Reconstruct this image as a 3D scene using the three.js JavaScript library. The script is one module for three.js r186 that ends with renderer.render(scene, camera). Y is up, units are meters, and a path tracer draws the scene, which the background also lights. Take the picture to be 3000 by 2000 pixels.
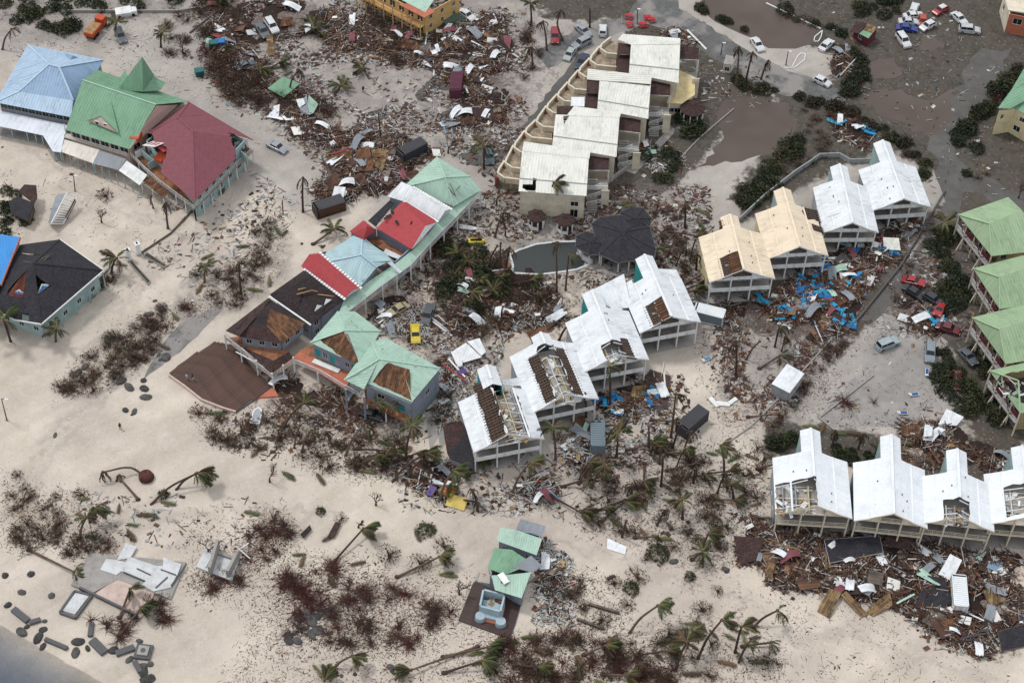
import * as THREE from 'three';
import { mergeGeometries } from 'three/addons/utils/BufferGeometryUtils.js';
import { RoundedBoxGeometry } from 'three/addons/geometries/RoundedBoxGeometry.js';
import { MarchingCubes } from 'three/addons/objects/MarchingCubes.js';

// ---------------------------------------------------------------- camera, sky, sun, exposure
const scene = new THREE.Scene();
const PITCH = THREE.MathUtils.degToRad(48), FOV = 22, DIST = 321;
const camera = new THREE.PerspectiveCamera(FOV, 1024 / 682, 1, 3000);
camera.position.set(0, DIST * Math.sin(PITCH), DIST * Math.cos(PITCH));
camera.lookAt(0, 0, 0);
camera.rotateZ(THREE.MathUtils.degToRad(1.6));
camera.updateMatrixWorld(true);

const renderer = new THREE.WebGLRenderer({ antialias: true });
renderer.setSize(1024, 682);
renderer.toneMapping = THREE.LinearToneMapping;
renderer.toneMappingExposure = 1.12;
renderer.shadowMap.enabled = true;

{ // overcast sky: bright even cloud, a little darker toward the horizon
  const w = 64, h = 32, d = new Float32Array(w * h * 4);
  for (let j = 0; j < h; j++) for (let i = 0; i < w; i++) {
    const el = ((j + .5) / h - .5) * Math.PI, s = Math.max(0, Math.sin(el));
    const L = el < 0 ? .25 : .52 + .34 * s, k = (j * w + i) * 4;
    d[k] = L * .97; d[k + 1] = L; d[k + 2] = L * 1.05; d[k + 3] = 1;
  }
  const t = new THREE.DataTexture(d, w, h, THREE.RGBAFormat, THREE.FloatType);
  t.mapping = THREE.EquirectangularReflectionMapping; t.magFilter = THREE.LinearFilter; t.needsUpdate = true;
  scene.background = t; scene.environment = t; scene.environmentIntensity = 1;
}
const sun = new THREE.DirectionalLight(new THREE.Color(1, .97, .92), 1.5);
sun.position.set(-90, 190, -60); sun.castShadow = true; sun.shadow.radius = 20;
sun.shadow.mapSize.set(2048, 2048);
Object.assign(sun.shadow.camera, { left: -150, right: 150, top: 150, bottom: -150, near: 10, far: 500 });
scene.add(sun); scene.add(sun.target);

// ---------------------------------------------------------------- helpers: random, noise, places
let seed = 7;
const rnd = () => { seed = (seed + 0x6D2B79F5) | 0; let t = Math.imul(seed ^ (seed >>> 15), 1 | seed); t = (t + Math.imul(t ^ (t >>> 7), 61 | t)) ^ t; return ((t ^ (t >>> 14)) >>> 0) / 4294967296; };
const rr = (a, b) => a + (b - a) * rnd();
const pick = (a) => a[Math.floor(rnd() * a.length)];
const hash = (x, y) => { let h = Math.imul(x, 374761393) + Math.imul(y, 668265263) | 0; h = Math.imul(h ^ (h >>> 13), 1274126177); return ((h ^ (h >>> 16)) >>> 0) / 4294967296; };
const vnoise = (x, y) => {
  const xi = Math.floor(x), yi = Math.floor(y), fx = x - xi, fy = y - yi, u = fx * fx * (3 - 2 * fx), v = fy * fy * (3 - 2 * fy);
  const a = hash(xi, yi), b = hash(xi + 1, yi), c = hash(xi, yi + 1), d = hash(xi + 1, yi + 1);
  return a + (b - a) * u + (c - a) * v + (a - b - c + d) * u * v;
};
const fbm = (x, y, o = 4) => { let s = 0, a = .5, n = 0; for (let i = 0; i < o; i++) { s += a * vnoise(x, y); n += a; x = x * 2.03 + 17.1; y = y * 2.03 + 9.7; a *= .5; } return s / n; };
const V = (x, y, z) => new THREE.Vector3(x, y, z);
const clamp = (x, a, b) => Math.min(b, Math.max(a, x));
const FPX = 1000 / Math.tan(THREE.MathUtils.degToRad(FOV / 2));
const CAMP = camera.position.clone(), CAMQ = camera.quaternion.clone();
// survey: a point read off the photograph (3000 x 2000) and the height it stands at -> metres in the place
const at = (px, py, h = 0) => {
  const d = V((px - 1500) / FPX, (1000 - py) / FPX, -1).applyQuaternion(CAMQ), t = (h - CAMP.y) / d.y;
  return V(CAMP.x + d.x * t, h, CAMP.z + d.z * t);
};
const toPx = (p) => { const q = p.clone().sub(CAMP).applyQuaternion(CAMQ.clone().invert()); return [1500 + FPX * q.x / -q.z, 1000 - FPX * q.y / -q.z]; };
const inPoly = (x, y, p) => { let c = false; for (let i = 0, j = p.length - 1; i < p.length; j = i++) if ((p[i][1] > y) !== (p[j][1] > y) && x < (p[j][0] - p[i][0]) * (y - p[i][1]) / (p[j][1] - p[i][1]) + p[i][0]) c = !c; return c; };
const pts = (s) => s.trim().split(/\s+/).map((q) => q.split(',').map(Number));

// ---------------------------------------------------------------- materials
const dataTex = (w, h, f, srgb = true) => {
  const d = new Uint8Array(w * h * 4);
  for (let j = 0; j < h; j++) for (let i = 0; i < w; i++) {
    const c = f(i / w, j / h, i, j), k = (j * w + i) * 4;
    if (c.length) { d[k] = clamp(c[0], 0, 1) * 255; d[k + 1] = clamp(c[1], 0, 1) * 255; d[k + 2] = clamp(c[2], 0, 1) * 255; } else d[k] = d[k + 1] = d[k + 2] = clamp(c, 0, 1) * 255;
    d[k + 3] = 255;
  }
  const t = new THREE.DataTexture(d, w, h, THREE.RGBAFormat); t.wrapS = t.wrapT = THREE.RepeatWrapping; t.magFilter = THREE.LinearFilter; t.minFilter = THREE.LinearMipmapLinearFilter; t.generateMipmaps = true;
  if (srgb) t.colorSpace = THREE.SRGBColorSpace; t.needsUpdate = true; return t;
};
const rep = (t, s, s2 = s) => { const c = t.clone(); c.repeat.set(s, s2); c.needsUpdate = true; return c; };
// periodic noise on the unit square
const pn = (u, v, n, m = n, o = 0) => { const x = u * n, y = v * m, xi = Math.floor(x), yi = Math.floor(y), fx = x - xi, fy = y - yi, a = fx * fx * (3 - 2 * fx), b = fy * fy * (3 - 2 * fy); const H = (i, j) => hash(((i % n) + n) % n + o * 91, ((j % m) + m) % m + o * 57); return (H(xi, yi) * (1 - a) + H(xi + 1, yi) * a) * (1 - b) + (H(xi, yi + 1) * (1 - a) + H(xi + 1, yi + 1) * a) * b; };
// sheet metal: dirt runs along v, blotches and faint rust freckles
const T_metal = rep(dataTex(256, 256, (u, v) => { const s = pn(u, v, 60, 7, 1), b = pn(u, v, 6, 6, 2) * .6 + pn(u, v, 17, 17, 3) * .4, f = pn(u, v, 90, 90, 4); const d = pn(u, v, 3, 3, 71) * pn(u, v, 23, 9, 72); return .985 - .1 * Math.max(0, s - .5) - .13 * Math.max(0, b - .45) - .16 * Math.max(0, d - .36) - (f > .93 ? .14 : 0); }), 1 / 7);
const T_plaster = rep(dataTex(256, 256, (u, v) => { const b = pn(u, v, 5, 5, 5) * .5 + pn(u, v, 14, 14, 6) * .3 + pn(u, v, 50, 50, 7) * .2, s = pn(u, v, 40, 3, 8); return .97 - .26 * Math.max(0, b - .38) - .14 * Math.max(0, s - .6); }), 1 / 5);
const T_wood = rep(dataTex(256, 256, (u, v) => { const g = pn(u, v, 70, 3, 9) * .6 + pn(u, v, 140, 7, 10) * .4, b = pn(u, v, 5, 5, 11); return .98 - .38 * g * g - .22 * b * b; }), 1 / 3);
const T_ply = rep(dataTex(512, 512, (u, v) => {
  const i = Math.floor(u * 16), w = hash(i, 3), e = Math.abs(u * 16 - i - .5) > .46, j = Math.floor(v * 2 + w * 4), g = pn(u, v, 120, 6, 12), b = pn(u, v, 7, 7, 13), st = pn(u, v, 19, 19, 14);
  const k = (e ? .45 : 1) * (.74 + .3 * hash(i * 7, j)) * (1 - .28 * g) * (1 - .45 * Math.max(0, b - .45)) * (st > .76 ? .75 : 1); return k; }), 1 / 6);
const T_shingle = rep(dataTex(512, 512, (u, v) => {
  const r = Math.floor(v * 24), o = hash(r, 5), c = Math.floor((u + o) * 22), e = v * 24 - r; const b = pn(u, v, 6, 6, 15), f = pn(u, v, 128, 128, 16);
  return (e < .16 ? .55 : .78) * (.8 + .36 * hash(c, r)) * (1 - .3 * Math.max(0, b - .5)) * (.85 + .3 * f); }), 1 / 6);
const T_speck = rep(dataTex(256, 256, (u, v) => { const f = pn(u, v, 128, 128, 17), b = pn(u, v, 9, 9, 18), c = pn(u, v, 30, 30, 19); return .6 + .3 * f + .24 * (b - .5) + .16 * (c - .5); }), 1 / 6);
const T_fine = rep(dataTex(256, 256, (u, v) => .8 + .2 * pn(u, v, 64, 64, 20) - .2 * Math.max(0, pn(u, v, 7, 7, 21) - .5)), 1 / 2);
const srgb = (r, g, b) => new THREE.Color().setRGB(r / 255, g / 255, b / 255, THREE.SRGBColorSpace);
const M = {};
const mat = (name, c, map, rough = .8, o = {}) => (M[name] = new THREE.MeshStandardMaterial({ name, color: srgb(...c), map, roughness: rough, side: THREE.DoubleSide, ...o }));
const vary = (m, k) => { const c = m.clone(); c.color.multiplyScalar(k); return c; };
mat('rowRoof', [233, 238, 243], rep(dataTex(128, 128, (u, v) => .99 - .09 * Math.max(0, pn(u, v, 5, 5, 73) - .5) - .05 * pn(u, v, 31, 31, 74)), 1 / 11), .6); mat('whiteRoof', [232, 236, 240], T_metal, .55); mat('creamRoof', [238, 222, 198], T_metal, .65); mat('condoRoof', [228, 228, 220], T_metal, .6);
mat('mintRoof', [172, 202, 186], T_metal, .6); mat('greenRoof', [122, 164, 134], T_metal, .65); mat('limeRoof', [158, 182, 146], T_metal, .65);
mat('blueRoof', [146, 174, 204], T_metal, .6); mat('paleBlueRoof', [176, 200, 222], T_metal, .6); mat('aquaRoof', [170, 198, 204], T_metal, .6);
mat('brightBlueRoof', [52, 142, 214], T_metal, .6); mat('maroonRoof', [142, 80, 90], T_fine, .75); mat('redRoof', [184, 68, 74], T_fine, .75);
mat('darkRoof', [58, 56, 66], T_shingle, .85); mat('brownRoof', [88, 62, 60], T_shingle, .9); mat('charRoof', [66, 54, 56], T_shingle, .95);
mat('yellowRoof', [224, 206, 156], T_plaster, .85); mat('greyRoof', [142, 148, 156], T_metal, .6); mat('lilacAwning', [222, 228, 238], T_metal, .7); mat('creamAwning', [226, 220, 210], T_metal, .7);
mat('ply', [146, 102, 72], T_ply, .9); mat('plyDark', [116, 84, 68], T_ply, .95); mat('plyTan', [170, 138, 98], T_ply, .9);
mat('whitePaint', [236, 238, 238], T_plaster, .75); mat('creamPaint', [224, 214, 194], T_plaster, .85); mat('greyPaint', [168, 172, 176], T_plaster, .85);
mat('bluegrey', [142, 150, 164], T_plaster, .85); mat('pinkPaint', [204, 182, 172], T_plaster, .85); mat('teal', [26, 150, 150], T_plaster, .7); mat('paleTeal', [160, 186, 186], T_plaster, .8);
mat('yellowWall', [212, 176, 116], T_plaster, .85); mat('paleYellow', [222, 208, 168], T_plaster, .85); mat('redTrim', [112, 44, 54], T_wood, .8); mat('concrete', [160, 156, 152], T_plaster, .92); mat('darkConcrete', [98, 98, 100], T_plaster, .95);
mat('slabWhite', [208, 210, 212], T_plaster, .85); mat('deckTan', [176, 120, 88], T_wood, .9); mat('deckBrown', [96, 68, 58], T_wood, .75); mat('deckDark', [78, 58, 56], T_wood, .7);
mat('interior', [178, 172, 166], T_plaster, .95); mat('timber', [118, 76, 52], T_wood, .9); mat('palewood', [190, 150, 104], T_wood, .9); mat('greywood', [112, 100, 92], T_wood, .95); mat('terra', [188, 112, 88], T_plaster, .9);
mat('glass', [26, 32, 38], null, .12); mat('frameDark', [60, 58, 60], null, .7); mat('black', [30, 30, 32], T_metal, .8); mat('brick', [170, 84, 66], T_speck, .9);
mat('orange', [206, 84, 40], T_fine, .7); mat('rubber', [24, 24, 25], null, .9); mat('chrome', [170, 172, 176], null, .3, { metalness: .8 }); mat('lampRed', [150, 22, 24], null, .3); mat('lampClear', [226, 228, 230], null, .15);

// ---------------------------------------------------------------- object helpers
const used = {};
const numbered = (n) => { const k = used[n] = (used[n] ?? -1) + 1; return k ? `${n}_${String(k).padStart(3, '0')}` : n; };
const tag = (o, label, category, group, kind) => { Object.assign(o.userData, { label, category }); if (group) o.userData.group = group; if (kind) o.userData.kind = kind; return o; };
const thing = (name, label, category, pos = V(0, 0, 0), turn = 0, group) => { const g = new THREE.Group(); g.name = numbered(name); g.position.copy(pos); g.rotation.y = turn; scene.add(g); return tag(g, label, category, group); };
const obj = (name, geo, m, parent) => { const o = new THREE.Mesh(geo, m); o.name = parent ? name : numbered(name); o.castShadow = o.receiveShadow = true; (parent || scene).add(o); return o; };
const struct = (name, geo, m) => { const o = obj(name, geo, m); o.userData.kind = 'structure'; o.userData.label = name.replace(/_/g, ' '); return o; };
const merge = (a) => (a.length === 1 ? a[0] : mergeGeometries(a.map((g) => (g.index ? g.toNonIndexed() : g)), false));
// raw quads collector
class QB {
  constructor() { this.p = []; this.u = []; }
  quad(a, b, c, d, ua, ub, uc, ud) { for (const q of [a, b, c, a, c, d]) this.p.push(q.x, q.y, q.z); for (const q of [ua, ub, uc, ua, uc, ud]) this.u.push(q[0], q[1]); }
  tri(a, b, c) { for (const q of [a, b, c]) { this.p.push(q.x, q.y, q.z); this.u.push(q.x, q.z); } }
  get empty() { return !this.p.length; }
  geo() { const g = new THREE.BufferGeometry(); g.setAttribute('position', new THREE.Float32BufferAttribute(this.p, 3)); g.setAttribute('uv', new THREE.Float32BufferAttribute(this.u, 2)); g.computeVertexNormals(); return g; }
}
// box with uv in metres; o = centre
const bx = (w, h, d, x = 0, y = 0, z = 0, ry = 0, rx = 0, rz = 0) => {
  const g = new THREE.BoxGeometry(w, h, d), uv = g.attributes.uv, s = [[d, h], [d, h], [w, d], [w, d], [w, h], [w, h]];
  for (let i = 0; i < 24; i++) { const f = s[Math.floor(i / 4)]; uv.setXY(i, uv.getX(i) * f[0] + w, uv.getY(i) * f[1] + x * .37 + z * .21); }
  if (rx || rz || ry) g.applyMatrix4(new THREE.Matrix4().makeRotationFromEuler(new THREE.Euler(rx, ry, rz, 'YXZ')));
  g.translate(x, y, z); return g;
};
// bar between two points
const bar = (a, b, w, h = w) => {
  const d = b.clone().sub(a), L = d.length(), g = bx(w, h, L), q = new THREE.Quaternion();
  const f = d.clone().normalize(), up = Math.abs(f.y) > .98 ? V(1, 0, 0) : V(0, 1, 0), r = up.clone().cross(f).normalize(), u = f.clone().cross(r);
  g.applyMatrix4(new THREE.Matrix4().makeBasis(r, u, f)); g.translate((a.x + b.x) / 2, (a.y + b.y) / 2, (a.z + b.z) / 2); return g;
};
const cyl = (a, b, r0, r1 = r0, n = 8) => { const d = b.clone().sub(a), g = new THREE.CylinderGeometry(r1, r0, d.length(), n); g.applyQuaternion(new THREE.Quaternion().setFromUnitVectors(V(0, 1, 0), d.normalize())); g.translate((a.x + b.x) / 2, (a.y + b.y) / 2, (a.z + b.z) / 2); return g; };
const prism = (poly, y0, y1) => { // poly of {x,z}; a solid slab
  const s = new THREE.Shape(poly.map((p) => new THREE.Vector2(p.x, -p.z))), g = new THREE.ExtrudeGeometry(s, { depth: y1 - y0, bevelEnabled: false }); g.rotateX(-Math.PI / 2); g.translate(0, y0, 0); return g;
};
// wall from a to b with rectangular openings [u0,u1,v0,v1] in metres
const wallGeo = (a, b, y0, y1, t, ops = []) => {
  const d = b.clone().sub(a).setY(0), L = d.length(), ang = Math.atan2(-d.z, d.x), out = []; d.normalize();
  const put = (u0, u1, v0, v1) => { if (u1 - u0 < .01 || v1 - v0 < .01) return; const u = (u0 + u1) / 2; out.push(bx(u1 - u0, v1 - v0, t, a.x + d.x * u, (v0 + v1) / 2, a.z + d.z * u, ang)); };
  const us = [...new Set([0, L, ...ops.flatMap((o) => [clamp(o[0], 0, L), clamp(o[1], 0, L)])])].sort((p, q) => p - q);
  for (let i = 0; i + 1 < us.length; i++) {
    const m = (us[i] + us[i + 1]) / 2, c = ops.filter((o) => o[0] < m && o[1] > m).sort((p, q) => p[2] - q[2]); let y = y0;
    for (const o of c) { put(us[i], us[i + 1], y, o[2]); y = Math.max(y, o[3]); }
    put(us[i], us[i + 1], y, y1);
  }
  return merge(out);
};
// wall part with windows in its openings
const wall = (par, a, b, y0, y1, m, ops = [], o = {}) => {
  const t = o.t ?? .2, w = obj(o.name ?? 'wall', wallGeo(a, b, y0, y1, t, ops), m, par), d = b.clone().sub(a).setY(0), ang = Math.atan2(-d.z, d.x); d.normalize();
  for (const q of ops) {
    const u = (q[0] + q[1]) / 2, c = a.clone().addScaledVector(d, u), W = q[1] - q[0], H = q[3] - q[2], y = (q[2] + q[3]) / 2, k = q[4] ?? 'window'; if (k === 'void') continue;
    if (k === 'shutter') { const s = obj('shutter', bx(W, H, .07, c.x, y, c.z, ang), o.shutter ?? M.teal, par); continue; }
    const f = obj(k, mergeFrame(W, H, .08, .1, c, y, ang), o.frame ?? M.whitePaint, par);
    obj(k === 'door' ? 'door_panel' : 'pane', bx(W - .14, H - .14, .03, c.x, y, c.z, ang), k === 'door' ? (o.door ?? M.greyPaint) : M.glass, f);
  }
  return w;
};
const mergeFrame = (W, H, w, t, c, y, ang) => { const g = merge([bx(W, w, t, 0, H / 2 - w / 2, 0), bx(W, w, t, 0, -H / 2 + w / 2, 0), bx(w, H - 2 * w, t, -W / 2 + w / 2, 0, 0), bx(w, H - 2 * w, t, W / 2 - w / 2, 0, 0), bx(w * .6, H - 2 * w, t * .8, 0, 0, 0)]); g.rotateY(ang); g.translate(c.x, y, c.z); return g; };
const railing = (par, list, h = 1, m = M.whitePaint, step = .35, name = 'railing') => {
  for (let i = 0; i + 1 < list.length; i++) {
    const a = list[i], b = list[i + 1], L = a.distanceTo(b), n = Math.max(2, Math.round(L / step)), g = [bar(a.clone().add(V(0, h, 0)), b.clone().add(V(0, h, 0)), .09, .07), bar(a.clone().add(V(0, .12, 0)), b.clone().add(V(0, .12, 0)), .06), bar(a.clone().add(V(0, h * .55, 0)), b.clone().add(V(0, h * .55, 0)), .05)];
    for (let k = 0; k <= n; k++) { const p = a.clone().lerp(b, k / n), big = k % 6 === 0; g.push(bx(big ? .1 : .035, h - .04, big ? .1 : .035, p.x, p.y + h / 2 - .02, p.z)); }
    obj(name, merge(g), m, par);
  }
};
const posts = (par, list, h0, h1, w, m, name = 'post') => { for (const p of list) obj(name, bx(w, h1 - h0, w, p.x, (h0 + h1) / 2, p.z), m, par); };

// ---------------------------------------------------------------- roofs of single sheets with raised ribs
const mvc = (x, z, P) => { // height inside a polygon from its corners, straight along each edge
  const n = P.length; let W = 0, S = 0; const r = [], dx = [], dz = [];
  for (let i = 0; i < n; i++) { dx[i] = P[i].x - x; dz[i] = P[i].z - z; r[i] = Math.hypot(dx[i], dz[i]); if (r[i] < 1e-6) return P[i].y; }
  const tn = [];
  for (let i = 0; i < n; i++) {
    const j = (i + 1) % n, cr = dx[i] * dz[j] - dz[i] * dx[j], dt = dx[i] * dx[j] + dz[i] * dz[j];
    if (Math.abs(cr) < 1e-9 * r[i] * r[j] + 1e-12) { if (dt < 0) return (P[i].y * r[j] + P[j].y * r[i]) / (r[i] + r[j]); tn[i] = 0; } else tn[i] = (r[i] * r[j] - dt) / cr;
  }
  for (let i = 0; i < n; i++) { const w = (tn[(i + n - 1) % n] + tn[i]) / r[i]; W += w; S += w * P[i].y; }
  return S / W;
};
function roofFace(par, P, m, o = {}) {
  const th = o.th ?? .06, rib = o.rib ?? .5, per = o.per ?? 3, rw = o.rw ?? .07, rh = o.rh ?? .05, name = o.name ?? 'roof_sheet', mats = Array.isArray(m) ? m : [m];
  let gx = 0, gz = 0;
  if (o.dir) { gx = o.dir.x; gz = o.dir.z; } else { // downhill, from the fitted plane
    let nx = 0, ny = 0, nz = 0; for (let i = 0; i < P.length; i++) { const a = P[i], b = P[(i + 1) % P.length]; nx += (a.y - b.y) * (a.z + b.z); ny += (a.z - b.z) * (a.x + b.x); nz += (a.x - b.x) * (a.y + b.y); }
    gx = nx / (ny || 1e-6); gz = nz / (ny || 1e-6); if (Math.hypot(gx, gz) < .01) { gx = 0; gz = 1; }
  }
  const gl = Math.hypot(gx, gz), vx = gx / gl, vz = gz / gl, ux = vz, uz = -vx, U = (p) => p.x * ux + p.z * uz, W = (p) => p.x * vx + p.z * vz;
  const fl = P.map((p) => [U(p), W(p)]), holes = (o.holes ?? []).map((h) => h.map((p) => [U(p), W(p)]));
  const u0 = Math.min(...fl.map((p) => p[0])), u1 = Math.max(...fl.map((p) => p[0])), eps = 1e-4;
  const cross = (poly, u) => { const c = []; for (let i = 0; i < poly.length; i++) { const a = poly[i], b = poly[(i + 1) % poly.length]; if ((a[0] > u) !== (b[0] > u)) { const s = (b[1] - a[1]) / (b[0] - a[0]); c.push({ v: a[1] + s * (u - a[0]), f: (q) => a[1] + s * (clamp(q, Math.min(a[0], b[0]), Math.max(a[0], b[0])) - a[0]) }); } } return c.sort((p, q) => p.v - q.v); };
  const spans = (u) => {
    const c = cross(fl, u); let out = []; for (let i = 0; i + 1 < c.length; i += 2) out.push([c[i], c[i + 1]]);
    for (const h of holes) { const k = cross(h, u); for (let i = 0; i + 1 < k.length; i += 2) { const nx = []; for (const s of out) { if (k[i].v >= s[1].v || k[i + 1].v <= s[0].v) { nx.push(s); continue; } if (k[i].v > s[0].v) nx.push([s[0], k[i]]); if (k[i + 1].v < s[1].v) nx.push([k[i + 1], s[1]]); } out = nx; } }
    return out;
  };
  const pt = (u, v, dy) => { const x = u * ux + v * vx, z = u * uz + v * vz; return V(x, mvc(x, z, P) + dy, z); };
  const slab = (qs, a, b, top, bot) => {
    let si = 0; for (const [s, e] of spans((a + b) / 2)) { const q = qs[si] ??= new QB(); si++;
      const a0 = s.f(a), a1 = e.f(a), b0 = s.f(b), b1 = e.f(b); if (Math.max(a1 - a0, b1 - b0) < .02) continue;
      const n = Math.max(1, Math.ceil(Math.max(a1 - a0, b1 - b0) / 8));
      for (let k = 0; k < n; k++) {
        const f = k / n, g = (k + 1) / n, A0 = a0 + (a1 - a0) * f, A1 = a0 + (a1 - a0) * g, B0 = b0 + (b1 - b0) * f, B1 = b0 + (b1 - b0) * g;
        const p = [pt(a, A0, top), pt(b, B0, top), pt(b, B1, top), pt(a, A1, top)], r = [pt(a, A0, bot), pt(b, B0, bot), pt(b, B1, bot), pt(a, A1, bot)], t = [[a, A0], [b, B0], [b, B1], [a, A1]];
        q.quad(p[3], p[2], p[1], p[0], t[3], t[2], t[1], t[0]); q.quad(r[0], r[1], r[2], r[3], ...t);
        if (k === 0) q.quad(p[0], p[1], r[1], r[0], t[0], t[1], [b, B0 + .05], [a, A0 + .05]); if (k === n - 1) q.quad(p[2], p[3], r[3], r[2], t[2], t[3], [a, A1 + .05], [b, B1 + .05]);
        q.quad(p[0], r[0], r[3], p[3], t[0], t[0], t[3], t[3]); q.quad(p[1], p[2], r[2], r[1], t[1], t[2], t[2], t[1]);
      }
    }
  };
  const br = [...fl, ...holes.flat()].map((p) => p[0]), step = rib * per; let i = 0;
  for (let s = Math.floor(u0 / step) * step; s < u1; s += step, i++) {
    const q = [], a = Math.max(s, u0 + eps), b = Math.min(s + step, u1 - eps); if (b - a < .02) continue;
    const cuts = [a, ...br.filter((x) => x > a + eps && x < b - eps), b].sort((x, y) => x - y), off = (o.flat ? 0 : rr(0, .008));
    for (let k = 0; k + 1 < cuts.length; k++) slab(q, cuts[k], cuts[k + 1], off, off - th);
    if (!o.flat) for (let g = s; g < b - .02; g += rib) if (g > a + rw && g < b - rw || (g - a < rib && g > u0 + rw)) slab(q, Math.max(g - rw / 2, a), Math.min(g + rw / 2, b), rh, 0);
    for (const k of q) if (!k.empty) obj(name, k.geo(), mats.length > 1 ? mats[hash(i, Math.round(u0 * 7)) * mats.length | 0] : mats[0], par);
  }
}
const rag = (poly, amp = .3, step = .7) => { const out = []; poly.forEach((a, i) => { const b = poly[(i + 1) % poly.length], n = Math.max(1, Math.round(Math.hypot(b.x - a.x, b.z - a.z) / step)); for (let k = 0; k < n; k++) { const p = a.clone().lerp(b, k / n); p.x += rr(-amp, amp); p.z += rr(-amp, amp); out.push(p); } }); return out; };
const three = (m) => [m, vary(m, .975), vary(m, .95)];
for (const k of ['rowRoof', 'whiteRoof', 'creamRoof', 'condoRoof', 'mintRoof', 'greenRoof', 'limeRoof', 'blueRoof', 'paleBlueRoof', 'aquaRoof', 'brightBlueRoof', 'maroonRoof', 'redRoof', 'darkRoof', 'brownRoof', 'charRoof', 'yellowRoof', 'greyRoof', 'lilacAwning', 'creamAwning', 'ply', 'plyDark', 'plyTan']) M[k + 's'] = three(M[k]);
// ---------------------------------------------------------------- where wreckage lies (traced outlines) and what it is made of
// [where, outline, amount 0..1, mix: wood/white/ply/dark shares, extra]
const HEAPS = [
  ['in the heap beside the orange apartment house', '590,0 870,0 1080,60 1130,90 1270,100 1330,50 1480,40 1500,140 1480,260 1400,300 1370,230 1260,200 1180,190 1090,150 1000,150 930,110 850,110 760,130 640,150', 1.0, 'wood'],
  ['in the tangle behind the two rubbish skips', '600,130 700,110 770,170 790,230 720,260 640,250 600,210', .7, 'wood'],
  ['around the torn mint roof pieces', '770,230 880,240 960,300 1000,340 990,410 930,430 850,390 780,340', .8, 'wood'],
  ['in the heap of plywood above the white gable roof', '960,420 1060,380 1170,390 1300,440 1270,470 1200,530 1120,570 1010,600 940,600 900,560 960,500', 1.0, 'ply'],
  ['beside the maroon shipping container', '1290,190 1400,180 1500,240 1490,360 1380,380 1290,370 1330,320 1300,250', .8, 'wood'],
  ['in the scrap behind the arcade columns', '1080,870 1180,860 1250,900 1260,1000 1200,1030 1100,950', 1.0, 'white'],
  ['between the arcade and the white villas', '1290,800 1400,760 1560,780 1640,880 1620,960 1500,960 1360,1000 1300,960 1330,900', .9, 'wood'],
  ['in front of the torn white villa roofs', '1290,1040 1370,1000 1400,1060 1330,1150 1300,1230 1270,1200 1280,1120', .8, 'white'],
  ['on the slope under the cream villas', '2120,880 2260,860 2330,800 2440,700 2560,680 2660,620 2720,650 2650,720 2540,860 2530,930 2480,980 2380,1010 2300,960 2180,950 2110,930', 1.2, 'blue'],
  ['beside the lane under the lime roofs', '2620,880 2680,870 2760,930 2800,980 2750,1000 2640,940', .8, 'blue'],
  ['in the brown heap behind the white row', '2640,1245 2780,1230 2860,1270 2960,1330 2960,1400 2900,1400 2800,1340 2700,1370 2640,1330', 1.0, 'wood'],
  ['in the great heap below the white row', '2180,1530 2290,1545 2420,1560 2500,1560 2560,1570 2680,1580 2860,1620 3000,1620 3000,1890 2880,1930 2760,1880 2700,1830 2650,1810 2600,1770 2480,1760 2400,1740 2260,1720 2200,1640', 1.3, 'wood'],
  ['on the brown timber terrace', '1750,1110 1830,1090 1960,1110 1940,1200 1860,1220 1790,1230 1740,1190', .7, 'blue'],
  ['in the white sheets by the grey container', '1640,1240 1740,1240 1740,1330 1720,1390 1650,1370 1630,1300', .8, 'white'],
  ['under the balcony of the arcade', '790,1090 870,1110 960,1140 1060,1170 1190,1220 1180,1260 1060,1220 950,1200 830,1180 790,1140', .8, 'wood'],
  ['in the bright coloured scraps on the sand', '1150,1350 1230,1330 1340,1360 1350,1420 1310,1480 1220,1440 1150,1400', .6, 'colour'],
  ['behind the stepped apartment block', '1920,90 1990,80 2050,120 2020,160 1990,140', .9, 'colour'],
  ['in the garden below the stepped block', '1870,420 1950,400 2010,460 1990,520 1900,500', .6, 'white'],
  ['beside the gate wall', '2430,330 2520,350 2560,410 2530,440 2450,410', .8, 'blue'],
  ['beside the small green beach house', '1590,1580 1660,1640 1660,1720 1640,1820 1580,1810 1560,1730', .7, 'white'],
  ['on the verge beside the white hatchback', '2450,130 2520,140 2510,210 2450,230 2420,200', .8, 'wood'],
  ['in the wreckage beside the pool', '1490,900 1640,880 1660,940 1620,960 1500,970', .7, 'white'],
  ['under the open end of the broken villas', '1500,1400 1620,1390 1660,1440 1600,1490 1510,1470', .4, 'white'],
];
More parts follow.
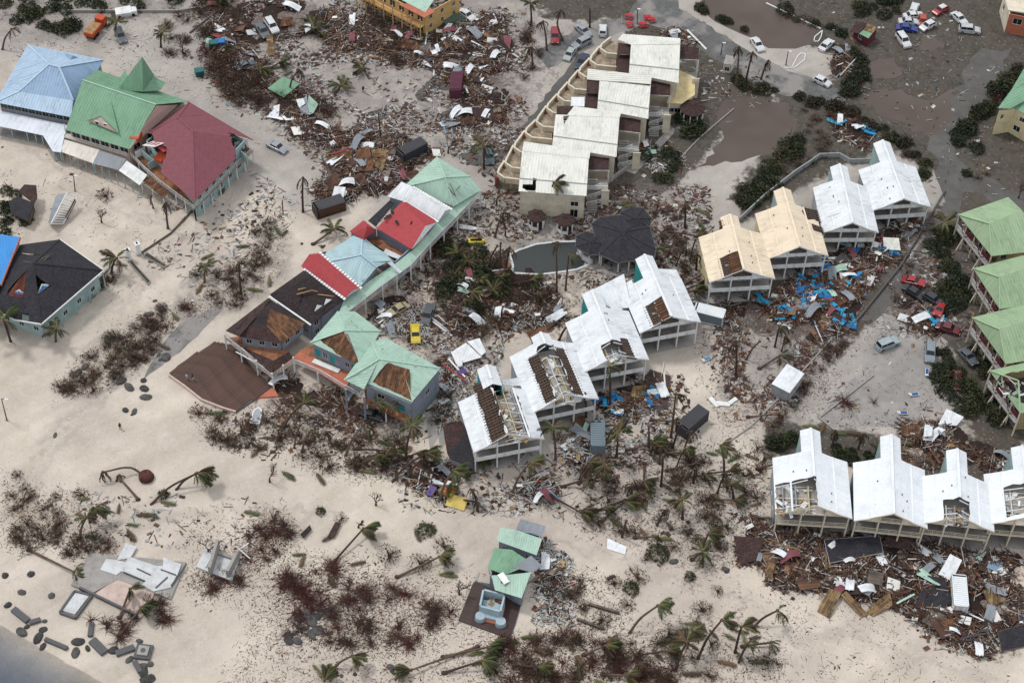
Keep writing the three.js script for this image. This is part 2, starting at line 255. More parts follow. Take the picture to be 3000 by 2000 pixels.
// ---------------------------------------------------------------- ground
const AX = [-130, 130], AZ = [-120, 90], TW = 2048, TH = 1656, MW = 1024, MH = 828;
{
  const masks = {};
  const mask = (k) => { if (!masks[k]) { const c = document.createElement('canvas'); c.width = MW; c.height = MH; const x = c.getContext('2d'); x.fillStyle = '#000'; x.fillRect(0, 0, MW, MH); masks[k] = { x }; } return masks[k].x; };
  const w2m = (p) => [(p.x - AX[0]) / (AX[1] - AX[0]) * MW, (p.z - AZ[0]) / (AZ[1] - AZ[0]) * MH];
  const fill = (k, s, a = 1) => { const x = mask(k); x.fillStyle = `rgba(255,255,255,${a})`; x.beginPath(); pts(s).forEach((p, i) => { const q = w2m(at(p[0], p[1])); i ? x.lineTo(...q) : x.moveTo(...q); }); x.closePath(); x.fill(); };
  const line = (k, s, w, a = 1) => { const x = mask(k); x.strokeStyle = `rgba(255,255,255,${a})`; x.lineWidth = w / (AX[1] - AX[0]) * MW; x.lineCap = x.lineJoin = 'round'; x.beginPath(); pts(s).forEach((p, i) => { const q = w2m(at(p[0], p[1])); i ? x.lineTo(...q) : x.moveTo(...q); }); x.stroke(); };
  // grey silty sand inland, clean sand toward the shore
  fill('silt', '-200,-200 3200,-200 3200,1320 2250,1320 2100,1020 1650,760 1200,640 700,560 300,180 -200,200', .9); fill('silt', '2380,900 2780,920 2700,1260 2300,1240', 1);
  fill('silt', '1100,880 1500,1000 2100,1250 2300,1700 1700,1500 1300,1200', .35);
  for (const s of ['2290,300 2420,290 2560,380 2480,440 2370,540 2240,600 2180,640 2150,580 2250,450', '2480,60 3000,20 3050,620 2830,580 2700,480 2560,400 2500,290 2470,200', '2740,600 2860,590 2950,800 3050,1300 2860,1320 2800,1150 2790,1000 2680,880 2650,820 2720,720',
    '1790,520 1900,420 1990,330 2040,300 2100,300 2110,390 2060,470 1960,540 1840,640 1730,650', '1560,-80 1880,-80 1860,20 1760,62 1600,58', '2100,-80 2600,-80 2580,90 2480,160 2420,110 2230,10',
    '2230,1230 2460,1250 2700,1330 2900,1330 2940,1400 2700,1400 2450,1350 2230,1340', '2080,880 2500,700 2700,620 2600,900 2480,1010 2120,960', '1930,70 2050,60 2100,130 2280,240 2300,280 2130,280 2060,180', '2440,250 2560,230 2600,420 2480,460 2380,420 2300,290', '2050,0 2560,-40 2500,150 2400,130 2200,90', '2000,300 2120,280 2100,420 1960,540', '2640,860 2790,880 2810,1000 2640,960', '1840,20 2000,40 2080,120 1980,110 1800,90']) fill('soil', s);
  for (const s of ['1500,560 1760,600 1900,520 2000,620 2060,850 2040,980 1960,860 1700,830 1490,840', '1160,360 1500,300 1540,420 1460,560 1400,520 1300,440', '620,200 900,260 1020,420 1260,250 1500,250 1490,420 1200,420 1000,480 800,420 600,300', '0,0 700,0 700,60 400,70 230,60 170,120 90,90 0,150', '440,20 520,30 570,160 480,180']) fill('grit', s, .75);
  for (const s of ['1480,150 1640,120 1700,260 1560,420 1500,470 1480,300', '1560,60 1760,60 1780,180 1600,200', '1440,480 1540,420 1540,520 1460,560', '2080,870 2420,1000 2300,1180 2120,1190 2000,1000', '2330,1000 2440,960 2420,1060 2260,1240 2200,1300', '1480,560 1700,580 1720,700 1480,700']) fill('grit', s, .8);
  for (const [, s] of HEAPS) fill('crumb', s, .8);
  for (const s of ['2420,240 2560,220 2700,470 2840,600 2960,700 3150,640 3150,-150 2480,-150 2470,130', '2240,450 2330,270 2480,280 2620,430 2380,510 2200,650 2140,620', '2100,-100 2500,-100 2480,160 2400,120 2230,10', '1880,90 2060,70 2300,250 2300,300 2120,290 2100,420 1950,540 1800,650 1740,640']) fill('soil', s, .9);
  for (const s of ['540,-60 1580,-60 1540,430 1450,540 1300,440 960,500 740,340 590,230', '1440,540 2080,540 2110,900 1960,900 1700,850 1500,900 1300,1010 1080,980 1280,700']) fill('trash', s, .62); for (const s of ['-60,-60 700,-60 640,50 330,60 200,120 -60,120', '600,120 800,180 800,330 640,280', '1060,-40 1300,80 1260,220 1080,180', '2100,870 2480,960 2330,1250 2120,1240', '2560,600 2840,640 2860,1000 2640,980', '1270,1010 1500,960 1400,1260 1280,1260', '780,1110 1200,1240 1190,1300 800,1220', '140,1150 330,960 560,860 620,900 480,1040 300,1170', '560,780 730,740 830,620 850,800 700,930 560,890']) fill('trash', s, .75);
  for (const s of ['20,1500 120,1310 250,1190 330,1080 420,950 540,840 700,690', '300,1560 520,1500 760,1480 980,1500', '2250,1880 2480,1850 2700,1930 2900,1990', '1250,1340 1420,1500 1680,1600 1980,1680 2240,1780', '640,330 760,410 880,470 1000,560', '60,420 240,560 420,640 620,600', '2460,1200 2560,1100 2640,1020 2720,960', '1140,280 1040,380 940,440', '500,700 420,820 330,900 200,980']) for (const o of [0, 26]) { line('track', s.split(' ').map((p) => { const [a, b] = p.split(',').map(Number); return `${a + o},${b + o * .35}`; }).join(' '), .55, .75); }
  line('track', '20,1500 120,1300 260,1180 330,1080', 2, .5); line('track', '60,1520 170,1310 310,1190', 1.2, .5); line('track', '700,560 560,700 400,860 240,960', 2.4, .5); line('track', '1250,1330 1500,1520 1800,1640 2200,1760', 2.2, .35); line('track', '760,480 860,520 1000,640', 2, .5); line('track', '640,340 760,420 900,470', 2.6, .6); line('track', '1140,300 1000,420 900,480', 3, .6); line('track', '2250,1860 2500,1860 2700,1960', 3, .35);
  for (const s of ['1130,830 1380,740 1500,900 1360,1000 1250,1010', '1500,830 1700,800 1700,1000 1500,1000', '1190,1000 1300,1000 1300,1260 1180,1280', '800,1160 1200,1260 1210,1320 900,1260 760,1200']) fill('crumb', s, .4);
  // drifted leaves, roots and bark
  for (const s of ['560,1180 800,1190 1200,1270 1250,1420 1130,1400 960,1400 820,1320 640,1310', '0,1500 290,1540 340,1640 240,1640 100,1600 0,1560', '800,1700 1060,1640 1400,1700 1400,1800 1620,1870 2000,1820 2250,1900 2350,1960 2350,2080 600,2080 520,1960 700,1900', '620,1560 800,1520 860,1640 780,1760 640,1740', '540,1660 760,1640 800,1760 700,1800 560,1760', '250,1760 500,1760 520,1850 400,1880 260,1840', '1700,1360 2050,1300 2240,1330 2230,1600 2080,1660 1700,1560', '1600,1680 1750,1700 1850,1800 1640,1880 1560,1820', '150,1130 340,960 480,900 560,930 470,1060 300,1150', '560,780 730,760 820,640 830,800 700,930 560,880', '0,1370 200,1400 180,1560 0,1540', '2100,1240 2260,1150 2300,1000 2380,1000 2330,1150 2230,1300 2140,1420', '2000,1400 2300,1700 2280,1920 2100,1880 1900,1760', '1080,1660 1330,1640 1340,1780 1100,1760']) fill('leaf', s, .8);
  line('track', '1560,120 1640,90 1740,100 1840,60 1900,0', 2.2, .8); line('track', '1580,150 1700,140 1800,110 1880,60', 1.4, .7); line('track', '160,1250 330,1130 420,960 560,850', 3.2, .5); line('track', '2860,230 2800,340 2740,420', 4, .7);
  // damp dark patches
  for (const s of ['610,700 650,700 640,740 620,770', '110,1480 0,1460 0,1520 120,1540', '330,690 385,690 370,720 335,715', '160,540 220,545 200,570 150,565', '480,300 600,330 640,380 520,340', '280,640 310,650 300,680', '600,260 680,270 700,300 640,300']) fill('damp', s, .6);
  for (const k in masks) { const d = masks[k].d = masks[k].x.getImageData(0, 0, MW, MH).data, R = k === 'damp' ? 3 : k === 'track' ? 1 : 9; for (let pass = 0; pass < 2; pass++) for (const [n, m, sn, sm] of [[MH, MW, MW * 4, 4], [MW, MH, 4, MW * 4]]) { const t = new Float32Array(m); for (let j = 0; j < n; j++) { let a = 0; for (let i = -R; i <= R; i++) a += d[j * sn + clamp(i, 0, m - 1) * sm]; for (let i = 0; i < m; i++) { t[i] = a / (2 * R + 1); a += d[j * sn + Math.min(m - 1, i + R + 1) * sm] - d[j * sn + Math.max(0, i - R) * sm]; } for (let i = 0; i < m; i++) d[j * sn + i * sm] = t[i]; } } }
  const smp = (k, u, v) => { const d = masks[k].d, x = clamp(u * MW - .5, 0, MW - 1.01), y = clamp(v * MH - .5, 0, MH - 1.01), xi = x | 0, yi = y | 0, fx = x - xi, fy = y - yi, i = (yi * MW + xi) * 4; return ((d[i] * (1 - fx) + d[i + 4] * fx) * (1 - fy) + (d[i + MW * 4] * (1 - fx) + d[i + MW * 4 + 4] * fx) * fy) / 255; };
  const C = (r, g, b) => { const c = srgb(r, g, b); return [c.r, c.g, c.b]; };
  const sand = C(191, 180, 168), silt = C(156, 151, 147), soil = C(74, 68, 61), soil2 = C(54, 53, 44), grit = C(112, 104, 102), crumb = C(66, 52, 46), crumb2 = C(112, 84, 68), leaf = C(84, 60, 52), damp = C(150, 132, 116), track = C(142, 134, 130), shell = C(228, 222, 214);
  const mix = (a, b, t) => { a[0] += (b[0] - a[0]) * t; a[1] += (b[1] - a[1]) * t; a[2] += (b[2] - a[2]) * t; };
  const sm = (a, b, x) => { const t = clamp((x - a) / (b - a), 0, 1); return t * t * (3 - 2 * t); };
  const tmp = new THREE.Color();
  const tex = dataTex(TW, TH, (u, v) => {
    const x = AX[0] + u * (AX[1] - AX[0]), z = AZ[0] + v * (AZ[1] - AZ[0]);
    const n1 = fbm(x * .12, z * .12, 3), n2 = fbm(x * .5 + 40, z * .5, 3), n3 = vnoise(x * 2.1, z * 2.1), n4 = vnoise(x * 5.7, z * 5.7), n5 = hash(x * 8 | 0, z * 8 | 0);
    const wu = u + (n2 - .5) * .012, wv = v + (vnoise(x * .6 + 9, z * .6 + 70) - .5) * .014;
    const c = [...sand]; mix(c, silt, smp('silt', wu + (n1 - .5) * .05, wv + (n1 - .5) * .06) * .85);
    const ws = fbm((x * .8 - z * .6) * .06 + n1, (x * .6 + z * .8) * .55, 3), k = 1 + (ws - .5) * .2 + (n1 - .5) * .34 + (n2 - .5) * .2 + (n3 - .5) * .07 + (n4 - .5) * .09; c[0] *= k; c[1] *= k * (1 + (n1 - .5) * .03); c[2] *= k * (1 + (n2 - .5) * .06);
    mix(c, damp, smp('damp', wu, wv) * .7); mix(c, track, smp('track', wu, wv) * sm(.25, .6, n3 * .5 + n2 * .5) * .6);
    const so = sm(.25, .6, smp('soil', wu, wv) + (n2 - .5) * .35 + (n3 - .5) * .2); mix(c, soil, so * (.92 + .08 * n3)); mix(c, soil2, so * sm(.42, .75, n1 * .3 + n2 * .4 + n3 * .2 + n4 * .1) * .65);
    mix(c, grit, sm(.55, .95, smp('grit', wu, wv) * .75 + (n2 - .5) * .6 + (n3 - .5) * .5 + (n4 - .5) * .4) * .75);
    const cr = sm(.3, .8, smp('crumb', wu, wv) + (n3 - .5) * .5 + (n4 - .5) * .4); mix(c, crumb, cr * .85); mix(c, crumb2, cr * sm(.55, .75, n4 * .7 + n3 * .3) * .7); if (cr > .3 && n5 > .93) mix(c, shell, .7);
    const tr = smp('trash', wu, wv); mix(c, grit, sm(.1, .5, tr) * sm(.3, .62, n2 * .6 + n1 * .4) * .55); mix(c, crumb, sm(.05, .3, tr) * sm(.8, 1.02, tr * .4 + n2 * .34 + n3 * .26 + n4 * .26) * .8); const lf = smp('leaf', wu, wv), n6 = vnoise(x * 11.3 + 3, z * 11.3); mix(c, leaf, sm(.02, .1, lf) * sm(.86, 1.02, lf * .42 + n2 * .3 + n3 * .22 + n4 * .2 + n6 * .2) * .75);
    if (n5 > .988) mix(c, leaf, .6 * hash(x * 3 | 0, z * 3 | 0)); else if (n5 < .004) mix(c, shell, .7);
    tmp.setRGB(c[0], c[1], c[2]).convertLinearToSRGB(); return [tmp.r, tmp.g, tmp.b];
  });
  tex.wrapS = tex.wrapT = THREE.MirroredRepeatWrapping;
  const bump = dataTex(512, 512, (u, v) => pn(u, v, 6, 6, 31) * .4 + pn(u, v, 17, 17, 32) * .3 + pn(u, v, 60, 60, 33) * .3, false); bump.repeat.set(16, 13);
  const m = new THREE.MeshStandardMaterial({ map: tex, roughness: .97, bumpMap: bump, bumpScale: .09 });
  // one sheet: fine in view, coarse out to the horizon, falling away under the sea in the near corner
  const shA = at(-40, 1800), shB = at(370, 2030), shN = V(-(shB.z - shA.z), 0, shB.x - shA.x).normalize(), depth = (x, z) => Math.max(0, (x - shA.x) * shN.x + (z - shA.z) * shN.z);
  const xs = [-900, -500, -300, -190], zs = [-900, -500, -260, -160]; for (let x = AX[0]; x <= AX[1]; x += 2.6) xs.push(x); for (let z = AZ[0]; z <= AZ[1] + .1; z += 2.5) zs.push(z); xs.push(190, 300, 500, 900); zs.push(130, 200, 400, 900);
  const p = [], uv = [], ix = [], nx = xs.length;
  zs.forEach((z) => xs.forEach((x) => { const d = depth(x, z); p.push(x, -Math.min(6, d * .085), z); uv.push((x - AX[0]) / (AX[1] - AX[0]), (z - AZ[0]) / (AZ[1] - AZ[0])); }));
  for (let j = 0; j + 1 < zs.length; j++) for (let i = 0; i + 1 < nx; i++) { const a = j * nx + i; ix.push(a, a + nx, a + 1, a + 1, a + nx, a + nx + 1); }
  const g = new THREE.BufferGeometry(); g.setAttribute('position', new THREE.Float32BufferAttribute(p, 3)); g.setAttribute('uv', new THREE.Float32BufferAttribute(uv, 2)); g.setIndex(ix); g.computeVertexNormals();
  struct('ground', g, m).userData.label = 'pale storm swept sand with silt, soil and litter';
  // the sea in the corner
  const far = (a, n) => a.clone().addScaledVector(shN, n), dirS = shB.clone().sub(shA).normalize(), s0 = shA.clone().addScaledVector(dirS, -300), s1 = shB.clone().addScaledVector(dirS, 300);
  const sq = new QB(), e = (q, n) => { const r = far(q, n); r.y = -.05; return r; };
  const P4 = [e(s0, .4), e(s1, .4), e(s1, 700), e(s0, 700)]; sq.quad(P4[3], P4[2], P4[1], P4[0], [0, 70], [60, 70], [60, 0], [0, 0]);
  const bw = dataTex(256, 256, (u, v) => pn(u, v, 9, 9, 41) * .5 + pn(u, v, 23, 23, 42) * .5, false);
  struct('sea', sq.geo(), new THREE.MeshPhysicalMaterial({ color: srgb(255, 255, 255), roughness: .12, transmission: 1, thickness: 1, ior: 1.33, attenuationColor: srgb(146, 166, 198), attenuationDistance: 1.5, bumpMap: bw, bumpScale: .05 })).userData.label = 'blue grey sea water at the shore corner';
}
// sheets lying on the ground: roads, flood water, paving
const sheet = (name, label, s, y, m, amp = .5, step = 2.5) => {
  const q = rag(pts(s).map((p) => at(p[0], p[1])), amp, step), sh = new THREE.Shape(q.map((p) => new THREE.Vector2(p.x, -p.z))), g = new THREE.ShapeGeometry(sh); g.rotateX(-Math.PI / 2); g.translate(0, y, 0);
  const o = struct(name, g, m); o.userData.label = label; return o;
};
const T_road = rep(dataTex(1024, 1024, (u, v) => { const b = pn(u, v, 5, 5, 51) * .45 + pn(u, v, 13, 13, 52) * .35 + pn(u, v, 41, 41, 53) * .2, f = pn(u, v, 200, 200, 54), s = clamp((b - .44) * 5, 0, 1); const k = .33 + .1 * f + .12 * (b - .5); return [k + s * (.60 - k) * .62, k + s * (.575 - k) * .62, k * 1.0 + s * (.56 - k) * .62]; }), 1 / 40);
const T_lane = rep(dataTex(512, 512, (u, v) => { const b = pn(u, v, 5, 5, 55) * .5 + pn(u, v, 17, 17, 56) * .5, f = pn(u, v, 160, 160, 57); const k = .31 + .06 * f + .1 * (b - .5); return [k, k * .97, k * .95]; }), 1 / 20);
mat('road', [255, 255, 255], T_road, .9); mat('lane', [255, 255, 255], T_lane, .8);
const T_mud = rep(dataTex(512, 512, (u, v) => { const b = pn(u, v, 4, 4, 58) * .6 + pn(u, v, 11, 11, 59) * .4; return [.33 + .08 * (b - .5), .28 + .08 * (b - .5), .25 + .09 * (b - .5)]; }), 1 / 30);
const ripple = rep(dataTex(256, 256, (u, v) => pn(u, v, 12, 12, 60) * .5 + pn(u, v, 30, 30, 61) * .5, false), 1 / 6);
mat('flood', [255, 255, 255], T_mud, .32, { bumpMap: ripple, bumpScale: .01 });
const T_pave = rep(dataTex(512, 512, (u, v) => { const b = pn(u, v, 6, 6, 62) * .5 + pn(u, v, 19, 19, 63) * .5, e = Math.min(Math.abs(u * 20 % 1 - .5), Math.abs(v * 20 % 1 - .5)), f = pn(u, v, 150, 150, 64), l = pn(u, v, 37, 37, 65); return (.74 + .14 * (b - .5) + .05 * (f - .5)) * 1; }), 1 / 20);
mat('pave', [196, 190, 186], T_pave, .95);
sheet('road', 'grey silted road curving behind the stepped apartment block', '1560,150 1640,110 1740,70 1850,40 1890,-60 1990,-60 1990,20 2080,80 2200,150 2330,215 2450,255 2480,290 2420,310 2300,280 2180,220 2060,150 1980,90 1900,70 1820,100 1720,150 1600,200', .012, M.road, .6);
sheet('road', 'dark rough road running down from the car park', '2860,150 2960,140 2930,240 2880,330 2830,400 2800,460 2860,500 3050,590 3050,640 2900,580 2790,560 2740,470 2700,430 2760,360 2810,260', .012, M.lane, 1.2);
sheet('lane', 'narrow dark lane between the rubble slope and the gardens', '2762,500 2820,560 2812,640 2764,704 2660,840 2566,940 2518,940 2640,790 2738,660 2772,590 2736,500', .016, M.lane, .15);
sheet('flooded_car_park', 'brown flood water over the upper car park', '2030,-60 2260,-60 2290,20 2400,82 2390,120 2330,140 2250,140 2200,110 2130,80 2070,50', .02, M.flood, .5);
sheet('flood_pool', 'brown flood water beside the stepped apartment block', '2110,300 2180,285 2240,280 2300,300 2330,360 2330,400 2270,440 2200,470 2130,480 2050,492 2060,470 2110,400', .02, M.flood, .9, 1.8);
sheet('flood_pool', 'brown flood water across the muddy car park', '2560,260 2620,265 2720,290 2790,250 2790,330 2740,400 2650,370 2560,330 2530,290', .02, M.flood, 1.2, 1.8);
sheet('flood_pool', 'brown puddle in the middle of the muddy car park', '2700,110 2740,100 2770,130 2740,150 2700,150', .02, M.flood, .6, 1.4);
sheet('flood_pool', 'brown puddle along the upper muddy verge', '2550,180 2620,170 2640,215 2600,235 2545,225', .02, M.flood, .6, 1.4);
sheet('wet_patch', 'wet dark road patch below the collapsed plywood', '1030,370 1100,320 1130,305 1140,330 1110,370 1060,405 1030,410', .012, M.lane, .5, 1.6);
sheet('wet_patch', 'wet dark ground left of the maroon container', '1220,280 1270,220 1310,225 1320,250 1270,290 1230,300', .012, M.lane, .5, 1.6);
sheet('wet_patch', 'wet dark ground below the maroon container', '1280,330 1340,310 1400,320 1380,350 1310,355', .012, M.lane, .5, 1.6);
sheet('paved_yard', 'asphalt yard under the parked car by the stepped block', '1345,435 1400,415 1490,420 1500,450 1440,490 1380,480 1350,460', .012, M.lane, .5, 1.6);
sheet('paved_yard', 'sand blown concrete car park behind the white row', '2590,925 2680,930 2780,1000 2770,1080 2720,1140 2770,1200 2640,1245 2450,1250 2400,1225 2520,1090', .014, M.pave, .35, 3);
sheet('road', 'silted road edge beside the brown timber deck', '420,1110 470,1010 560,930 640,880 660,900 600,960 520,1030 470,1070', .012, M.road, .5);
sheet('paved_yard', 'dark cobbled strip below the stepped terraces', '1700,150 1730,180 1650,300 1560,400 1500,450 1480,430 1560,330 1640,230', .012, M.lane, .4, 1.6);
// ---------------------------------------------------------------- gabled villas (white, cream): local x right along the facade, z toward the front
function villa(label, group, rf, rs, W, o = {}) {
  const hr = o.hr ?? 9.2, he = o.he ?? 6.3, bf = .58, hb = he + (hr - he) * .36, Ls = o.Ls ?? 4, sw = o.sw ?? 1.7, f2 = o.f2 ?? he * .5, mR = o.mats ?? M.whiteRoofs, mW = o.wall ?? M.greyPaint, mP = o.post ?? M.whitePaint;
  const a = at(...rf, hr), b = at(...rs, hr), d = b.clone().sub(a), Lt = d.length(), L = Lt - Ls, turn = Math.atan2(-d.x, -d.z);
  const g = thing('gabled_villa', label, 'villa', V(a.x, 0, a.z), turn, group), hw = W / 2, xb = bf * hw, roof = new THREE.Group(); roof.name = 'roof'; g.add(roof);
  const hs = (o.holes ?? []).map((h) => ({ p: rag([V(h[0], 0, h[2]), V(h[1], 0, h[2]), V(h[1], 0, h[3]), V(h[0], 0, h[3])], h[5] ?? .18, .8), r: h, k: h[4] })), holes = hs.map((h) => h.p);
  const hy = (x) => { const k = Math.abs(x); return k < xb ? hr + (hb - hr) * k / xb : hb + (he - hb) * (k - xb) / (hw - xb); };
  for (const s of [-1, 1]) {
    roofFace(roof, [V(0, hr, 0), V(0, hr, -L), V(s * xb, hb, -L), V(s * xb, hb, 0)], mR, { holes, rib: .42, per: 3, rh: o.rh });
    roofFace(roof, [V(s * xb, hb + .01, .15), V(s * xb, hb + .01, -L), V(s * hw, he, -L), V(s * hw, he, .15)], mR, { holes, rib: .42, per: 3, rh: o.rh });
    if (Ls > .5) roofFace(roof, [V(0, hr, -L), V(0, hr, -Lt), V(s * sw, hy(sw), -Lt), V(s * sw, hy(sw), -L)], mR, { rib: .42, per: 3 });
    obj('flashing', bar(V(s * xb, hb + .05, .1), V(s * xb, hb + .05, -L), .3, .05), mR[0], roof);
    // barge boards
    obj('barge_board', bar(V(0, hr - .12, .02), V(s * xb, hb - .12, .02), .07, .28), mP, g); obj('barge_board', bar(V(s * xb, hb - .12, .02), V(s * hw, he - .12, .1), .07, .28), mP, g);
  }
  const cut = hs.filter((h) => h.r[0] < 0 && h.r[1] > 0).map((h) => [h.r[3], h.r[2]]); let zc = 0; const segs = [];
  for (const [q0, q1] of cut.sort((p, q) => q[1] - p[1])) { if (zc > q1) segs.push([zc, q1]); zc = Math.min(zc, q0); } segs.push([zc, -Lt]);
  for (const [p, q] of segs) if (p - q > .2) obj('ridge_cap', bar(V(0, hr + .06, p), V(0, hr + .06, q), .45, .07), mR[0], roof);
  // body
  const zf = -2.6, xw = hw - .45;
  for (const s of [-1, 1]) { wall(g, V(s * xw, 0, zf), V(s * xw, 0, -L + .2), 0, he - .15, mW, [[2, 3.2, 1, 2.2], [5, 6.2, 1, 2.2], [2, 3.2, f2 + 1, f2 + 2.1], [5, 6.2, f2 + 1, f2 + 2.1]]); if (Ls > .5) wall(g, V(s * (sw - .15), 0, -L + .1), V(s * (sw - .15), 0, -Lt + .25), 0, hy(sw) - .12, o.stub ?? M.paleTeal); }
  wall(g, V(-xw + .1, 0, -L + .3), V(xw - .1, 0, -L + .3), 0, he - .15, mW); if (Ls > .5) wall(g, V(-sw + .25, 0, -Lt + .35), V(sw - .25, 0, -Lt + .35), 0, hy(sw) - .12, mW);
  const bw = (2 * xw) / 3, doors = (y, n = 3) => { const r = []; for (let i = 0; i < n; i++) r.push([i * bw + .7, (i + 1) * bw - .7, y + .06, y + 2.15]); return r; };
  wall(g, V(-xw + .11, 0, zf), V(xw - .11, 0, zf), 0, f2 - .2, o.dim ?? mW, doors(0)); wall(g, V(-xw + .11, 0, zf), V(xw - .11, 0, zf), f2, he - .16, o.dim ?? mW, doors(f2));
  const gapC = (o.holes ?? []).some((h) => h[2] > -2.6 && h[1] - h[0] > 3 && h[4] === 'open');
  if (!gapC) wall(g, V(-bw / 2 - .9, 0, zf), V(bw / 2 + .9, 0, zf), he - .1, he + (hr - he) * .52, o.dim ?? mW, [[1.4, bw + .4, he + .1, he + 1.5]]);
  obj('balcony_floor', bx(2 * xw + .1, .2, -zf - .4, 0, f2 - .1, zf / 2 - .3), M.concrete, g); obj('attic_floor', bx(2 * xw - .3, .16, L - .7, 0, he - .24, -L / 2 - .15), M.interior, g);
  obj('plinth', bx(2 * xw + .3, .24, L, 0, .02, -L / 2), M.concrete, g);
  // facade frame
  const px = [-xw, -bw / 2, bw / 2, xw], zp = -.42; // columns
  for (const x of px) { const big = Math.abs(x) < xw - .1, top = hy(x) - .28; obj('column', bx(.24, top, .24, x, top / 2, zp), mP, g); if (big) obj('partition', bx(.12, he - .35, -zf - .9, x, (he - .35) / 2, (zf + zp) / 2 - .05), o.dim ?? mW, g); }
  for (const y of [f2 - .1, he - .14]) for (let i = 0; i < 3; i++) obj('beam', bx(px[i + 1] - px[i] - .26, .26, .16, (px[i] + px[i + 1]) / 2, y, zp + .02), mP, g);
  for (let i = 0; i < 3; i++) { const x0 = px[i] + .13, x1 = px[i + 1] - .13; if (o.rail) railing(g, [V(x0, f2 + .05, zp), V(x1, f2 + .05, zp)], .95, mP, .3); else obj('parapet', bx(x1 - x0, .62, .1, (x0 + x1) / 2, f2 + .4, zp), mP, g); }
  if (!gapC) { if (o.rail) railing(g, [V(px[1] + .13, he + .02, zp), V(px[2] - .13, he + .02, zp)], .9, mP, .3); else obj('parapet', bx(bw - .3, .5, .1, 0, he + .28, zp), mP, g); }
  for (const s of [-1, 1]) { // gable cheeks beside the open middle bay
    const q = new QB(), x1 = s * xw, x0 = s * (bw / 2 + .13), y = he - .02, A = V(x0, y, zp), B = V(x1, y, zp), C = V(s * xb, hy(xb) - .22, zp), D = V(x0, hy(x0) - .22, zp), bk = (p) => p.clone().add(V(0, 0, -.1));
    const f = [A, B, C, D]; q.quad(...f, ...f.map((p) => [p.x, p.y])); q.quad(...f.map(bk), ...f.map((p) => [p.x, p.y])); for (let i = 0; i < 4; i++) { const p = f[i], r = f[(i + 1) % 4]; q.quad(p, r, bk(r), bk(p), [0, 0], [1, 0], [1, .1], [0, .1]); }
    obj('gable_panel', q.geo(), mP, g);
  }
  // what shows where the sheets were torn off
  for (const h of hs) {
    const [x0, x1, z1, z0, k] = h.r, s = (x0 + x1) / 2 < 0 ? -1 : 1, lo = Math.min(Math.abs(x0), Math.abs(x1)), hi = Math.max(Math.abs(x0), Math.abs(x1));
    if (k === 'ply') roofFace(g, [V(x0 - .2, hy(x0) - .14, z1), V(x1 + .2, hy(x1) - .14, z1), V(x1 + .2, hy(x1) - .14, z0), V(x0 - .2, hy(x0) - .14, z0)], M.plys, { flat: true, rib: 1.2, per: 1, name: 'roof_board', th: .03 });
    if (k === 'batten' || k === 'ply') { const mm = k === 'ply' ? M.plyDark : M.greywood; for (let z = z0 + .3; z < z1; z += .62) obj('rafter', bar(V(x0 - .3, hy(x0) - .1, z), V(x1 + .3, hy(x1) - .1, z), .1, .14), mm, g); for (let t = 0; t <= 1; t += .25) { const x = x0 + (x1 - x0) * t; obj('batten', bar(V(x, hy(x) - .02, z0 - .2), V(x, hy(x) - .02, z1 + .1), .06, .05), mm, g); } if (k === 'batten') roofFace(g, [V(x0 - .2, hy(x0) - .3, z1), V(x1 + .2, hy(x1) - .3, z1), V(x1 + .2, hy(x1) - .3, z0), V(x0 - .2, hy(x0) - .3, z0)], M.plyDarks, { flat: true, rib: 1.2, per: 1, name: 'ceiling_board', th: .03 }); }
    if (k === 'open') {
      for (let z = z0 + .6; z < z1; z += 2.2) { const j = rr(-.3, .3); for (const q of [x0, x1]) if (rnd() < .75) obj('truss', bar(V(q, hy(q) - .2, z), V(q * .15 + j, Math.min(hr - .3, hy(q * .15) - .25), z + rr(-.4, .4)), .12, .16), M.whitePaint, g); obj('truss', bar(V(x0, he + .1, z), V(x1, he + rr(.1, .7), z + rr(-.5, .5)), .1, .14), M.whitePaint, g); }
      for (let i = 0; i < (x1 - x0) * (z1 - z0) * .55; i++) { const w = rr(.5, 1.9), t = rr(.12, .9); obj('broken_board', bx(t, .05, w, rr(x0 + .4, x1 - .4), he - .06 + rr(.02, .5), rr(z0 + .5, z1 - .5), rr(0, 6.3), rr(-.3, .3), rr(-.3, .3)), pick([M.whitePaint, M.whitePaint, M.greyPaint, M.palewood, M.ply, M.interior]), g); }
      for (let i = 0; i < 3; i++) { const x = x0 + (x1 - x0) * (i + .5) / 3; obj('inner_wall', bx(.12, rr(.7, 1.5), (z1 - z0) * .8, x, he + .45, (z0 + z1) / 2), pick([M.whitePaint, M.greyPaint, M.paleYellow]), g); }
    }
  }
  // a few patches, vents and scars on the sheets
  for (let i = 0; i < (o.scars ?? 4); i++) { const s = rnd() < .5 ? -1 : 1, x = s * rr(.8, xb - .4), z = -rr(1, L - 1); if (hs.some((h) => x > h.r[0] - .4 && x < h.r[1] + .4 && z > h.r[3] - .4 && z < h.r[2] + .4)) continue; obj('vent_stub', cyl(V(x, hy(x) - .1, z), V(x, hy(x) + .32, z), .09, .09, 8), M.frameDark, g); }
  for (const p of o.patch ?? []) { const [x0, x1, z1, z0] = p; roofFace(roof, [V(x0, hy(x0) + .09, z1), V(x1, hy(x1) + .09, z1), V(x1, hy(x1) + .09, z0), V(x0, hy(x0) + .09, z0)], mR, { rib: .42, per: 3, name: 'roof_patch' }); }
  return g;
}
const GW = 'white gabled villas in the middle', GR = 'white villas in the row above the great heap', GC = 'cream roofed villas';
const wh = { dim: M.interior, stub: M.teal };
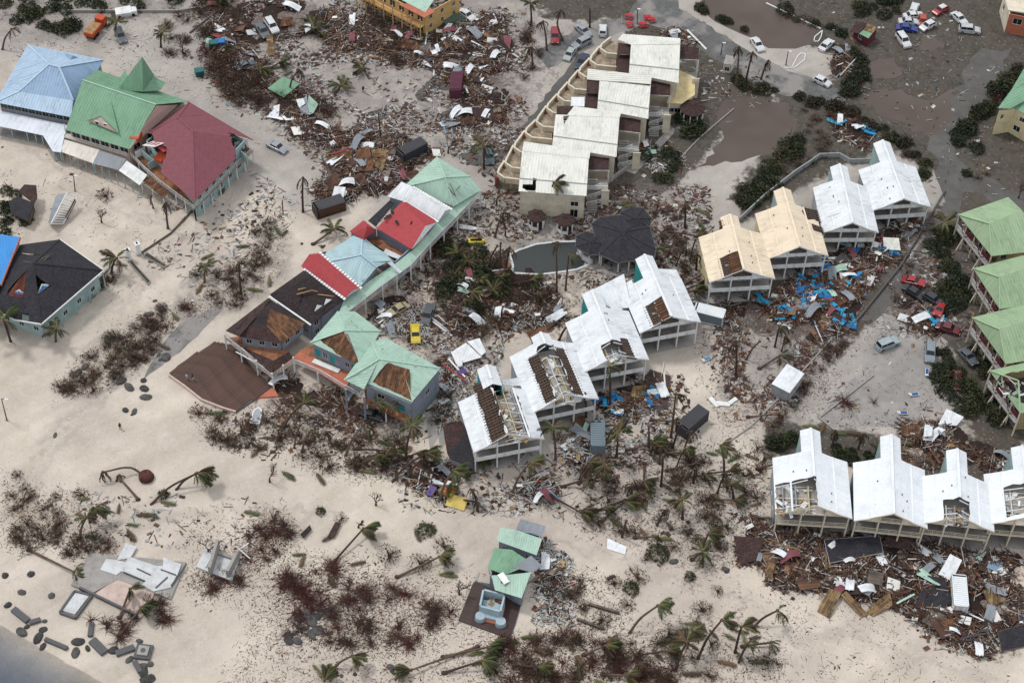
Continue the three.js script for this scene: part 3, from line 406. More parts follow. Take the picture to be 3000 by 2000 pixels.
villa('white gabled villa with the brown bare patch beside its ridge', GW, [1968, 926], [1888, 744], 11.6, { ...wh, holes: [[-3.4, -1.7, .2, -5, 'batten'], [-1.7, -.15, .2, -5.2, 'ply']], patch: [[-4.9, -3.6, -7, -12]], Ls: 5 });
villa('white gabled villa with a small open front above its balconies', GW, [1810, 1038], [1733, 850], 12, { ...wh, holes: [[-1.9, 1.9, .2, -3.6, 'open'], [1.9, 3.3, .2, -4.5, 'batten']], patch: [[2.5, 4.8, -6, -13]] });
villa('white gabled villa split open along its ridge with bare trusses', GW, [1658, 1153], [1583, 972], 12.2, { ...wh, he: 6, holes: [[-1.6, 1.7, .2, -12, 'open', .3], [-3.4, -1.6, -.2, -11, 'batten'], [1.7, 3.5, -.2, -11.5, 'batten', .3]], Ls: 1.5 });
villa('white gabled villa with rafters bare and its rooms open to the sky', GW, [1492, 1269], [1425, 1068], 12.4, { ...wh, he: 6, holes: [[-2.9, -.4, .2, -13, 'batten'], [-.4, 3.9, .2, -12.5, 'open', .35]], Ls: 4.5 });
villa('white roofed villa at the open car park end with teal stub wall', 'white villas beside the cream villas', [2499, 651], [2460, 479], 10.8, { hr: 8, he: 5.4, dim: M.interior, patch: [[-4.4, -1.6, -3.5, -12.5], [1.2, 2.7, -6, -10]], stub: M.paleTeal });
villa('white roofed villa farthest up the slope beside the soil verge', 'white villas beside the cream villas', [2650, 581], [2586, 409], 11.6, { hr: 8, he: 5.4, dim: M.interior, patch: [[1.6, 3.6, -6, -10]], Ls: 5.5, stub: M.paleTeal });
villa('cream roofed villa with a brown bare patch beside its front gable', GC, [2180, 789], [2138, 626], 12.4, { mats: M.creamRoofs, hr: 8.8, he: 6, wall: M.paleYellow, dim: M.greyPaint, holes: [[-3.6, -2, .2, -5, 'batten'], [-2, -.1, .2, -5, 'ply'], [-1.9, -.1, -12.3, -14, 'ply']], Ls: 3, stub: M.brick });
villa('cream roofed villa with its eave torn away beside the white villas', GC, [2344, 721], [2294, 548], 11.7, { mats: M.creamRoofs, hr: 8.8, he: 6, wall: M.paleYellow, dim: M.greyPaint, holes: [[4.1, 6.2, -6, -7.8, 'batten'], [3.2, 6.2, -9, -12.5, 'batten', .4]], Ls: 4, stub: M.paleTeal });
const rw = { mats: M.rowRoofs, rh: .02, he: 6.3, hr: 9.2, dim: M.interior, post: M.creamPaint, wall: M.greyPaint, rail: true, Ls: 4.6, stub: M.paleTeal };
villa('white villa with open rooms at the corner of its roof', GR, [2393, 1480], [2376, 1253], 12.6, { ...rw, holes: [[-6.1, .25, .3, -6, 'open', .15]] });
villa('white villa with its whole roof unbroken in the row', GR, [2620, 1504], [2612, 1272], 12, { ...rw });
villa('white villa with a ragged opening cut in its front gable', GR, [2817, 1513], [2806, 1313], 12, { ...rw, holes: [[-2.6, 1.6, .3, -4, 'open', .2]] });
villa('white villa with bare trusses cut off by the frame edge', GR, [3022, 1512], [2996, 1304], 12.4, { ...rw, holes: [[-3.6, 4, -.8, -7, 'open', .2]] });
// ---------------------------------------------------------------- other buildings, surveyed corner by corner
const bld = (name, label, c, group, cat = 'house') => { const g = thing(name, label, cat, at(...c), 0, group); g.P = (x, y, h = 0) => at(x, y, h).sub(g.position); g.S = (s) => s.trim().split(/\s+/).map((q) => g.P(...q.split(',').map(Number))); g.roof = new THREE.Group(); g.roof.name = 'roof'; g.add(g.roof); return g; };
const F = (g, m, s, o = {}) => roofFace(o.part ?? g.roof, g.S(s), m, o);
const cap = (g, s, m, w = .4) => { const q = g.S(s); for (let i = 0; i + 1 < q.length; i++) obj('ridge_cap', bar(q[i].clone().add(V(0, .05, 0)), q[i + 1].clone().add(V(0, .05, 0)), w, .07), m, g.roof); };
const SH = { flat: true, rib: 1, per: 2.4, name: 'roof_panel', th: .1 }; // shingled slopes: panels without ribs
// triangle or polygon panel standing upright (gable)
const panel = (g, P, m, name = 'gable_wall', t = .12) => { const q = new QB(), n = P[1].clone().sub(P[0]).cross(P[2].clone().sub(P[0])).normalize().multiplyScalar(t), B = P.map((p) => p.clone().sub(n)); const uv = (p) => [Math.hypot(p.x, p.z), p.y]; for (let i = 1; i + 1 < P.length; i++) { q.quad(P[0], P[i], P[i + 1], P[i + 1], ...[P[0], P[i], P[i + 1], P[i + 1]].map(uv)); q.quad(B[0], B[i + 1], B[i], B[i], ...[B[0], B[i + 1], B[i], B[i]].map(uv)); } P.forEach((p, i) => { const j = (i + 1) % P.length; q.quad(p, P[j], B[j], B[i], uv(p), uv(P[j]), uv(B[j]), uv(B[i])); }); return obj(name, q.geo(), m, g); };
const inset = (P, d) => { const c = P.reduce((s, p) => s.add(p), V(0, 0, 0)).multiplyScalar(1 / P.length); return P.map((p) => { const v = p.clone().sub(c).setY(0), L = v.length(); return p.clone().sub(v.multiplyScalar(Math.min(.9, d / L))); }); };
const wins = (L, y, n, w = 1.1, h = 1.2, k) => Array.from({ length: n }, (_, i) => [(i + .5) * L / n - w / 2, (i + .5) * L / n + w / 2, y, y + h, k]);
const walls = (g, P, y0, y1, m, n, y = [1], o = {}) => P.forEach((a, i) => { const b = P[(i + 1) % P.length], L = a.distanceTo(b), k = Array.isArray(n) ? n[i] : n, A = a.clone().setY(0), B = b.clone().setY(0), d = B.clone().sub(A).normalize().multiplyScalar(.1); wall(g, A.add(d), B.sub(d), y0, y1, m, k ? y.flatMap((q) => wins(L - .2, q, k, o.w, o.h, o.k)) : [], o); });
const lerpN = (a, b, n) => Array.from({ length: n + 1 }, (_, i) => a.clone().lerp(b, i / n));

{ // pale blue hipped house
  const g = bld('hipped_house', 'pale blue hipped roof house with white lean-to at the left edge', [110, 330]), R = M.paleBlueRoofs, o = { rib: .6, per: 2 };
  F(g, R, '80,131,6.2 303,174,6.2 172,196,10.4 142,188,10.5', o); F(g, R, '80,131,6.2 142,188,10.5 53,268,7.4 -16,299,6.2', o); F(g, R, '-16,299,6.2 53,268,7.4 213,294,7.4 207,343,6.2', o);
  F(g, M.blueRoofs, '142,188,10.5 172,196,10.4 213,294,7.4 53,268,7.4', o); F(g, M.blueRoofs, '172,196,10.4 303,174,6.2 207,343,6.2 213,294,7.4', o);  // front and right slopes: their shade is put into a darker blue
  cap(g, '80,131,6.2 142,188,10.5 53,268,7.4 -16,299,6.2', R[0]); cap(g, '142,188,10.5 172,196,10.4 303,174,6.2', R[0]); cap(g, '172,196,10.4 213,294,7.4', R[0]);
  F(g, M.blueRoofs, '213,162,8.2 196,184,8.0 190,155,6.8', o); F(g, M.blueRoofs, '213,162,8.2 196,184,8.0 232,170,6.8', o);
  const E = inset(g.S('80,131,6 303,174,6 207,343,6 -16,299,6'), .9); walls(g, E, 0, 5.9, M.bluegrey, [0, 0, 10, 3], [4.2], { w: 1.5, h: 1.5, frame: M.paleTeal });
  const lo = { rib: 1.2, per: 2, rh: .03, part: g };
  F(g, M.lilacAwnings, '-30,318,4.1 195,366,4.1 177,446,3.1 153,443,3.1 124,396,3.1 19,374,3.1 -30,364,3.1', { ...lo, name: 'awning_sheet' });
  posts(g, g.S('30,372,3 75,381,3 120,392,3 155,440,3 174,442,3 100,387,3'), 0, 3.05, .22, M.paleTeal); obj('floor', prism(g.S('-20,330,3 190,380,3 177,440,3 150,438,3 122,392,3 -20,362,3').map((p) => p.setY(0)), .02, .2), M.concrete, g);
}
{ // green house with steep tower roof
  const g = bld('gabled_house', 'green roofed house with steep tower roof beside the pale blue house', [360, 400]), R = M.greenRoofs, o = { rib: .6, per: 2 };
  F(g, R, '241,234,11 456,306,11 378,437,6.3 191,380,6.3', o); F(g, R, '241,234,11 284,204,6.8 552,297,6.8 456,306,11', o); cap(g, '241,234,11.02 456,306,11.02', M.mintRoof, .25);
  panel(g, g.S('456,309,10.6 520,306,7 380,432,6.6'), M.pinkPaint);
  F(g, M.greenRoofs, '416,166,15.5 343,263,9.8 418,268,9.6', o); F(g, R, '416,166,15.5 418,268,9.6 452,222,8.2', o); F(g, R, '416,166,15.5 452,222,8.2 374,224,8.2', o); F(g, R, '416,166,15.5 374,224,8.2 343,263,9.8', o);
  F(g, R, '449,222,9 483,242,7.4 468,264,8.2 418,268,9.6', o); F(g, R, '374,224,9 366,204,8 352,226,7.4 345,262,9.4', o);
  F(g, R, '324,298,10.1 293,339,9.7 252,354,8.1', { ...o, rib: .5 }); F(g, R, '324,298,10.1 347,390,8.1 293,339,9.7', { ...o, rib: .5 });
  panel(g, g.S('256,353,7.95 342,388,7.95 293,341,9.5'), M.pinkPaint); for (const q of ['283,357,8.2', '308,364,8.2']) { const p = g.S(q)[0]; const w = obj('window', bx(.9, .9, .16, p.x + .1, p.y + .1, p.z + .35, -.35), M.whitePaint, g); obj('pane', bx(.66, .66, .2, p.x + .1, p.y + .1, p.z + .36, -.35), M.glass, w); }
  const E = inset(g.S('284,204,6 552,297,6 378,437,6 191,380,6'), .9); walls(g, E, 0, 6.1, M.pinkPaint, [0, 4, 6, 0], [3.9], { w: 1.9, h: 1.5 });
  const lo = { rib: 1.2, per: 2, rh: .03, part: g, name: 'awning_sheet' };
  F(g, M.creamAwnings, '188,408,3.9 290,438,3.9 271,478,2.9 177,444,2.9', lo); F(g, M.greyRoofs, '290,439,3.9 369,466,3.9 347,498,2.9 271,479,2.9', lo); F(g, M.mintRoofs.map((m) => M.whitePaint), '370,470,3.9 430,512,3.9 408,542,2.9 347,499,2.9', lo);
  posts(g, [...lerpN(...g.S('180,446,2.9 270,480,2.9'), 4), ...lerpN(...g.S('275,481,2.9 405,540,2.9'), 6)], 0, 2.9, .16, M.paleTeal);
  obj('balcony', prism(g.S('193,390,3.7 376,444,3.7 372,456,3.7 189,402,3.7').map((p) => p.setY(0)), 3.55, 3.8), M.creamPaint, g); railing(g, g.S('189,403,3.8 372,457,3.8'), .9, M.whitePaint, .5); posts(g, lerpN(...g.S('192,390,3.8 374,445,3.8'), 7), 3.8, 6.2, .18, M.whitePaint);
}
{ // maroon hipped house with balcony
  const g = bld('hipped_house', 'maroon shingled hip roof house ringed by a white balcony', [570, 480]), R = M.maroonRoofs, hL = rag(g.S('350,430,6.8 405,380,7 432,392,7.4 460,425,8 490,440,8.4 478,470,7.8 470,512,6.8 440,500,6.6'), .22);
  F(g, R, '378,428,6.8 553,298,6.8 520,344,11.4', { ...SH, holes: [hL] }); F(g, R, '553,298,6.8 743,410,6.8 563,383,11.4 520,344,11.4', { ...SH, holes: [rag(g.S('668,398,7 742,410,7 728,470,7 690,440,7'), .3)] }); F(g, R, '743,410,6.8 569,588,6.8 563,383,11.4', { ...SH, holes: [rag(g.S('680,420,7 742,405,7 735,470,7 695,470,7'), .3)] }); F(g, R, '569,588,6.8 378,428,6.8 520,344,11.4 563,383,11.4', { ...SH, holes: [hL] });
  cap(g, '425,392,7.3 520,344,11.4 563,383,11.4 569,588,6.8', M.maroonRoofs[0], .3); cap(g, '553,298,6.8 520,344,11.4', M.maroonRoof, .3);
  const E = inset(g.S('400,412,6.6 553,298,6.6 743,410,6.6 569,588,6.6'), 1.9); walls(g, E, 3.4, 6.7, M.paleTeal, [3, 0, 7, 7], [4], { h: 1.7 }); walls(g, inset(E, .5), 0, 3.1, M.paleTeal, [2, 0, 5, 5], [.9]);
  const D = g.S('372,446,3.4 553,330,3.4 742,440,3.4 568,612,3.4'); obj('balcony_floor', prism(D.map((p) => p.clone().setY(0)), 3.15, 3.4), M.deckTan, g);
  railing(g, [D[0], g.P(425, 500, 3.4), g.P(470, 540, 3.4), D[3], g.P(650, 530, 3.4), D[2]].map((p) => p.clone().setY(3.4)), 1, M.whitePaint, .4); posts(g, [...lerpN(D[0], D[3], 7), ...lerpN(D[3], D[2], 7)].map((p) => p.clone().lerp(g.P(570, 470, 3.4), .02)), 0, 3.15, .22, M.whitePaint, 'column');
  // wrecked corner rooms
  const q = g.P(700, 452, 3.4); for (const [w, d, x, z, r] of [[3.6, .12, -2, 1, .5], [3.2, .12, 1.2, 2, -.9], [2.8, .12, .4, -1.4, .5]]) obj('inner_wall', bx(w, 2.3, d, q.x + x, 4.6, q.z + z, r), pick([M.paleTeal, M.whitePaint]), g); obj('inner_floor', bx(3.4, .08, 2.6, q.x, 4.9, q.z, .5), M.plyDark, g);
  const s = g.P(440, 470, 3.4); for (const [w, d, x, z, r, m] of [[4.4, .12, -.5, .2, -.75, 'paleTeal'], [3, .12, 1.2, 1.8, .8, 'paleTeal'], [2.4, .12, -2, -1, .8, 'whitePaint']]) obj('inner_wall', bx(w, 1.9, d, s.x + x, 4.4, s.z + z, r), M[m], g); obj('inner_floor', bx(4, .1, 2.4, s.x - .5, 3.7, s.z + .4, -.75), M.ply, g);
  F(g, M.plys, '415,528,3.1 440,515,3.3 498,560,3.3 478,580,3.0', { flat: true, rib: 1, per: 1, name: 'wood_panel', part: g }); posts(g, g.S('412,530,3 445,556,3 478,582,3'), 0, 2.9, .14, M.whitePaint);
}
{ // loose wreck on top of the maroon roof
  const lo = (name, label, cat, c, h, w, t, l, m, ry, rx, rz, rows) => { const p = at(...c, h), o = thing(name, label, cat, p); obj('panel', bx(w, t, l, 0, 0, 0, ry, rx, rz), m, o); if (rows) for (let i = 0; i < rows; i++) for (let j = 0; j < 2; j++) obj('slot', bx(w * .18, .04, l * .32, -w * .3 + i * w * .3, t / 2 + .01, -l * .2 + j * l * .4, 0).applyMatrix4(new THREE.Matrix4().makeRotationFromEuler(new THREE.Euler(rx, ry, rz, 'YXZ'))), M.redRoof, o); return o; };
  lo('flung_roofing', 'white roof panel with red slots flung onto the maroon roof', 'roof panel', [459, 418], 8.6, 3.1, .14, 5, M.whitePaint, -.55, -.35, .3, 3);
  lo('orange_crate', 'orange tiled roof fragment beside the pink gable', 'roof fragment', [398, 398], 7.2, 2, 1.0, 2.1, M.orange, -.25, .2, .1); lo('orange_crate', 'orange tiled roof fragment at the balcony edge below the red slotted panel', 'roof fragment', [472, 463], 6.6, 2.2, 1.1, 1.9, M.orange, -.6, .2, .15);
  lo('awning_piece', 'torn red awning folded on the maroon roof', 'awning', [490, 430], 8.0, 1.6, .1, 4, M.redRoof, -.6, -.3, -.25);
}
{ // dark shingled house at the left edge
  const g = bld('shingled_house', 'black shingled hip roof house with bare red battens at the left edge', [140, 900]), R = M.darkRoofs;
  const hb = g.S('20,860,6.5 55,800,8 78,790,8.5 66,868,7'), h2 = g.S('85,800,8.5 146,833,7.4 110,865,6.8'), h3 = g.S('64,924,5 84,924,5 86,945,4.5 66,945,4.5');
  F(g, R, '174,701,5 303,792,5 96,771,9.4', SH); F(g, R, '303,792,5 120,950,5 96,771,9.4', { ...SH, holes: [rag(h2, .15)] }); F(g, R, '120,950,5 41,937,5 -30,900,5 96,771,9.4', { ...SH, holes: [rag(hb, .2), h3] }); F(g, R, '-30,900,5 -10,780,5 60,716,5 174,701,5 96,771,9.4', SH);
  cap(g, '174,701,5 96,771,9.4 303,792,5', M.darkRoof, .25); cap(g, '96,771,9.4 120,950,5', M.darkRoof, .25);
  const bt = g.S('20,862,6.3 78,788,8.7 66,870,6.8'), up = V(0, -.05, 0); for (let i = 0; i < 16; i++) { const t = i / 15; obj('batten', bar(bt[0].clone().lerp(bt[1], t).add(up), bt[2].clone().lerp(bt[1], t).add(up), .12, .07), M.brick, g); }
  F(g, M.plyDarks, '18,868,6.2 76,786,8.5 112,868,6.4', { flat: true, per: 1, rib: 1, name: 'roof_board', part: g, th: .03 });
  for (const q of [['34,860,6.2 78,866,6.6 52,848,7.3'], ['108,862,6.4 146,833,6.9 122,832,7.6']]) { panel(g, g.S(q[0]), M.whitePaint, 'dormer_gable', .2); const c = g.S(q[0]); panel(g, c.map((p) => p.clone().lerp(c[0].clone().add(c[1]).add(c[2]).multiplyScalar(1 / 3), .4).add(V(0, .06, .12))), M.brightBlueRoof, 'dormer_infill', .2); }
  for (const s of ['68,765,8.4 98,770,8.6 140,748,8.2', '110,782,8.4 184,778,7.2', '110,782,8.4 145,745,8.2', '88,805,8.2 106,864,6.6']) { const q = g.S(s); for (let i = 0; i + 1 < q.length; i++) obj('trim_board', bar(q[i], q[i + 1], .18, .1), M.greywood, g); }
  const E = g.S('174,701,5 303,792,5 120,950,5 41,937,5 -30,900,5'); for (let i = 0; i < 4; i++) obj('gutter', bar(E[i], E[i + 1], .18, .22), M.whitePaint, g);
  walls(g, inset(g.S('174,701,4.8 303,792,4.8 120,950,4.8 -30,900,4.8 -10,780,4.8'), 1.2), 0, 4.7, M.paleTeal, [0, 4, 3, 0, 0], [1.2]); posts(g, inset([...lerpN(...g.S('303,792,4.8 120,950,4.8'), 4)], .4), 0, 4.9, .2, M.paleTeal);
  obj('side_path_kerb', bar(g.S('300,800')[0].setY(.06), g.S('250,880')[0].setY(.06), .2, .16), M.concrete, g);
}
{ const g = bld('blue_roof_house', 'bright blue roofed building cut off by the left edge', [-10, 800]); F(g, M.brightBlueRoofs, '-120,670,7 56,694,7 0,832,7 -60,900,7 -160,860,7', { rib: .5, per: 3, dir: V(.3, 0, 1) }); walls(g, inset(g.S('-120,670,6.6 56,694,6.6 0,832,6.6 -160,860,6.6'), .4), 0, 6.6, M.pinkPaint, 0); obj('fascia', bar(...g.S('58,696,6.8 2,836,6.8'), .2, .4), M.terra, g); }

// ---- the arcade: shops under many roofs, with one long veranda roof
{
  const g = bld('arcade_building', 'long shop arcade under mint, white, red and black roofs', [1110, 860], null, 'arcade');
  const outer = '1408,557,4.4 1340,628,4.4 1260,710,4.4 1203,774,4.4 1120,832,4.4 1018,911,4.4 985,935,4.4', inner = '940,925,5 1008,876,5 1056,840,5 1158,772,5 1209,731,5 1241,702,5 1282,648,5 1330,600,5';
  const O = outer.split(' '), I = inner.split(' ').reverse(); for (let i = 0; i + 1 < 7; i++) F(g, M.mintRoofs, `${I[i]} ${O[i]} ${O[i + 1]} ${I[i + 1]}`, { rib: .55, per: 3, name: 'veranda_sheet' });
  const op = g.S(outer); for (let i = 0; i < 6; i++) { const a = op[i].clone().setY(4.2), b = op[i + 1].clone().setY(4.2); obj('fascia', bar(a, b, .14, .34), M.whitePaint, g); railing(g, [a.clone().setY(2.9), b.clone().setY(2.9)], .7, M.whitePaint, .5); posts(g, lerpN(a, b, i < 5 ? 2 : 1).slice(0, -1), 0, 4.1, .26, M.whitePaint, 'column'); }
  const ip = g.S(inner.replace(/,5/g, ',5')); for (let i = 0; i + 1 < ip.length; i++) { const L = ip[i].distanceTo(ip[i + 1]); wall(g, ip[i].clone().setY(0), ip[i + 1].clone().setY(0), 0, 4.8, pick([M.pinkPaint, M.terra, M.bluegrey]), wins(L, .3, Math.max(1, Math.round(L / 3)), 1.5, 2.1)); }
  const r = { rib: .55, per: 3 };
  // mint hip end
  F(g, M.mintRoofs, '1279,459,6.4 1378,516,6.4 1303,519,9.4', r); F(g, M.mintRoofs, '1378,516,6.4 1408,557,5 1330,604,5.6 1303,519,9.4', r); F(g, M.mintRoofs, '1330,604,5.6 1180,548,6.4 1303,519,9.4', r); F(g, M.mintRoofs, '1180,548,6.4 1279,459,6.4 1303,519,9.4', r);
  cap(g, '1279,459,6.4 1303,519,9.4 1330,604,5.7', M.mintRoof, .3); cap(g, '1180,548,6.4 1303,519,9.4 1378,516,6.4', M.mintRoof, .3);
  for (const s of ['1312,548,8.2 1332,572,6.9', '1336,558,7.4 1350,540,7', '1318,536,8.7 1336,576,6.8']) obj('torn_strip', bar(...g.S(s), .12, .06), M.greywood, g);
  // white gable
  F(g, M.whiteRoofs, '1176,532,7.8 1212,548,7.8 1321,612,6.2 1304,617,7.6', r); F(g, M.whiteRoofs, '1176,532,7.8 1304,617,7.6 1286,645,6 1190,592,6 1134,575,6', r); F(g, M.whiteRoofs, '1304,617,7.6 1321,612,6.2 1286,645,6', r);
  // red roofs
  F(g, M.redRoofs, '1176,592,7.8 1246,662,7.4 1281,648,6.4 1190,591,7.4', SH); F(g, M.redRoofs, '1176,592,7.8 1103,668,6 1206,730,6 1246,662,7.4', SH); F(g, M.whiteRoofs, '1246,662,7.4 1206,730,6 1281,648,6.3', r);
  F(g, M.redRoofs, '1064,645,6.2 1024,677,5.2 1064,702,5.2 1076,662,7', SH); F(g, M.redRoofs, '1076,662,7 1064,702,5.2 1103,674,5.6', SH); F(g, M.redRoofs, '1064,645,6.2 1076,662,7 1103,674,5.6', SH);
  F(g, M.darkRoofs, '1142,586,5 1078,646,4.8 1100,663,4.9 1155,596,5', SH);
  for (const p of [[1138, 632], [1162, 650], [1208, 640], [1128, 640], [1205, 652], [1150, 622]]) obj('bare_patch', rot(bx(rr(.5, 1.2), .03, rr(.3, .7), 0, 0, 0, rr(0, 3)), .1, g.P(p[0], p[1], 7.22)), M.charRoof, g.roof);
  // aqua cross-hip
  F(g, M.aquaRoofs, '1035,690,6 952,742,6 966,765,6 1058,746,8', r); F(g, M.aquaRoofs, '966,765,6 1057,837,6 1104,782,6.6 1058,746,8', r); F(g, M.aquaRoofs, '1058,746,8 1104,782,6.6 1135,768,6 1154,772,6 1130,742,6 1064,701,6 1060,704,7.8', r); F(g, M.aquaRoofs, '1060,704,7.8 1064,701,6 1035,690,6 1058,746,8', r);
  cap(g, '966,765,6.1 1058,746,8.05 1104,782,6.7', M.paleBlueRoof, .3); cap(g, '1058,746,8.05 1060,704,7.9', M.paleBlueRoof, .3); F(g, M.plys, '1097,776,6.4 1128,767,6.1 1138,774,5.9 1106,784,6.2', { flat: true, per: 1, rib: 1, part: g, name: 'roof_board' });
  F(g, M.whiteRoofs, '1133,768,6.4 1150,768,6.4 1178,796,4.9 1170,800,4.8', r); wall(g, g.P(1102, 790, 5).setY(0), g.P(1062, 838, 5).setY(0), 4.7, 6.3, M.bluegrey, wins(6, 5, 3, .9, .9));
  // red gable 2
  F(g, M.redRoofs, '938,741,6 906,744,6.2 911,752,7.4 1034,848,7.2 1056,843,6', SH); F(g, M.redRoofs, '911,752,7.4 906,744,6.2 882,778,6 892,790,6 1008,875,6 1034,848,7.2', SH); F(g, M.whiteRoofs, '1034,848,7.2 1008,875,6 1056,843,6', r);
  for (const s of ['938,741,6.1 1056,843,6.1', '892,790,6.1 1008,875,6.1', '1186,592,6.4 1281,648,6.4', '1212,549,7.8 1321,612,6.3']) { const q = g.S(s); lerpN(q[0], q[1], 16).forEach((p, i) => i % 1 === 0 && obj('rafter_end', bx(.5, .14, .5, p.x, p.y + .02, p.z, .8), M.whitePaint, g)); }
  // black roof A, bare and burnt
  F(g, M.charRoofs, '892,790,6 790,862,5.4 800,872,5.2 912,806,7.6', SH); F(g, M.charRoofs, '912,806,7.6 800,872,5.2 911,951,5.2 960,914,5.4 1005,880,5.6', SH); F(g, M.charRoofs, '892,790,6 912,806,7.6 1005,880,5.6', SH);
  obj('gutter', bar(...g.S('788,868,5.3 910,952,5.2'), .3, .2), M.whitePaint, g); for (const s of ['868,862,6.6 914,850,7 930,854,6.7', '872,848,6.9 895,843,7.1', '930,862,6.6 978,868,6']) { const q = g.S(s); for (let i = 0; i + 1 < q.length; i++) obj('trim_board', bar(q[i], q[i + 1], .2, .1), M.palewood, g); }
  for (const s of ['922,912,6.2 944,895,6.4 930,893,6.9', '950,893,6.2 972,877,6.3 956,875,6.8']) panel(g, g.S(s), M.whitePaint, 'dormer_gable', .15);
  // black roof B with tan bare deck
  F(g, M.brownRoofs, '786,872,5.6 660,968,5.4 700,985,6.4 790,880,6.6', SH); F(g, M.charRoofs, '786,872,5.6 895,948,5.4 790,905,7.4', SH); F(g, M.plys, '790,905,7.4 895,948,5.4 826,1005,5.4 780,955,6.6', { ...SH, name: 'roof_board' }); F(g, M.brownRoofs, '780,955,6.6 826,1005,5.4 700,985,5.4 690,960,6', SH); F(g, M.charRoofs, '790,905,7.4 780,955,6.6 690,962,6 786,872,5.6', SH);
  obj('gutter', bar(...g.S('786,870,5.5 790,905,5.3'), .2, .16), M.whitePaint, g);
  const E = g.S('700,990,5 826,1008,5 895,950,5 800,880,5'); walls(g, inset(E, .5), 2.9, 5.2, M.bluegrey, [3, 2, 0, 0], [3.6]); walls(g, inset(g.S('1024,677,5 1103,668,5 1206,730,5 1158,772,5 1064,701,5'), .3), 0, 5.2, M.bluegrey, [0, 0, 2, 0, 0], [3.1], { k: 'shutter', h: 1.7 });
  walls(g, inset(g.S('935,745,5.6 966,765,5.6 1057,837,5.6 1008,874,5.6 892,788,5.6 882,778,5.6'), .5), 0, 5.6, M.bluegrey, 0); walls(g, inset(g.S('1134,575,5.6 1190,592,5.6 1286,645,5.6 1321,608,5.6 1180,548,5.6'), .5), 0, 5.6, M.bluegrey, 0); walls(g, inset(g.S('895,792,5 800,872,5 911,950,5 1005,882,5'), .6), 0, 5, M.bluegrey, [2, 3, 3, 0], [1, 3.2]);
  obj('courtyard_deck', prism(g.S('1076,704,3 1100,690,3 1200,735,3 1175,765,3 1140,742,3').map((p) => p.setY(0)), 2.8, 3), M.deckTan, g); F(g, M.whiteRoofs, '1120,742,4 1130,728,4.6 1180,752,4.2 1176,762,4', { ...r, part: g, name: 'awning_sheet' });
}
function rot(geo, tilt, p) { geo.rotateX(tilt); geo.translate(p.x, p.y, p.z); return geo; }
{ // lower black-roofed gallery and balconies of the corner building
  const g = bld('corner_gallery', 'white railed gallery under a dark roof at the corner of the deck', [740, 1080], null, 'gallery'), r = SH;
  F(g, M.brownRoofs, '655,972,4.6 700,1012,5.2 800,1056,5.2 795,1092,4.4', r); F(g, M.brownRoofs, '795,1092,4.4 800,1056,5.2 845,1030,5.2 858,1046,4.4', r);
  obj('gallery_floor', prism(g.S('660,990,2.9 795,1105,2.9 858,1060,2.9 830,1020,2.9 700,985,2.9').map((p) => p.setY(0)), 2.65, 2.9), M.deckTan, g);
  railing(g, g.S('660,994,2.9 725,1050,2.9 797,1108,2.9 860,1062,2.9'), 1, M.whitePaint, .35); posts(g, g.S('660,996,2.9 705,1034,2.9 752,1072,2.9 798,1110,2.9 830,1086,2.9 860,1064,2.9'), 0, 4.5, .24, M.whitePaint, 'column');
  for (const s of ['664,985,4.4 760,1062,3.2', '690,1030,4 800,1090,2.5']) obj('fallen_gutter', bar(...g.S(s), .2, .16), M.whitePaint, g);
}
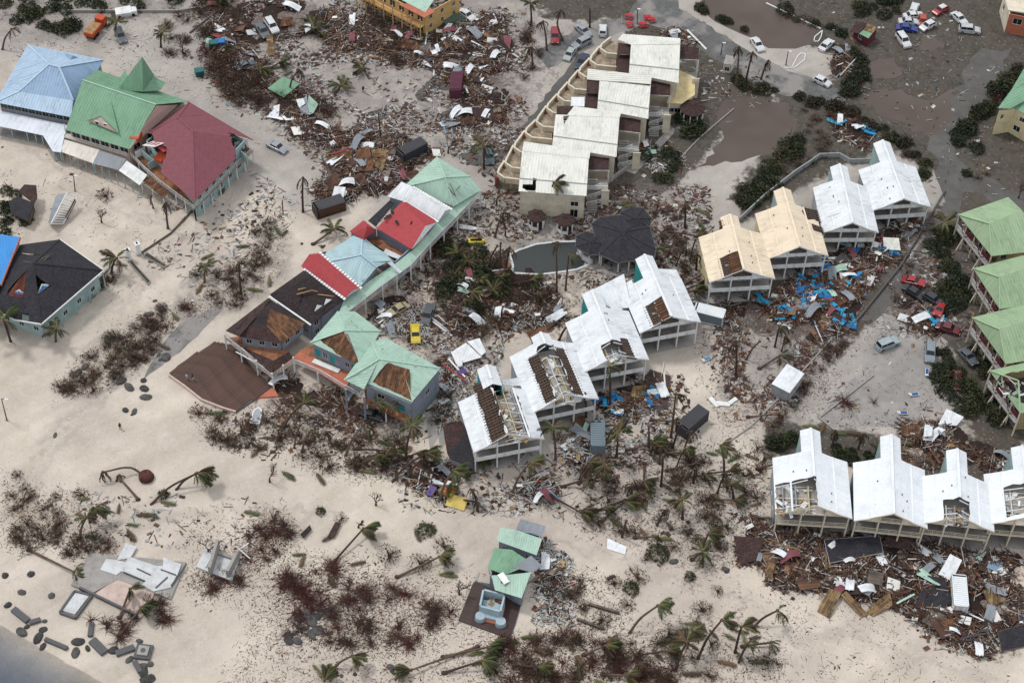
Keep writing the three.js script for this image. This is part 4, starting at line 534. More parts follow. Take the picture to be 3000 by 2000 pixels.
{ // mint house 1 (bare brown boards, teal shutters)
  const g = bld('mint_house', 'mint roofed house with bare boards above teal shutters', [980, 1080], 'mint roofed houses at the end of the arcade'), r = { rib: .5, per: 3 };
  F(g, M.mintRoofs, '988,912,6.6 1040,912,6.6 1115,969,6.6 1008,968,9', r); F(g, M.mintRoofs, '988,912,6.6 1008,968,9 908,1003,6.6', r);
  F(g, M.mintRoofs, '1008,968,9 1115,969,6.6 1056,1072,6.6', { ...r, holes: [g.S('1000,976,9 1020,980,8.4 1056,1076,6.4 1040,1075,6.4')] }); F(g, M.mintRoofs, '1008,968,9 1056,1072,6.6 908,1003,6.6', { ...r, holes: [rag(g.S('930,994,7 1006,966,9 1062,1068,6.4 1030,1068,6.4'), .15)] });
  F(g, M.plys, '1007,971,8.85 1054,1070,6.5 912,1003,6.5', { flat: true, per: 1, rib: 1.2, name: 'roof_board', th: .04 }); cap(g, '988,912,6.6 1008,968,9.05 1115,969,6.65', M.mintRoof, .3); cap(g, '908,1003,6.65 1008,968,9.05', M.mintRoof, .3);
  for (const q of [[1030, 940], [1045, 955], [1060, 965]]) { const p = g.P(q[0], q[1], 8); obj('roof_vent', cyl(p.clone().setY(7.2), p.clone().setY(8.2), .12), M.mintRoof, g); }
  const E = inset(g.S('988,912,6.4 1115,969,6.4 1056,1072,6.4 908,1003,6.4'), .5); E.forEach((a, i) => { const b = E[(i + 1) % 4], L = a.distanceTo(b); wall(g, a.clone().setY(0), b.clone().setY(0), 2.85, 6.3, M.bluegrey, i === 2 ? [[.6, 1.7, 4, 5.4, 'shutter'], [2.2, 3.2, 4, 5.2], [5.3, 6.4, 3.2, 5.2, 'shutter'], [6.9, 8, 3.6, 5.1], [8.4, 9.5, 3.2, 5.2, 'shutter']].filter((q) => q[1] < L - .2) : []); });
  obj('balcony_floor', prism(g.S('875,1028,2.8 908,1010,2.8 1056,1075,2.8 1030,1105,2.8').map((p) => p.setY(0)), 2.6, 2.84), M.deckTan, g); railing(g, g.S('860,1062,2.85 940,1095,2.85 1012,1140,2.85'), 1, M.whitePaint, .3); obj('walkway', prism(g.S('858,1046,2.8 880,1026,2.8 1030,1100,2.8 1012,1140,2.8').map((p) => p.setY(0)), 2.58, 2.82), M.terra, g);
  posts(g, g.S('862,1062,2.6 930,1092,2.6 1012,1138,2.6'), 0, 2.6, .3, M.whitePaint, 'column'); obj('fallen_lattice', bx(5.4, .06, 1, g.P(955, 1072, 2.9).x, 2.98, g.P(955, 1072, 2.9).z, -.45), M.whitePaint, g);
}
{ // mint house 2 (large bare trapezoid)
  const g = bld('mint_house', 'mint roofed house with a large bare board trapezoid above the palms', [1160, 1180], 'mint roofed houses at the end of the arcade'), r = { rib: .5, per: 3 };
  const tr = g.S('1140,1060,9 1182,1075,8.6 1206,1178,6.3 1090,1126,6.3');
  F(g, M.mintRoofs, '1088,1000,6.6 1129,990,6.6 1290,1078,6.6 1110,1052,9.4', r); F(g, M.mintRoofs, '1110,1052,9.4 1290,1078,6.6 1206,1178,6.6', { ...r, holes: [rag(tr, .1)] }); F(g, M.mintRoofs, '1110,1052,9.4 1206,1178,6.6 1068,1120,6.6', { ...r, holes: [rag(tr, .1)] }); F(g, M.mintRoofs, '1088,1000,6.6 1110,1052,9.4 1066,1140,6.4 1008,1112,6.4', r);
  F(g, M.plys, '1112,1056,9.2 1200,1082,8.3 1205,1177,6.45 1072,1121,6.45', { flat: true, per: 1, rib: 1.2, name: 'roof_board', th: .04 }); cap(g, '1088,1000,6.65 1110,1052,9.45 1290,1078,6.65', M.mintRoof, .3); cap(g, '1110,1052,9.45 1008,1112,6.45', M.mintRoof, .3);
  for (const q of [[1120, 1020], [1168, 1046], [1215, 1070]]) { const p = g.P(q[0], q[1], 8); obj('roof_vent', cyl(p.clone().setY(7), p.clone().setY(8.1), .13), M.mintRoof, g); }
  const E = g.S('1284,1084,6.4 1204,1180,6.4 1074,1126,6.4 1110,1040,6.4'); wall(g, E[0].clone().setY(0), E[1].clone().setY(0), 0, 6.3, M.bluegrey, [[3, 4.2, 3.6, 4.8]]); { const L = E[1].distanceTo(E[2]); wall(g, E[1].clone().setY(0), E[2].clone().setY(0), 2.85, 6.3, M.bluegrey, [[1.2, 3.1, 3.3, 5, 'shutter'], [L - 3.6, L - 2.1, 4.2, 5.4]]); } wall(g, E[2].clone().setY(0), E[3].clone().setY(0), 2.85, 6.3, M.bluegrey);
  obj('balcony_floor', prism(g.S('1068,1145,2.8 1080,1128,2.8 1205,1195,2.8 1206,1222,2.8 1190,1236,2.8 1070,1180,2.8').map((p) => p.setY(0)), 2.6, 2.84), M.deckTan, g);
  railing(g, g.S('1012,1138,2.85 1068,1170,2.85'), 1, M.whitePaint, .25); posts(g, g.S('1012,1138,6.3 1066,1160,6.3'), 0, 6.2, .36, M.bluegrey, 'column'); posts(g, g.S('1188,1236,2.6 1130,1208,2.6 1075,1182,2.6'), 0, 2.6, .26, M.whitePaint, 'column'); obj('shutter_gate', bx(2, 1.7, .08, g.P(1040, 1138, 3.8).x, 3.8, g.P(1040, 1138, 3.8).z, -.5), M.greyPaint, g);
}
{ // brown timber deck
  const g = bld('timber_deck', 'wide brown timber deck stained by a burnt ring', [600, 1100], null, 'deck'), P = g.S('628,1000,.5 690,1010,.5 740,1080,.5 800,1130,.5 690,1205,.5 655,1195,.5 590,1170,.5 540,1130,.5 494,1098,.5 520,1068,.5');
  for (let s = -14; s < 14; s += .62) { const a = V(s * .78, 0, s * .62), q = new QB(), w = .29, d = V(.62, 0, -.78); const U = (p) => p.x * .78 + p.z * .62, W = (p) => p.x * .62 - p.z * .78, fl = P.map((p) => [U(p), W(p)]); const c = []; for (let i = 0; i < fl.length; i++) { const A = fl[i], B = fl[(i + 1) % fl.length]; if ((A[0] > s) !== (B[0] > s)) c.push(A[1] + (B[1] - A[1]) * (s - A[0]) / (B[0] - A[0])); } c.sort((x, y) => x - y); for (let i = 0; i + 1 < c.length; i += 2) if (c[i + 1] - c[i] > .3) { const A = V(s * .78 + c[i] * .62, .46, s * .62 - c[i] * .78), B = V(s * .78 + c[i + 1] * .62, .46, s * .62 - c[i + 1] * .78); obj('deck_board', bar(A, B, w * 2, .08 + rr(0, .02)), pick([M.deckBrown, M.deckBrown, vary(M.deckBrown, .9), vary(M.deckBrown, 1.1)]), g); } }
  obj('deck_base', prism(P.map((p) => p.clone().setY(0)), 0, .38), M.darkConcrete, g); for (let i = 5; i < 9; i++) obj('kerb', bar(P[i - 1].clone().setY(.3), P[i].clone().setY(.3), .3, .6), M.pinkPaint, g);
  obj('corner_step', prism(g.S('760,1120,.3 800,1130,.3 815,1160,.3 740,1165,.3 720,1150,.3').map((p) => p.setY(0)), 0, .3), M.terra, g);
}
// ---- stepped apartment block
{
  const g = bld('stepped_apartment_block', 'stepped white apartment block with cream scalloped terraces', [1760, 420], null, 'apartment block'), r = { rib: .62, per: 3, rh: .08, rw: .1 };
  // each unit: main slope corners (back-left, back-right, front-right, front-left) with small lip slope behind
  const U = [['1849,131 1993,118 1988,243 1843,214', '1811,115 1825,99 1993,112 1993,128 1850,131', 9.5], ['1757,236 1906,252 1899,348 1750,319', '1720,232 1722,201 1910,222 1907,246', 9], ['1628,335 1815,343 1806,460 1618,427', '1682,311 1820,328 1816,344 1660,338', 8.5], ['1530,440 1725,462 1718,574 1519,560', '1535,414 1730,442 1727,464 1530,442', 8]];
  U.forEach(([m, lip, h], k) => {
    const P = m.split(' ').map((q) => q.split(',').map(Number)), mid = (a, b, t) => [a[0] + (b[0] - a[0]) * t, a[1] + (b[1] - a[1]) * t], s = (a, hh) => `${a[0]},${a[1]},${hh}`, q1 = mid(P[0], P[3], .68), q2 = mid(P[1], P[2], .68);
    const hole = k === 3 ? [rag(g.S(`1530,545,${h - 1} 1532,538,${h - 1} 1560,540,${h - 1} 1563,524,${h - 1} 1572,528,${h - 1} 1569,575,${h - 1.5} 1530,548,${h - 1}`), .1)] : k === 2 ? [g.S('1650,340,8.4 1668,340,8.4 1652,364,8.2')] : [];
    F(g, M.condoRoofs, `${s(P[0], h)} ${s(P[1], h)} ${s(q2, h - .7)} ${s(q1, h - .7)}`, { ...r, holes: hole }); F(g, M.condoRoofs, `${s(q1, h - .72)} ${s(q2, h - .72)} ${s(P[2], h - 1.4)} ${s(P[3], h - 1.4)}`, { ...r, holes: hole });
    F(g, M.condoRoofs, lip.split(' ').map((q, i, a) => `${q},${i < a.length / 2 ? h - .5 : h + .05}`).join(' '), r); obj('flashing', bar(...g.S(`${s(q1, h - .62)} ${s(q2, h - .62)}`), .16, .06), M.greyPaint, g.roof);
    const E = g.S(`${s(P[0], h - .4)} ${s(P[1], h - .4)} ${s(P[2], h - 1.7)} ${s(P[3], h - 1.7)}`), I = inset(E, .5); I.forEach((a, i) => { const b = I[(i + 1) % 4], L = a.distanceTo(b); wall(g, a.clone().setY(0), b.clone().setY(0), 0, h - 1.75, M.creamPaint, i === 2 && k === 3 ? [[1, 2.6, .1, 2.3], [1, 2.6, 3.1, 4.4]] : i === 1 ? wins(L, 3.2, 3, 1.2, 1.8).concat(wins(L, .4, 3, 1.2, 1.9)) : []); }); for (let i = 0; i < 4; i++) if (i === 1 || i === 2) obj('eave_trim', bar(E[i].clone().add(V(0, .2, 0)), E[(i + 1) % 4].clone().add(V(0, .2, 0)), .1, .3), M.whitePaint, g);
  });
  // brown porch roofs and their stair towers on the right
  const B = ['1990,131 2049,140 2047,177 1988,174', '1905,234 1964,246 1964,282 1902,279', '1814,343 1878,348 1875,391 1811,383', '1721,456 1785,463 1784,500 1718,500'];
  B.forEach((s, k) => { const h = 6.8 - k * .4, q = s.split(' '); F(g, M.brownRoofs, `${q[0]},${h + .5} ${q[1]},${h + .5} ${q[2]},${h} ${q[3]},${h}`, { ...SH, part: g, name: 'porch_roof', per: 8 }); const P = g.S(`${q[1]},${h + .4} ${q[2]},${h - .1} ${q[3]},${h - .1}`); obj('fascia', bar(P[1], P[2], .12, .24), M.whitePaint, g); posts(g, [P[0], P[1]], 0, h - .1, .2, M.whitePaint);
    const a = P[2].clone(), b = P[1].clone(), z1 = 4.6; obj('stair_wall', bx(1.5, h - 1.6, .2, b.x - .6, (h - 1.6) / 2, b.z + z1 - .6), M.creamPaint, g); for (let i = 0; i < 14; i++) obj('step', bx(2, .12, .5, (a.x + b.x) / 2 - .9, .2 + i * .3, a.z + z1 + .8 - i * .34), M.concrete, g); for (const t of [0, 1.6, 3.2]) railing(g, [V(a.x + .2, .4 + t * .6, a.z + z1 - t * .6), V(b.x - 1.4, 1.4 + t * .7, a.z + z1 - t * .7)], .9, M.whitePaint, .3); obj('landing', bx(b.x - a.x - .2, .2, 3, (a.x + b.x) / 2, 3.1, a.z + 1.4), M.concrete, g); railing(g, [V(a.x + .1, 3.2, a.z + 2.9), V(b.x - .1, 3.2, b.z + 2.9)], .95, M.whitePaint, .25); });
  // brown roof strips on the left of the units
  for (const [s, h] of [['1812,125 1849,130 1847,160 1808,158', 8.6], ['1808,160 1847,161 1843,214 1806,210', 7.6], ['1720,233 1757,238 1753,275 1718,270', 8.2], ['1717,272 1752,276 1750,318 1713,316', 7.4], ['1632,310 1682,312 1680,334 1630,336', 7.8]]) { const q = s.split(' ').map((t) => `${t},${h}`).join(' '); F(g, M.brownRoofs, q, { flat: true, rib: .5, per: 1, name: 'pergola_board', part: g, th: .08, dir: V(0, 0, 1) }); }
  F(g, M.whiteRoofs, '1674,284,8 1713,284,8 1712,312,7.6 1672,310,7.6', { ...r, part: g, name: 'skylight' });
  // scalloped terraces, one tray behind each step
  let x = 1806, y = 108; const st = [[1790, 108], [1757, 135], [1727, 170], [1694, 205], [1663, 240], [1632, 275], [1600, 310], [1570, 350], [1537, 382], [1504, 425], [1478, 470], [1456, 500]];
  st.slice(0, -1).forEach(([tx, ty], i) => {
    const h = 5.2 - i * .2, [nx, ny] = st[i + 1], xr = Math.max(tx + 48, 1806 - (i > 2 ? 88 : 0) - (i > 5 ? 100 : 0) - (i > 8 ? 90 : 0)), q = [[tx, ty], [nx + 6, ny - 6], [nx + 2, ny + 6], [nx + 22, ny + 20], [xr, ny + 26], [xr, ty + 4]].map((p) => g.P(p[0], p[1], h));
    const fl = q.map((p) => p.clone().setY(0)); obj('terrace_floor', prism(fl, 0, h - .9), M.sandFloor ??= mat('sandFloor', [196, 178, 156], T_speck, .95), g); for (const [a, b] of [[0, 1], [1, 2], [2, 3], [3, 4]]) { obj('terrace_wall', wallGeo(q[a].clone().setY(0), q[b].clone().setY(0), h - 1.3, h, .32), M.creamPaint, g); obj('coping', bar(q[a].clone().setY(h + .05), q[b].clone().setY(h + .05), .38, .08), M.creamPaint, g); }
    obj('brick_pier', bx(.6, h - .8, .6, q[2].x - .2, (h - .8) / 2, q[2].z + .3), M.brick, g);
  });
}
{ const g = bld('yellow_roof_annex', 'annex with mustard yellow boarded roof beside the stepped block', [1990, 290], null, 'annex'); F(g, M.yellowRoofs, '1991,205,4.4 2037,226,4 2036,277,3.8 1998,303,3.6 1953,301,3.6 1969,250,4.2', { flat: true, rib: 1.2, per: 1, name: 'roof_board', th: .1 }); walls(g, inset(g.S('1991,205,3.6 2037,226,3.6 2036,277,3.6 1998,303,3.6 1953,301,3.6'), .5), 0, 3.5, M.creamPaint, [0, 0, 1, 2, 0], [.8], { w: 1.5 }); }
// ---- many-sided pavilions
const pavilion = (name, label, c, R, n, h, m, o = {}) => { const p = at(...c, h + o.rise), g = thing(name, label, 'pavilion', V(p.x, 0, p.z), o.turn ?? 0, o.group); const rg = new THREE.Group(); rg.name = 'roof'; g.add(rg); const A = (i, r = R) => V(Math.cos(i / n * 6.2832) * r, 0, Math.sin(i / n * 6.2832) * r); for (let i = 0; i < n; i++) { roofFace(rg, [V(0, h + o.rise, 0), A(i).setY(h), A(i + 1).setY(h)], m, { ...SH, per: 6 }); obj('hip_cap', bar(V(0, h + o.rise + .04, 0), A(i).setY(h + .04), .22, .05), m[0], rg); const q = A(i, R - .35); obj('column', bx(.22, h - .05, .22, q.x, (h - .05) / 2, q.z), M.whitePaint, g); const q2 = A(i + 1, R - .35); obj('beam', bar(q.clone().setY(h - .2), q2.clone().setY(h - .2), .12, .3), M.whitePaint, g); if (!o.open && i % n !== 1) obj('parapet', wallGeo(q.clone(), q2.clone(), .1, .95, .1), M.whitePaint, g); } obj('floor', new THREE.CylinderGeometry(R - .2, R - .2, .14, n).translate(0, .07, 0).rotateY(Math.PI / n * 0), M.deckBrown, g); return g; };
pavilion('gazebo', 'small brown eight sided gazebo nearer the container yard wall', [1572, 622], 1.9, 8, 2.7, M.brownRoofs, { rise: .9, group: 'small brown gazebos by the pool', turn: .2 });
pavilion('gazebo', 'small brown eight sided gazebo next to the red chair', [1657, 634], 1.9, 8, 2.7, M.brownRoofs, { rise: .9, group: 'small brown gazebos by the pool', turn: .3 });
pavilion('gazebo', 'round brown gazebo at the corner of the yellow roof', [2031, 304], 2.7, 10, 2.9, M.brownRoofs, { rise: 1.1, turn: .1 });
{ // large black pavilion of three joined octagons
  const g = bld('pool_pavilion', 'large black shingled pavilion of joined octagons beside the pool', [1800, 740], null, 'pavilion'), R = M.darkRoofs;
  const oct = (s, apex) => { const q = s.split(' '); q.forEach((p, i) => F(g, R, `${p} ${q[(i + 1) % q.length]} ${apex}`, { ...SH, per: 6 })); q.forEach((p) => cap(g, `${p} ${apex}`, R[1], .2)); const E = g.S(s); E.forEach((p, i) => { obj('gutter', bar(p, E[(i + 1) % E.length], .12, .14), M.darkConcrete, g); }); posts(g, inset(E, .5), 0, E[0].y - .1, .24, M.whitePaint, 'column'); };
  oct('1733,655,3.1 1760,636,3.1 1818,630,3.1 1880,650,3.1 1905,665,3.1 1922,730,3.1 1915,770,3.1 1845,765,3.1 1811,771,3.1 1757,747,3.1', '1824,680,4.7');
  oct('1850,605,2.9 1885,610,2.9 1910,640,2.9 1904,668,2.9 1870,690,2.9 1816,650,2.9 1817,622,2.9', '1862,640,4.1'); oct('1688,692,2.9 1716,678,2.9 1760,690,2.9 1790,720,2.9 1762,746,2.9 1726,748,2.9 1686,724,2.9', '1732,708,3.9');
  obj('counter', wallGeo(g.P(1690, 740, 1).setY(0), g.P(1735, 762, 1).setY(0), 0, 1.1, .4), M.whitePaint, g); obj('floor', prism(inset(g.S('1733,700,.1 1905,700,.1 1922,800,.1 1811,815,.1 1700,785,.1'), .5).map((p) => p.setY(0)), .01, .12), M.concrete, g);
}
{ // pool
  const P = [[1493, 748], [1520, 733], [1570, 716], [1630, 709], [1690, 708], [1700, 740], [1735, 770], [1728, 774], [1690, 790], [1640, 798], [1580, 805], [1500, 800], [1503, 780], [1499, 765]].map((p) => at(...p)), W = P.map((p) => p.clone()), c = at(1610, 757);
  const sh = new THREE.ShapeGeometry(new THREE.Shape(W.map((p) => new THREE.Vector2(p.x, -p.z)))).rotateX(-Math.PI / 2).translate(0, .05, 0); const o = struct('pool_water', sh, new THREE.MeshStandardMaterial({ color: srgb(58, 64, 62), roughness: .3, bumpMap: ripple, bumpScale: .01, map: T_fine })); o.userData.label = 'murky grey green water in the curved pool';
  const g = thing('pool_surround', 'pale stone edging around the murky pool', 'pool edging', c); P.forEach((p, i) => obj('coping_stone', bar(p.clone().sub(c).setY(.06), P[(i + 1) % P.length].clone().sub(c).setY(.06), .42, .2), M.slabWhite, g));
}
// ---- lime roofed blocks on the right edge
const lime = (label, A, B, Hh, bk, fr, o = {}) => {
  const g = bld('lime_roof_block', label, [B[0] + 40, B[1] + 60], 'lime roofed blocks at the right edge', 'apartment block'), r = { rib: .6, per: 3, holes: o.hole ? [rag(g.S(o.hole), .3)] : [] }, s = (p, h) => `${p[0]},${p[1]},${h}`;
  F(g, M.limeRoofs, `${s(A, 6.6)} ${s(Hh, 9.6)} ${s(B, 6.6)}`, r); F(g, M.limeRoofs, `${s(A, 6.6)} ${s(bk, 6.6)} ${s([bk[0] + 40, Hh[1] - 40], 9.6)} ${s(Hh, 9.6)}`, r); F(g, M.limeRoofs, `${s(Hh, 9.6)} ${s([bk[0] + 40, Hh[1] - 40], 9.6)} ${s(fr, 6.6)} ${s(B, 6.6)}`, r); cap(g, `${s(A, 6.65)} ${s(Hh, 9.65)} ${s(B, 6.65)}`, M.limeRoof, .3);
  const E = inset(g.S(`${s(A, 6.5)} ${s(bk, 6.5)} ${s(fr, 6.5)} ${s(B, 6.5)}`), .3), w0 = inset(E, 1.6); walls(g, [w0[3], w0[0]], 0, 6.4, M.creamPaint, 4, [3.6, .6], { w: 1.4, h: 2 }); walls(g, [w0[2], w0[3]], 0, 6.4, M.paleYellow, 2, [3.8]);
  const a = E[0].clone().setY(0), b = E[3].clone().setY(0), L = lerpN(a, b, 4); posts(g, L, 0, 6.4, .22, M.creamPaint, 'column'); obj('gallery_floor', bar(a.clone().setY(3.1).lerp(w0[0].clone().setY(3.1), .4), b.clone().setY(3.1).lerp(w0[3].clone().setY(3.1), .4), 1.3, .22), M.concrete, g); railing(g, [a.clone().setY(3.2), b.clone().setY(3.2)], 1, M.whitePaint, .25);
  for (let i = 0; i < 4; i++) { obj('brace', bar(L[i].clone().setY(i % 2 ? 3.3 : 6.3), L[i + 1].clone().setY(i % 2 ? 6.3 : 3.3), .14), M.redTrim, g); obj('beam', bar(L[i].clone().setY(6.25), L[i + 1].clone().setY(6.25), .16, .24), M.redTrim, g); if (i % 2) obj('infill_panel', bar(L[i].clone().setY(4.9), L[i + 1].clone().setY(4.9), .08, 1.2), M.redTrim, g); }
  for (const i of [1, 3]) obj('prop', bar(L[i].clone().setY(2.9), L[i].clone().add(V(-.9, 0, .4)).setY(0), .2), M.creamPaint, g);
  if (o.hole) for (let i = 0; i < 26; i++) { const p = g.P(o.c[0] + rr(-45, 45), o.c[1] + rr(-30, 30), 6.2); obj('broken_board', bx(rr(.1, .5), .06, rr(.8, 2.6), p.x, 6.2 + rr(0, 1), p.z, rr(0, 6), rr(-.4, .4), rr(-.3, .3)), pick([M.whitePaint, M.greyPaint, M.redTrim, M.bluegrey, M.limeRoof]), g); }
};
lime('lime green roofed block highest up beside the dark lane', [2808, 628], [2906, 750], [2900, 655], [2955, 577], [3080, 730]);
lime('second lime green roofed block down the right edge', [2852, 786], [2930, 905], [2930, 812], [3010, 745], [3110, 880]);
lime('third lime green roofed block down the right edge', [2849, 930], [2948, 1066], [2930, 965], [3010, 890], [3110, 1040]);
lime('lowest lime green roofed block with its roof ripped open', [2900, 1085], [2990, 1210], [2985, 1115], [3060, 1050], [3150, 1190], { hole: '2920,1110,7 2960,1090,8 3040,1080,9 3060,1180,7 2985,1190,6.5', c: [2975, 1145] });
// ---- buildings cut by the top and right edges
{ const g = bld('orange_apartment_house', 'orange apartment house with mint roof cut by the top edge', [1230, 60], null, 'apartment house'); F(g, M.mintRoofs, '1060,-70,5.9 1220,-90,5.9 1280,-14,5.9 1246,36,5.6 1170,-4,5.6', { rib: .6, per: 3, dir: V(.5, 0, 1) });
  const E = g.S('1056,-52,5.4 1244,42,5.4 1345,-14,5.4 1200,-110,5.4'); [[0, 1], [1, 2]].forEach(([i, j], k) => { const a = E[i].clone().setY(0), b = E[j].clone().setY(0), L = a.distanceTo(b); wall(g, a, b, 0, 5.4, M.yellowWall, k ? [3.4, 1].flatMap((q) => wins(L, q, 3, .9, 1.2)) : [3.1, .3].flatMap((q) => wins(L, q, 7, 1.6, 1.9))); }); for (const h of [2.8]) { obj('balcony_floor', bar(E[0].clone().setY(h).add(V(-.5, 0, .9)), E[1].clone().setY(h).add(V(-.5, 0, .9)), 1.6, .2), M.yellowWall, g); railing(g, [E[0].clone().setY(h + .1).add(V(-.9, 0, 1.6)), E[1].clone().setY(h + .1).add(V(-.9, 0, 1.6))], 1, M.terra, .4); } posts(g, lerpN(E[0], E[1], 7).map((p) => p.add(V(-.9, 0, 1.6))), 0, 5.3, .26, M.yellowWall, 'column'); obj('porch_roof', prism(g.S('1165,14,5.3 1243,54,5.3 1275,36,5.3 1235,10,5.3').map((p) => p.setY(0)), 5.42, 5.55), M.terra, g); }
{ const g = bld('pale_yellow_house', 'pale yellow house with green roof at the right edge', [2960, 330]), r = { rib: .6, per: 3 }; F(g, M.greenRoofs, '3010,185,9 2965,262,8 2925,316,7 2960,318,7 3090,250,9.5', r); F(g, M.greenRoofs, '2925,316,6.4 2968,283,7.6 3090,300,8 3090,380,6.4 2975,318,6.4', r); const E = g.S('2920,320,6.2 2975,318,6.2 3100,390,6.2 3080,240,6.2').map((p) => p.setY(0)); wall(g, E[0].clone().add(V(.5, 0, .6)), E[1].clone(), 0, 6.3, M.paleYellow, [[.6, 1.4, 4, 5.2]]); wall(g, E[1].clone(), E[2].clone(), 0, 6.3, M.paleYellow, [[1.6, 2.8, 4, 5.2], [.8, 2.4, 1.2, 2.6], [6, 7, 4, 5]]); }
{ const g = bld('terrace_house', 'cream house corner with terrace posts at the top right corner', [2990, 40]), E = g.S('2945,-20,5 2960,40,5 3060,60,5').map((p) => p.setY(0)); wall(g, E[0], E[1], 0, 5, M.creamPaint, [[1.5, 2.8, 2, 3.6]]); wall(g, E[1], E[2], 0, 5, M.terra, [[1, 3, 2.6, 4.2], [4, 6, 2.6, 4.2]]); obj('roof_slab', prism(g.S('2935,-40,5.2 2955,30,5.2 3080,50,5.2 3080,-60,5.2').map((p) => p.setY(0)), 5.05, 5.3), M.creamPaint, g); railing(g, g.S('2965,70,2.4 3050,85,2.4'), 1, M.whitePaint, .3); obj('terrace_floor', prism(g.S('2960,40,2.3 2968,74,2.3 3060,92,2.3 3060,60,2.3').map((p) => p.setY(0)), 0, 2.3), M.terra, g); }
// ---- sheds and small structures
{ const g = bld('white_shed', 'small white shed with ribbed roof standing alone on sand', [2310, 1150], null, 'shed'); F(g, M.whiteRoofs, '2307,1065,3.4 2358,1094,3.4 2314,1151,2.9 2261,1124,2.9', { rib: .32, per: 3 }); walls(g, inset(g.S('2307,1065,2.8 2358,1094,2.8 2314,1151,2.8 2261,1124,2.8'), .35), 0, 2.8, M.greyPaint, [0, 1, 0, 0], [.5]); }
{ // small green beach house, half ruined, on a dark deck
  const g = bld('beach_house', 'small ruined beach house with mint roofs on a dark deck', [1480, 1720]), r = { rib: .4, per: 3 };
  F(g, M.greyRoofs, '1525,1519,3.6 1600,1541,3.6 1588,1572,3.3 1512,1551,3.3', r); F(g, M.mintRoofs, '1466,1545,4.4 1512,1552,4.6 1588,1578,4 1572,1626,3.7 1456,1584,3.7', r);
  F(g, M.greenRoofs, '1448,1605,4 1500,1610,4.4 1560,1650,4 1480,1684,3.7 1428,1664,3.7', r); F(g, M.greyRoofs, '1556,1627,4.5 1590,1658,3.7 1560,1676,3.5 1500,1662,4', r); F(g, M.mintRoofs, '1440,1685,3.9 1480,1684,4.2 1556,1676,3.8 1528,1752,3.5 1450,1728,3.4', { ...r, holes: [rag(g.S('1470,1690,4 1490,1695,4 1484,1712,4 1466,1706,4'), .2)] });
  walls(g, inset(g.S('1466,1550,3.4 1590,1560,3.4 1572,1626,3.4 1456,1586,3.4'), .4), 0, 3.4, M.bluegrey, [0, 0, 3, 0], [1.2]); walls(g, inset(g.S('1448,1610,3.3 1556,1640,3.3 1532,1750,3.2 1428,1690,3.3'), .5), 0, 3.2, M.bluegrey, [0, 1, 0, 2], [1.1]);
  const c = g.S('1416,1726,2.6 1478,1742,2.6 1466,1790,2.6 1406,1774,2.6').map((p) => p.setY(0)); walls(g, c, .1, 2.6, M.seaPaint ??= mat('seaPaint', [170, 190, 200], T_plaster, .85), [0, 1, 0, 0], [1], { t: .3 }); obj('counter_base', prism(c.map((p) => p.clone().add(V(.1, 0, .9))), .3, 1.1), M.seaPaint ??= mat('seaPaint', [170, 190, 200], T_plaster, .85), g); for (const p of [c[2], c[3]]) obj('round_end', new THREE.CylinderGeometry(.8, .9, 1, 16).translate(p.x + .1, .7, p.z + .9), M.seaPaint, g); obj('counter_foot', prism(c.map((p) => p.clone().add(V(.1, 0, 1.3))), .2, .55), M.terra, g);
  for (let i = 0; i < 10; i++) { const p = g.P(1440 + rr(-18, 22), 1762 + rr(-10, 14), .6); obj('broken_board', bx(rr(.3, 1), .06, rr(.6, 1.5), p.x, rr(.5, 1.2), p.z, rr(0, 6), rr(-.4, .4), 0), pick([M.teal, M.ply, M.palewood, M.paleTeal]), g); }
  const dk = g.S('1388,1704 1440,1712 1530,1760 1510,1830 1493,1872 1343,1819').map((p) => p.setY(0)); obj('deck_base', prism(dk, 0, .2), M.darkConcrete, g); const n = 26; for (let i = 0; i < n; i++) { const t = (i + .5) / n, a = dk[0].clone().lerp(dk[5], t), b = dk[2].clone().lerp(dk[4], t); obj('deck_board', bar(a.setY(.24), b.setY(.24), a.distanceTo(dk[5]) * 0 + .3, .07), pick([M.deckDark, vary(M.deckDark, .92), vary(M.deckDark, 1.06)]), g); }
  obj('fallen_door', bx(1.1, .08, 2, g.P(1475, 1695, 4.1).x, 4.25, g.P(1475, 1695, 4.1).z, .6, .1), M.whitePaint, g); for (const s of ['1432,1668,3.3 1440,1700,.4', '1402,1672,.4 1388,1708,.4']) obj('handrail', bar(...g.S(s), .1), M.paleTeal, g);
}
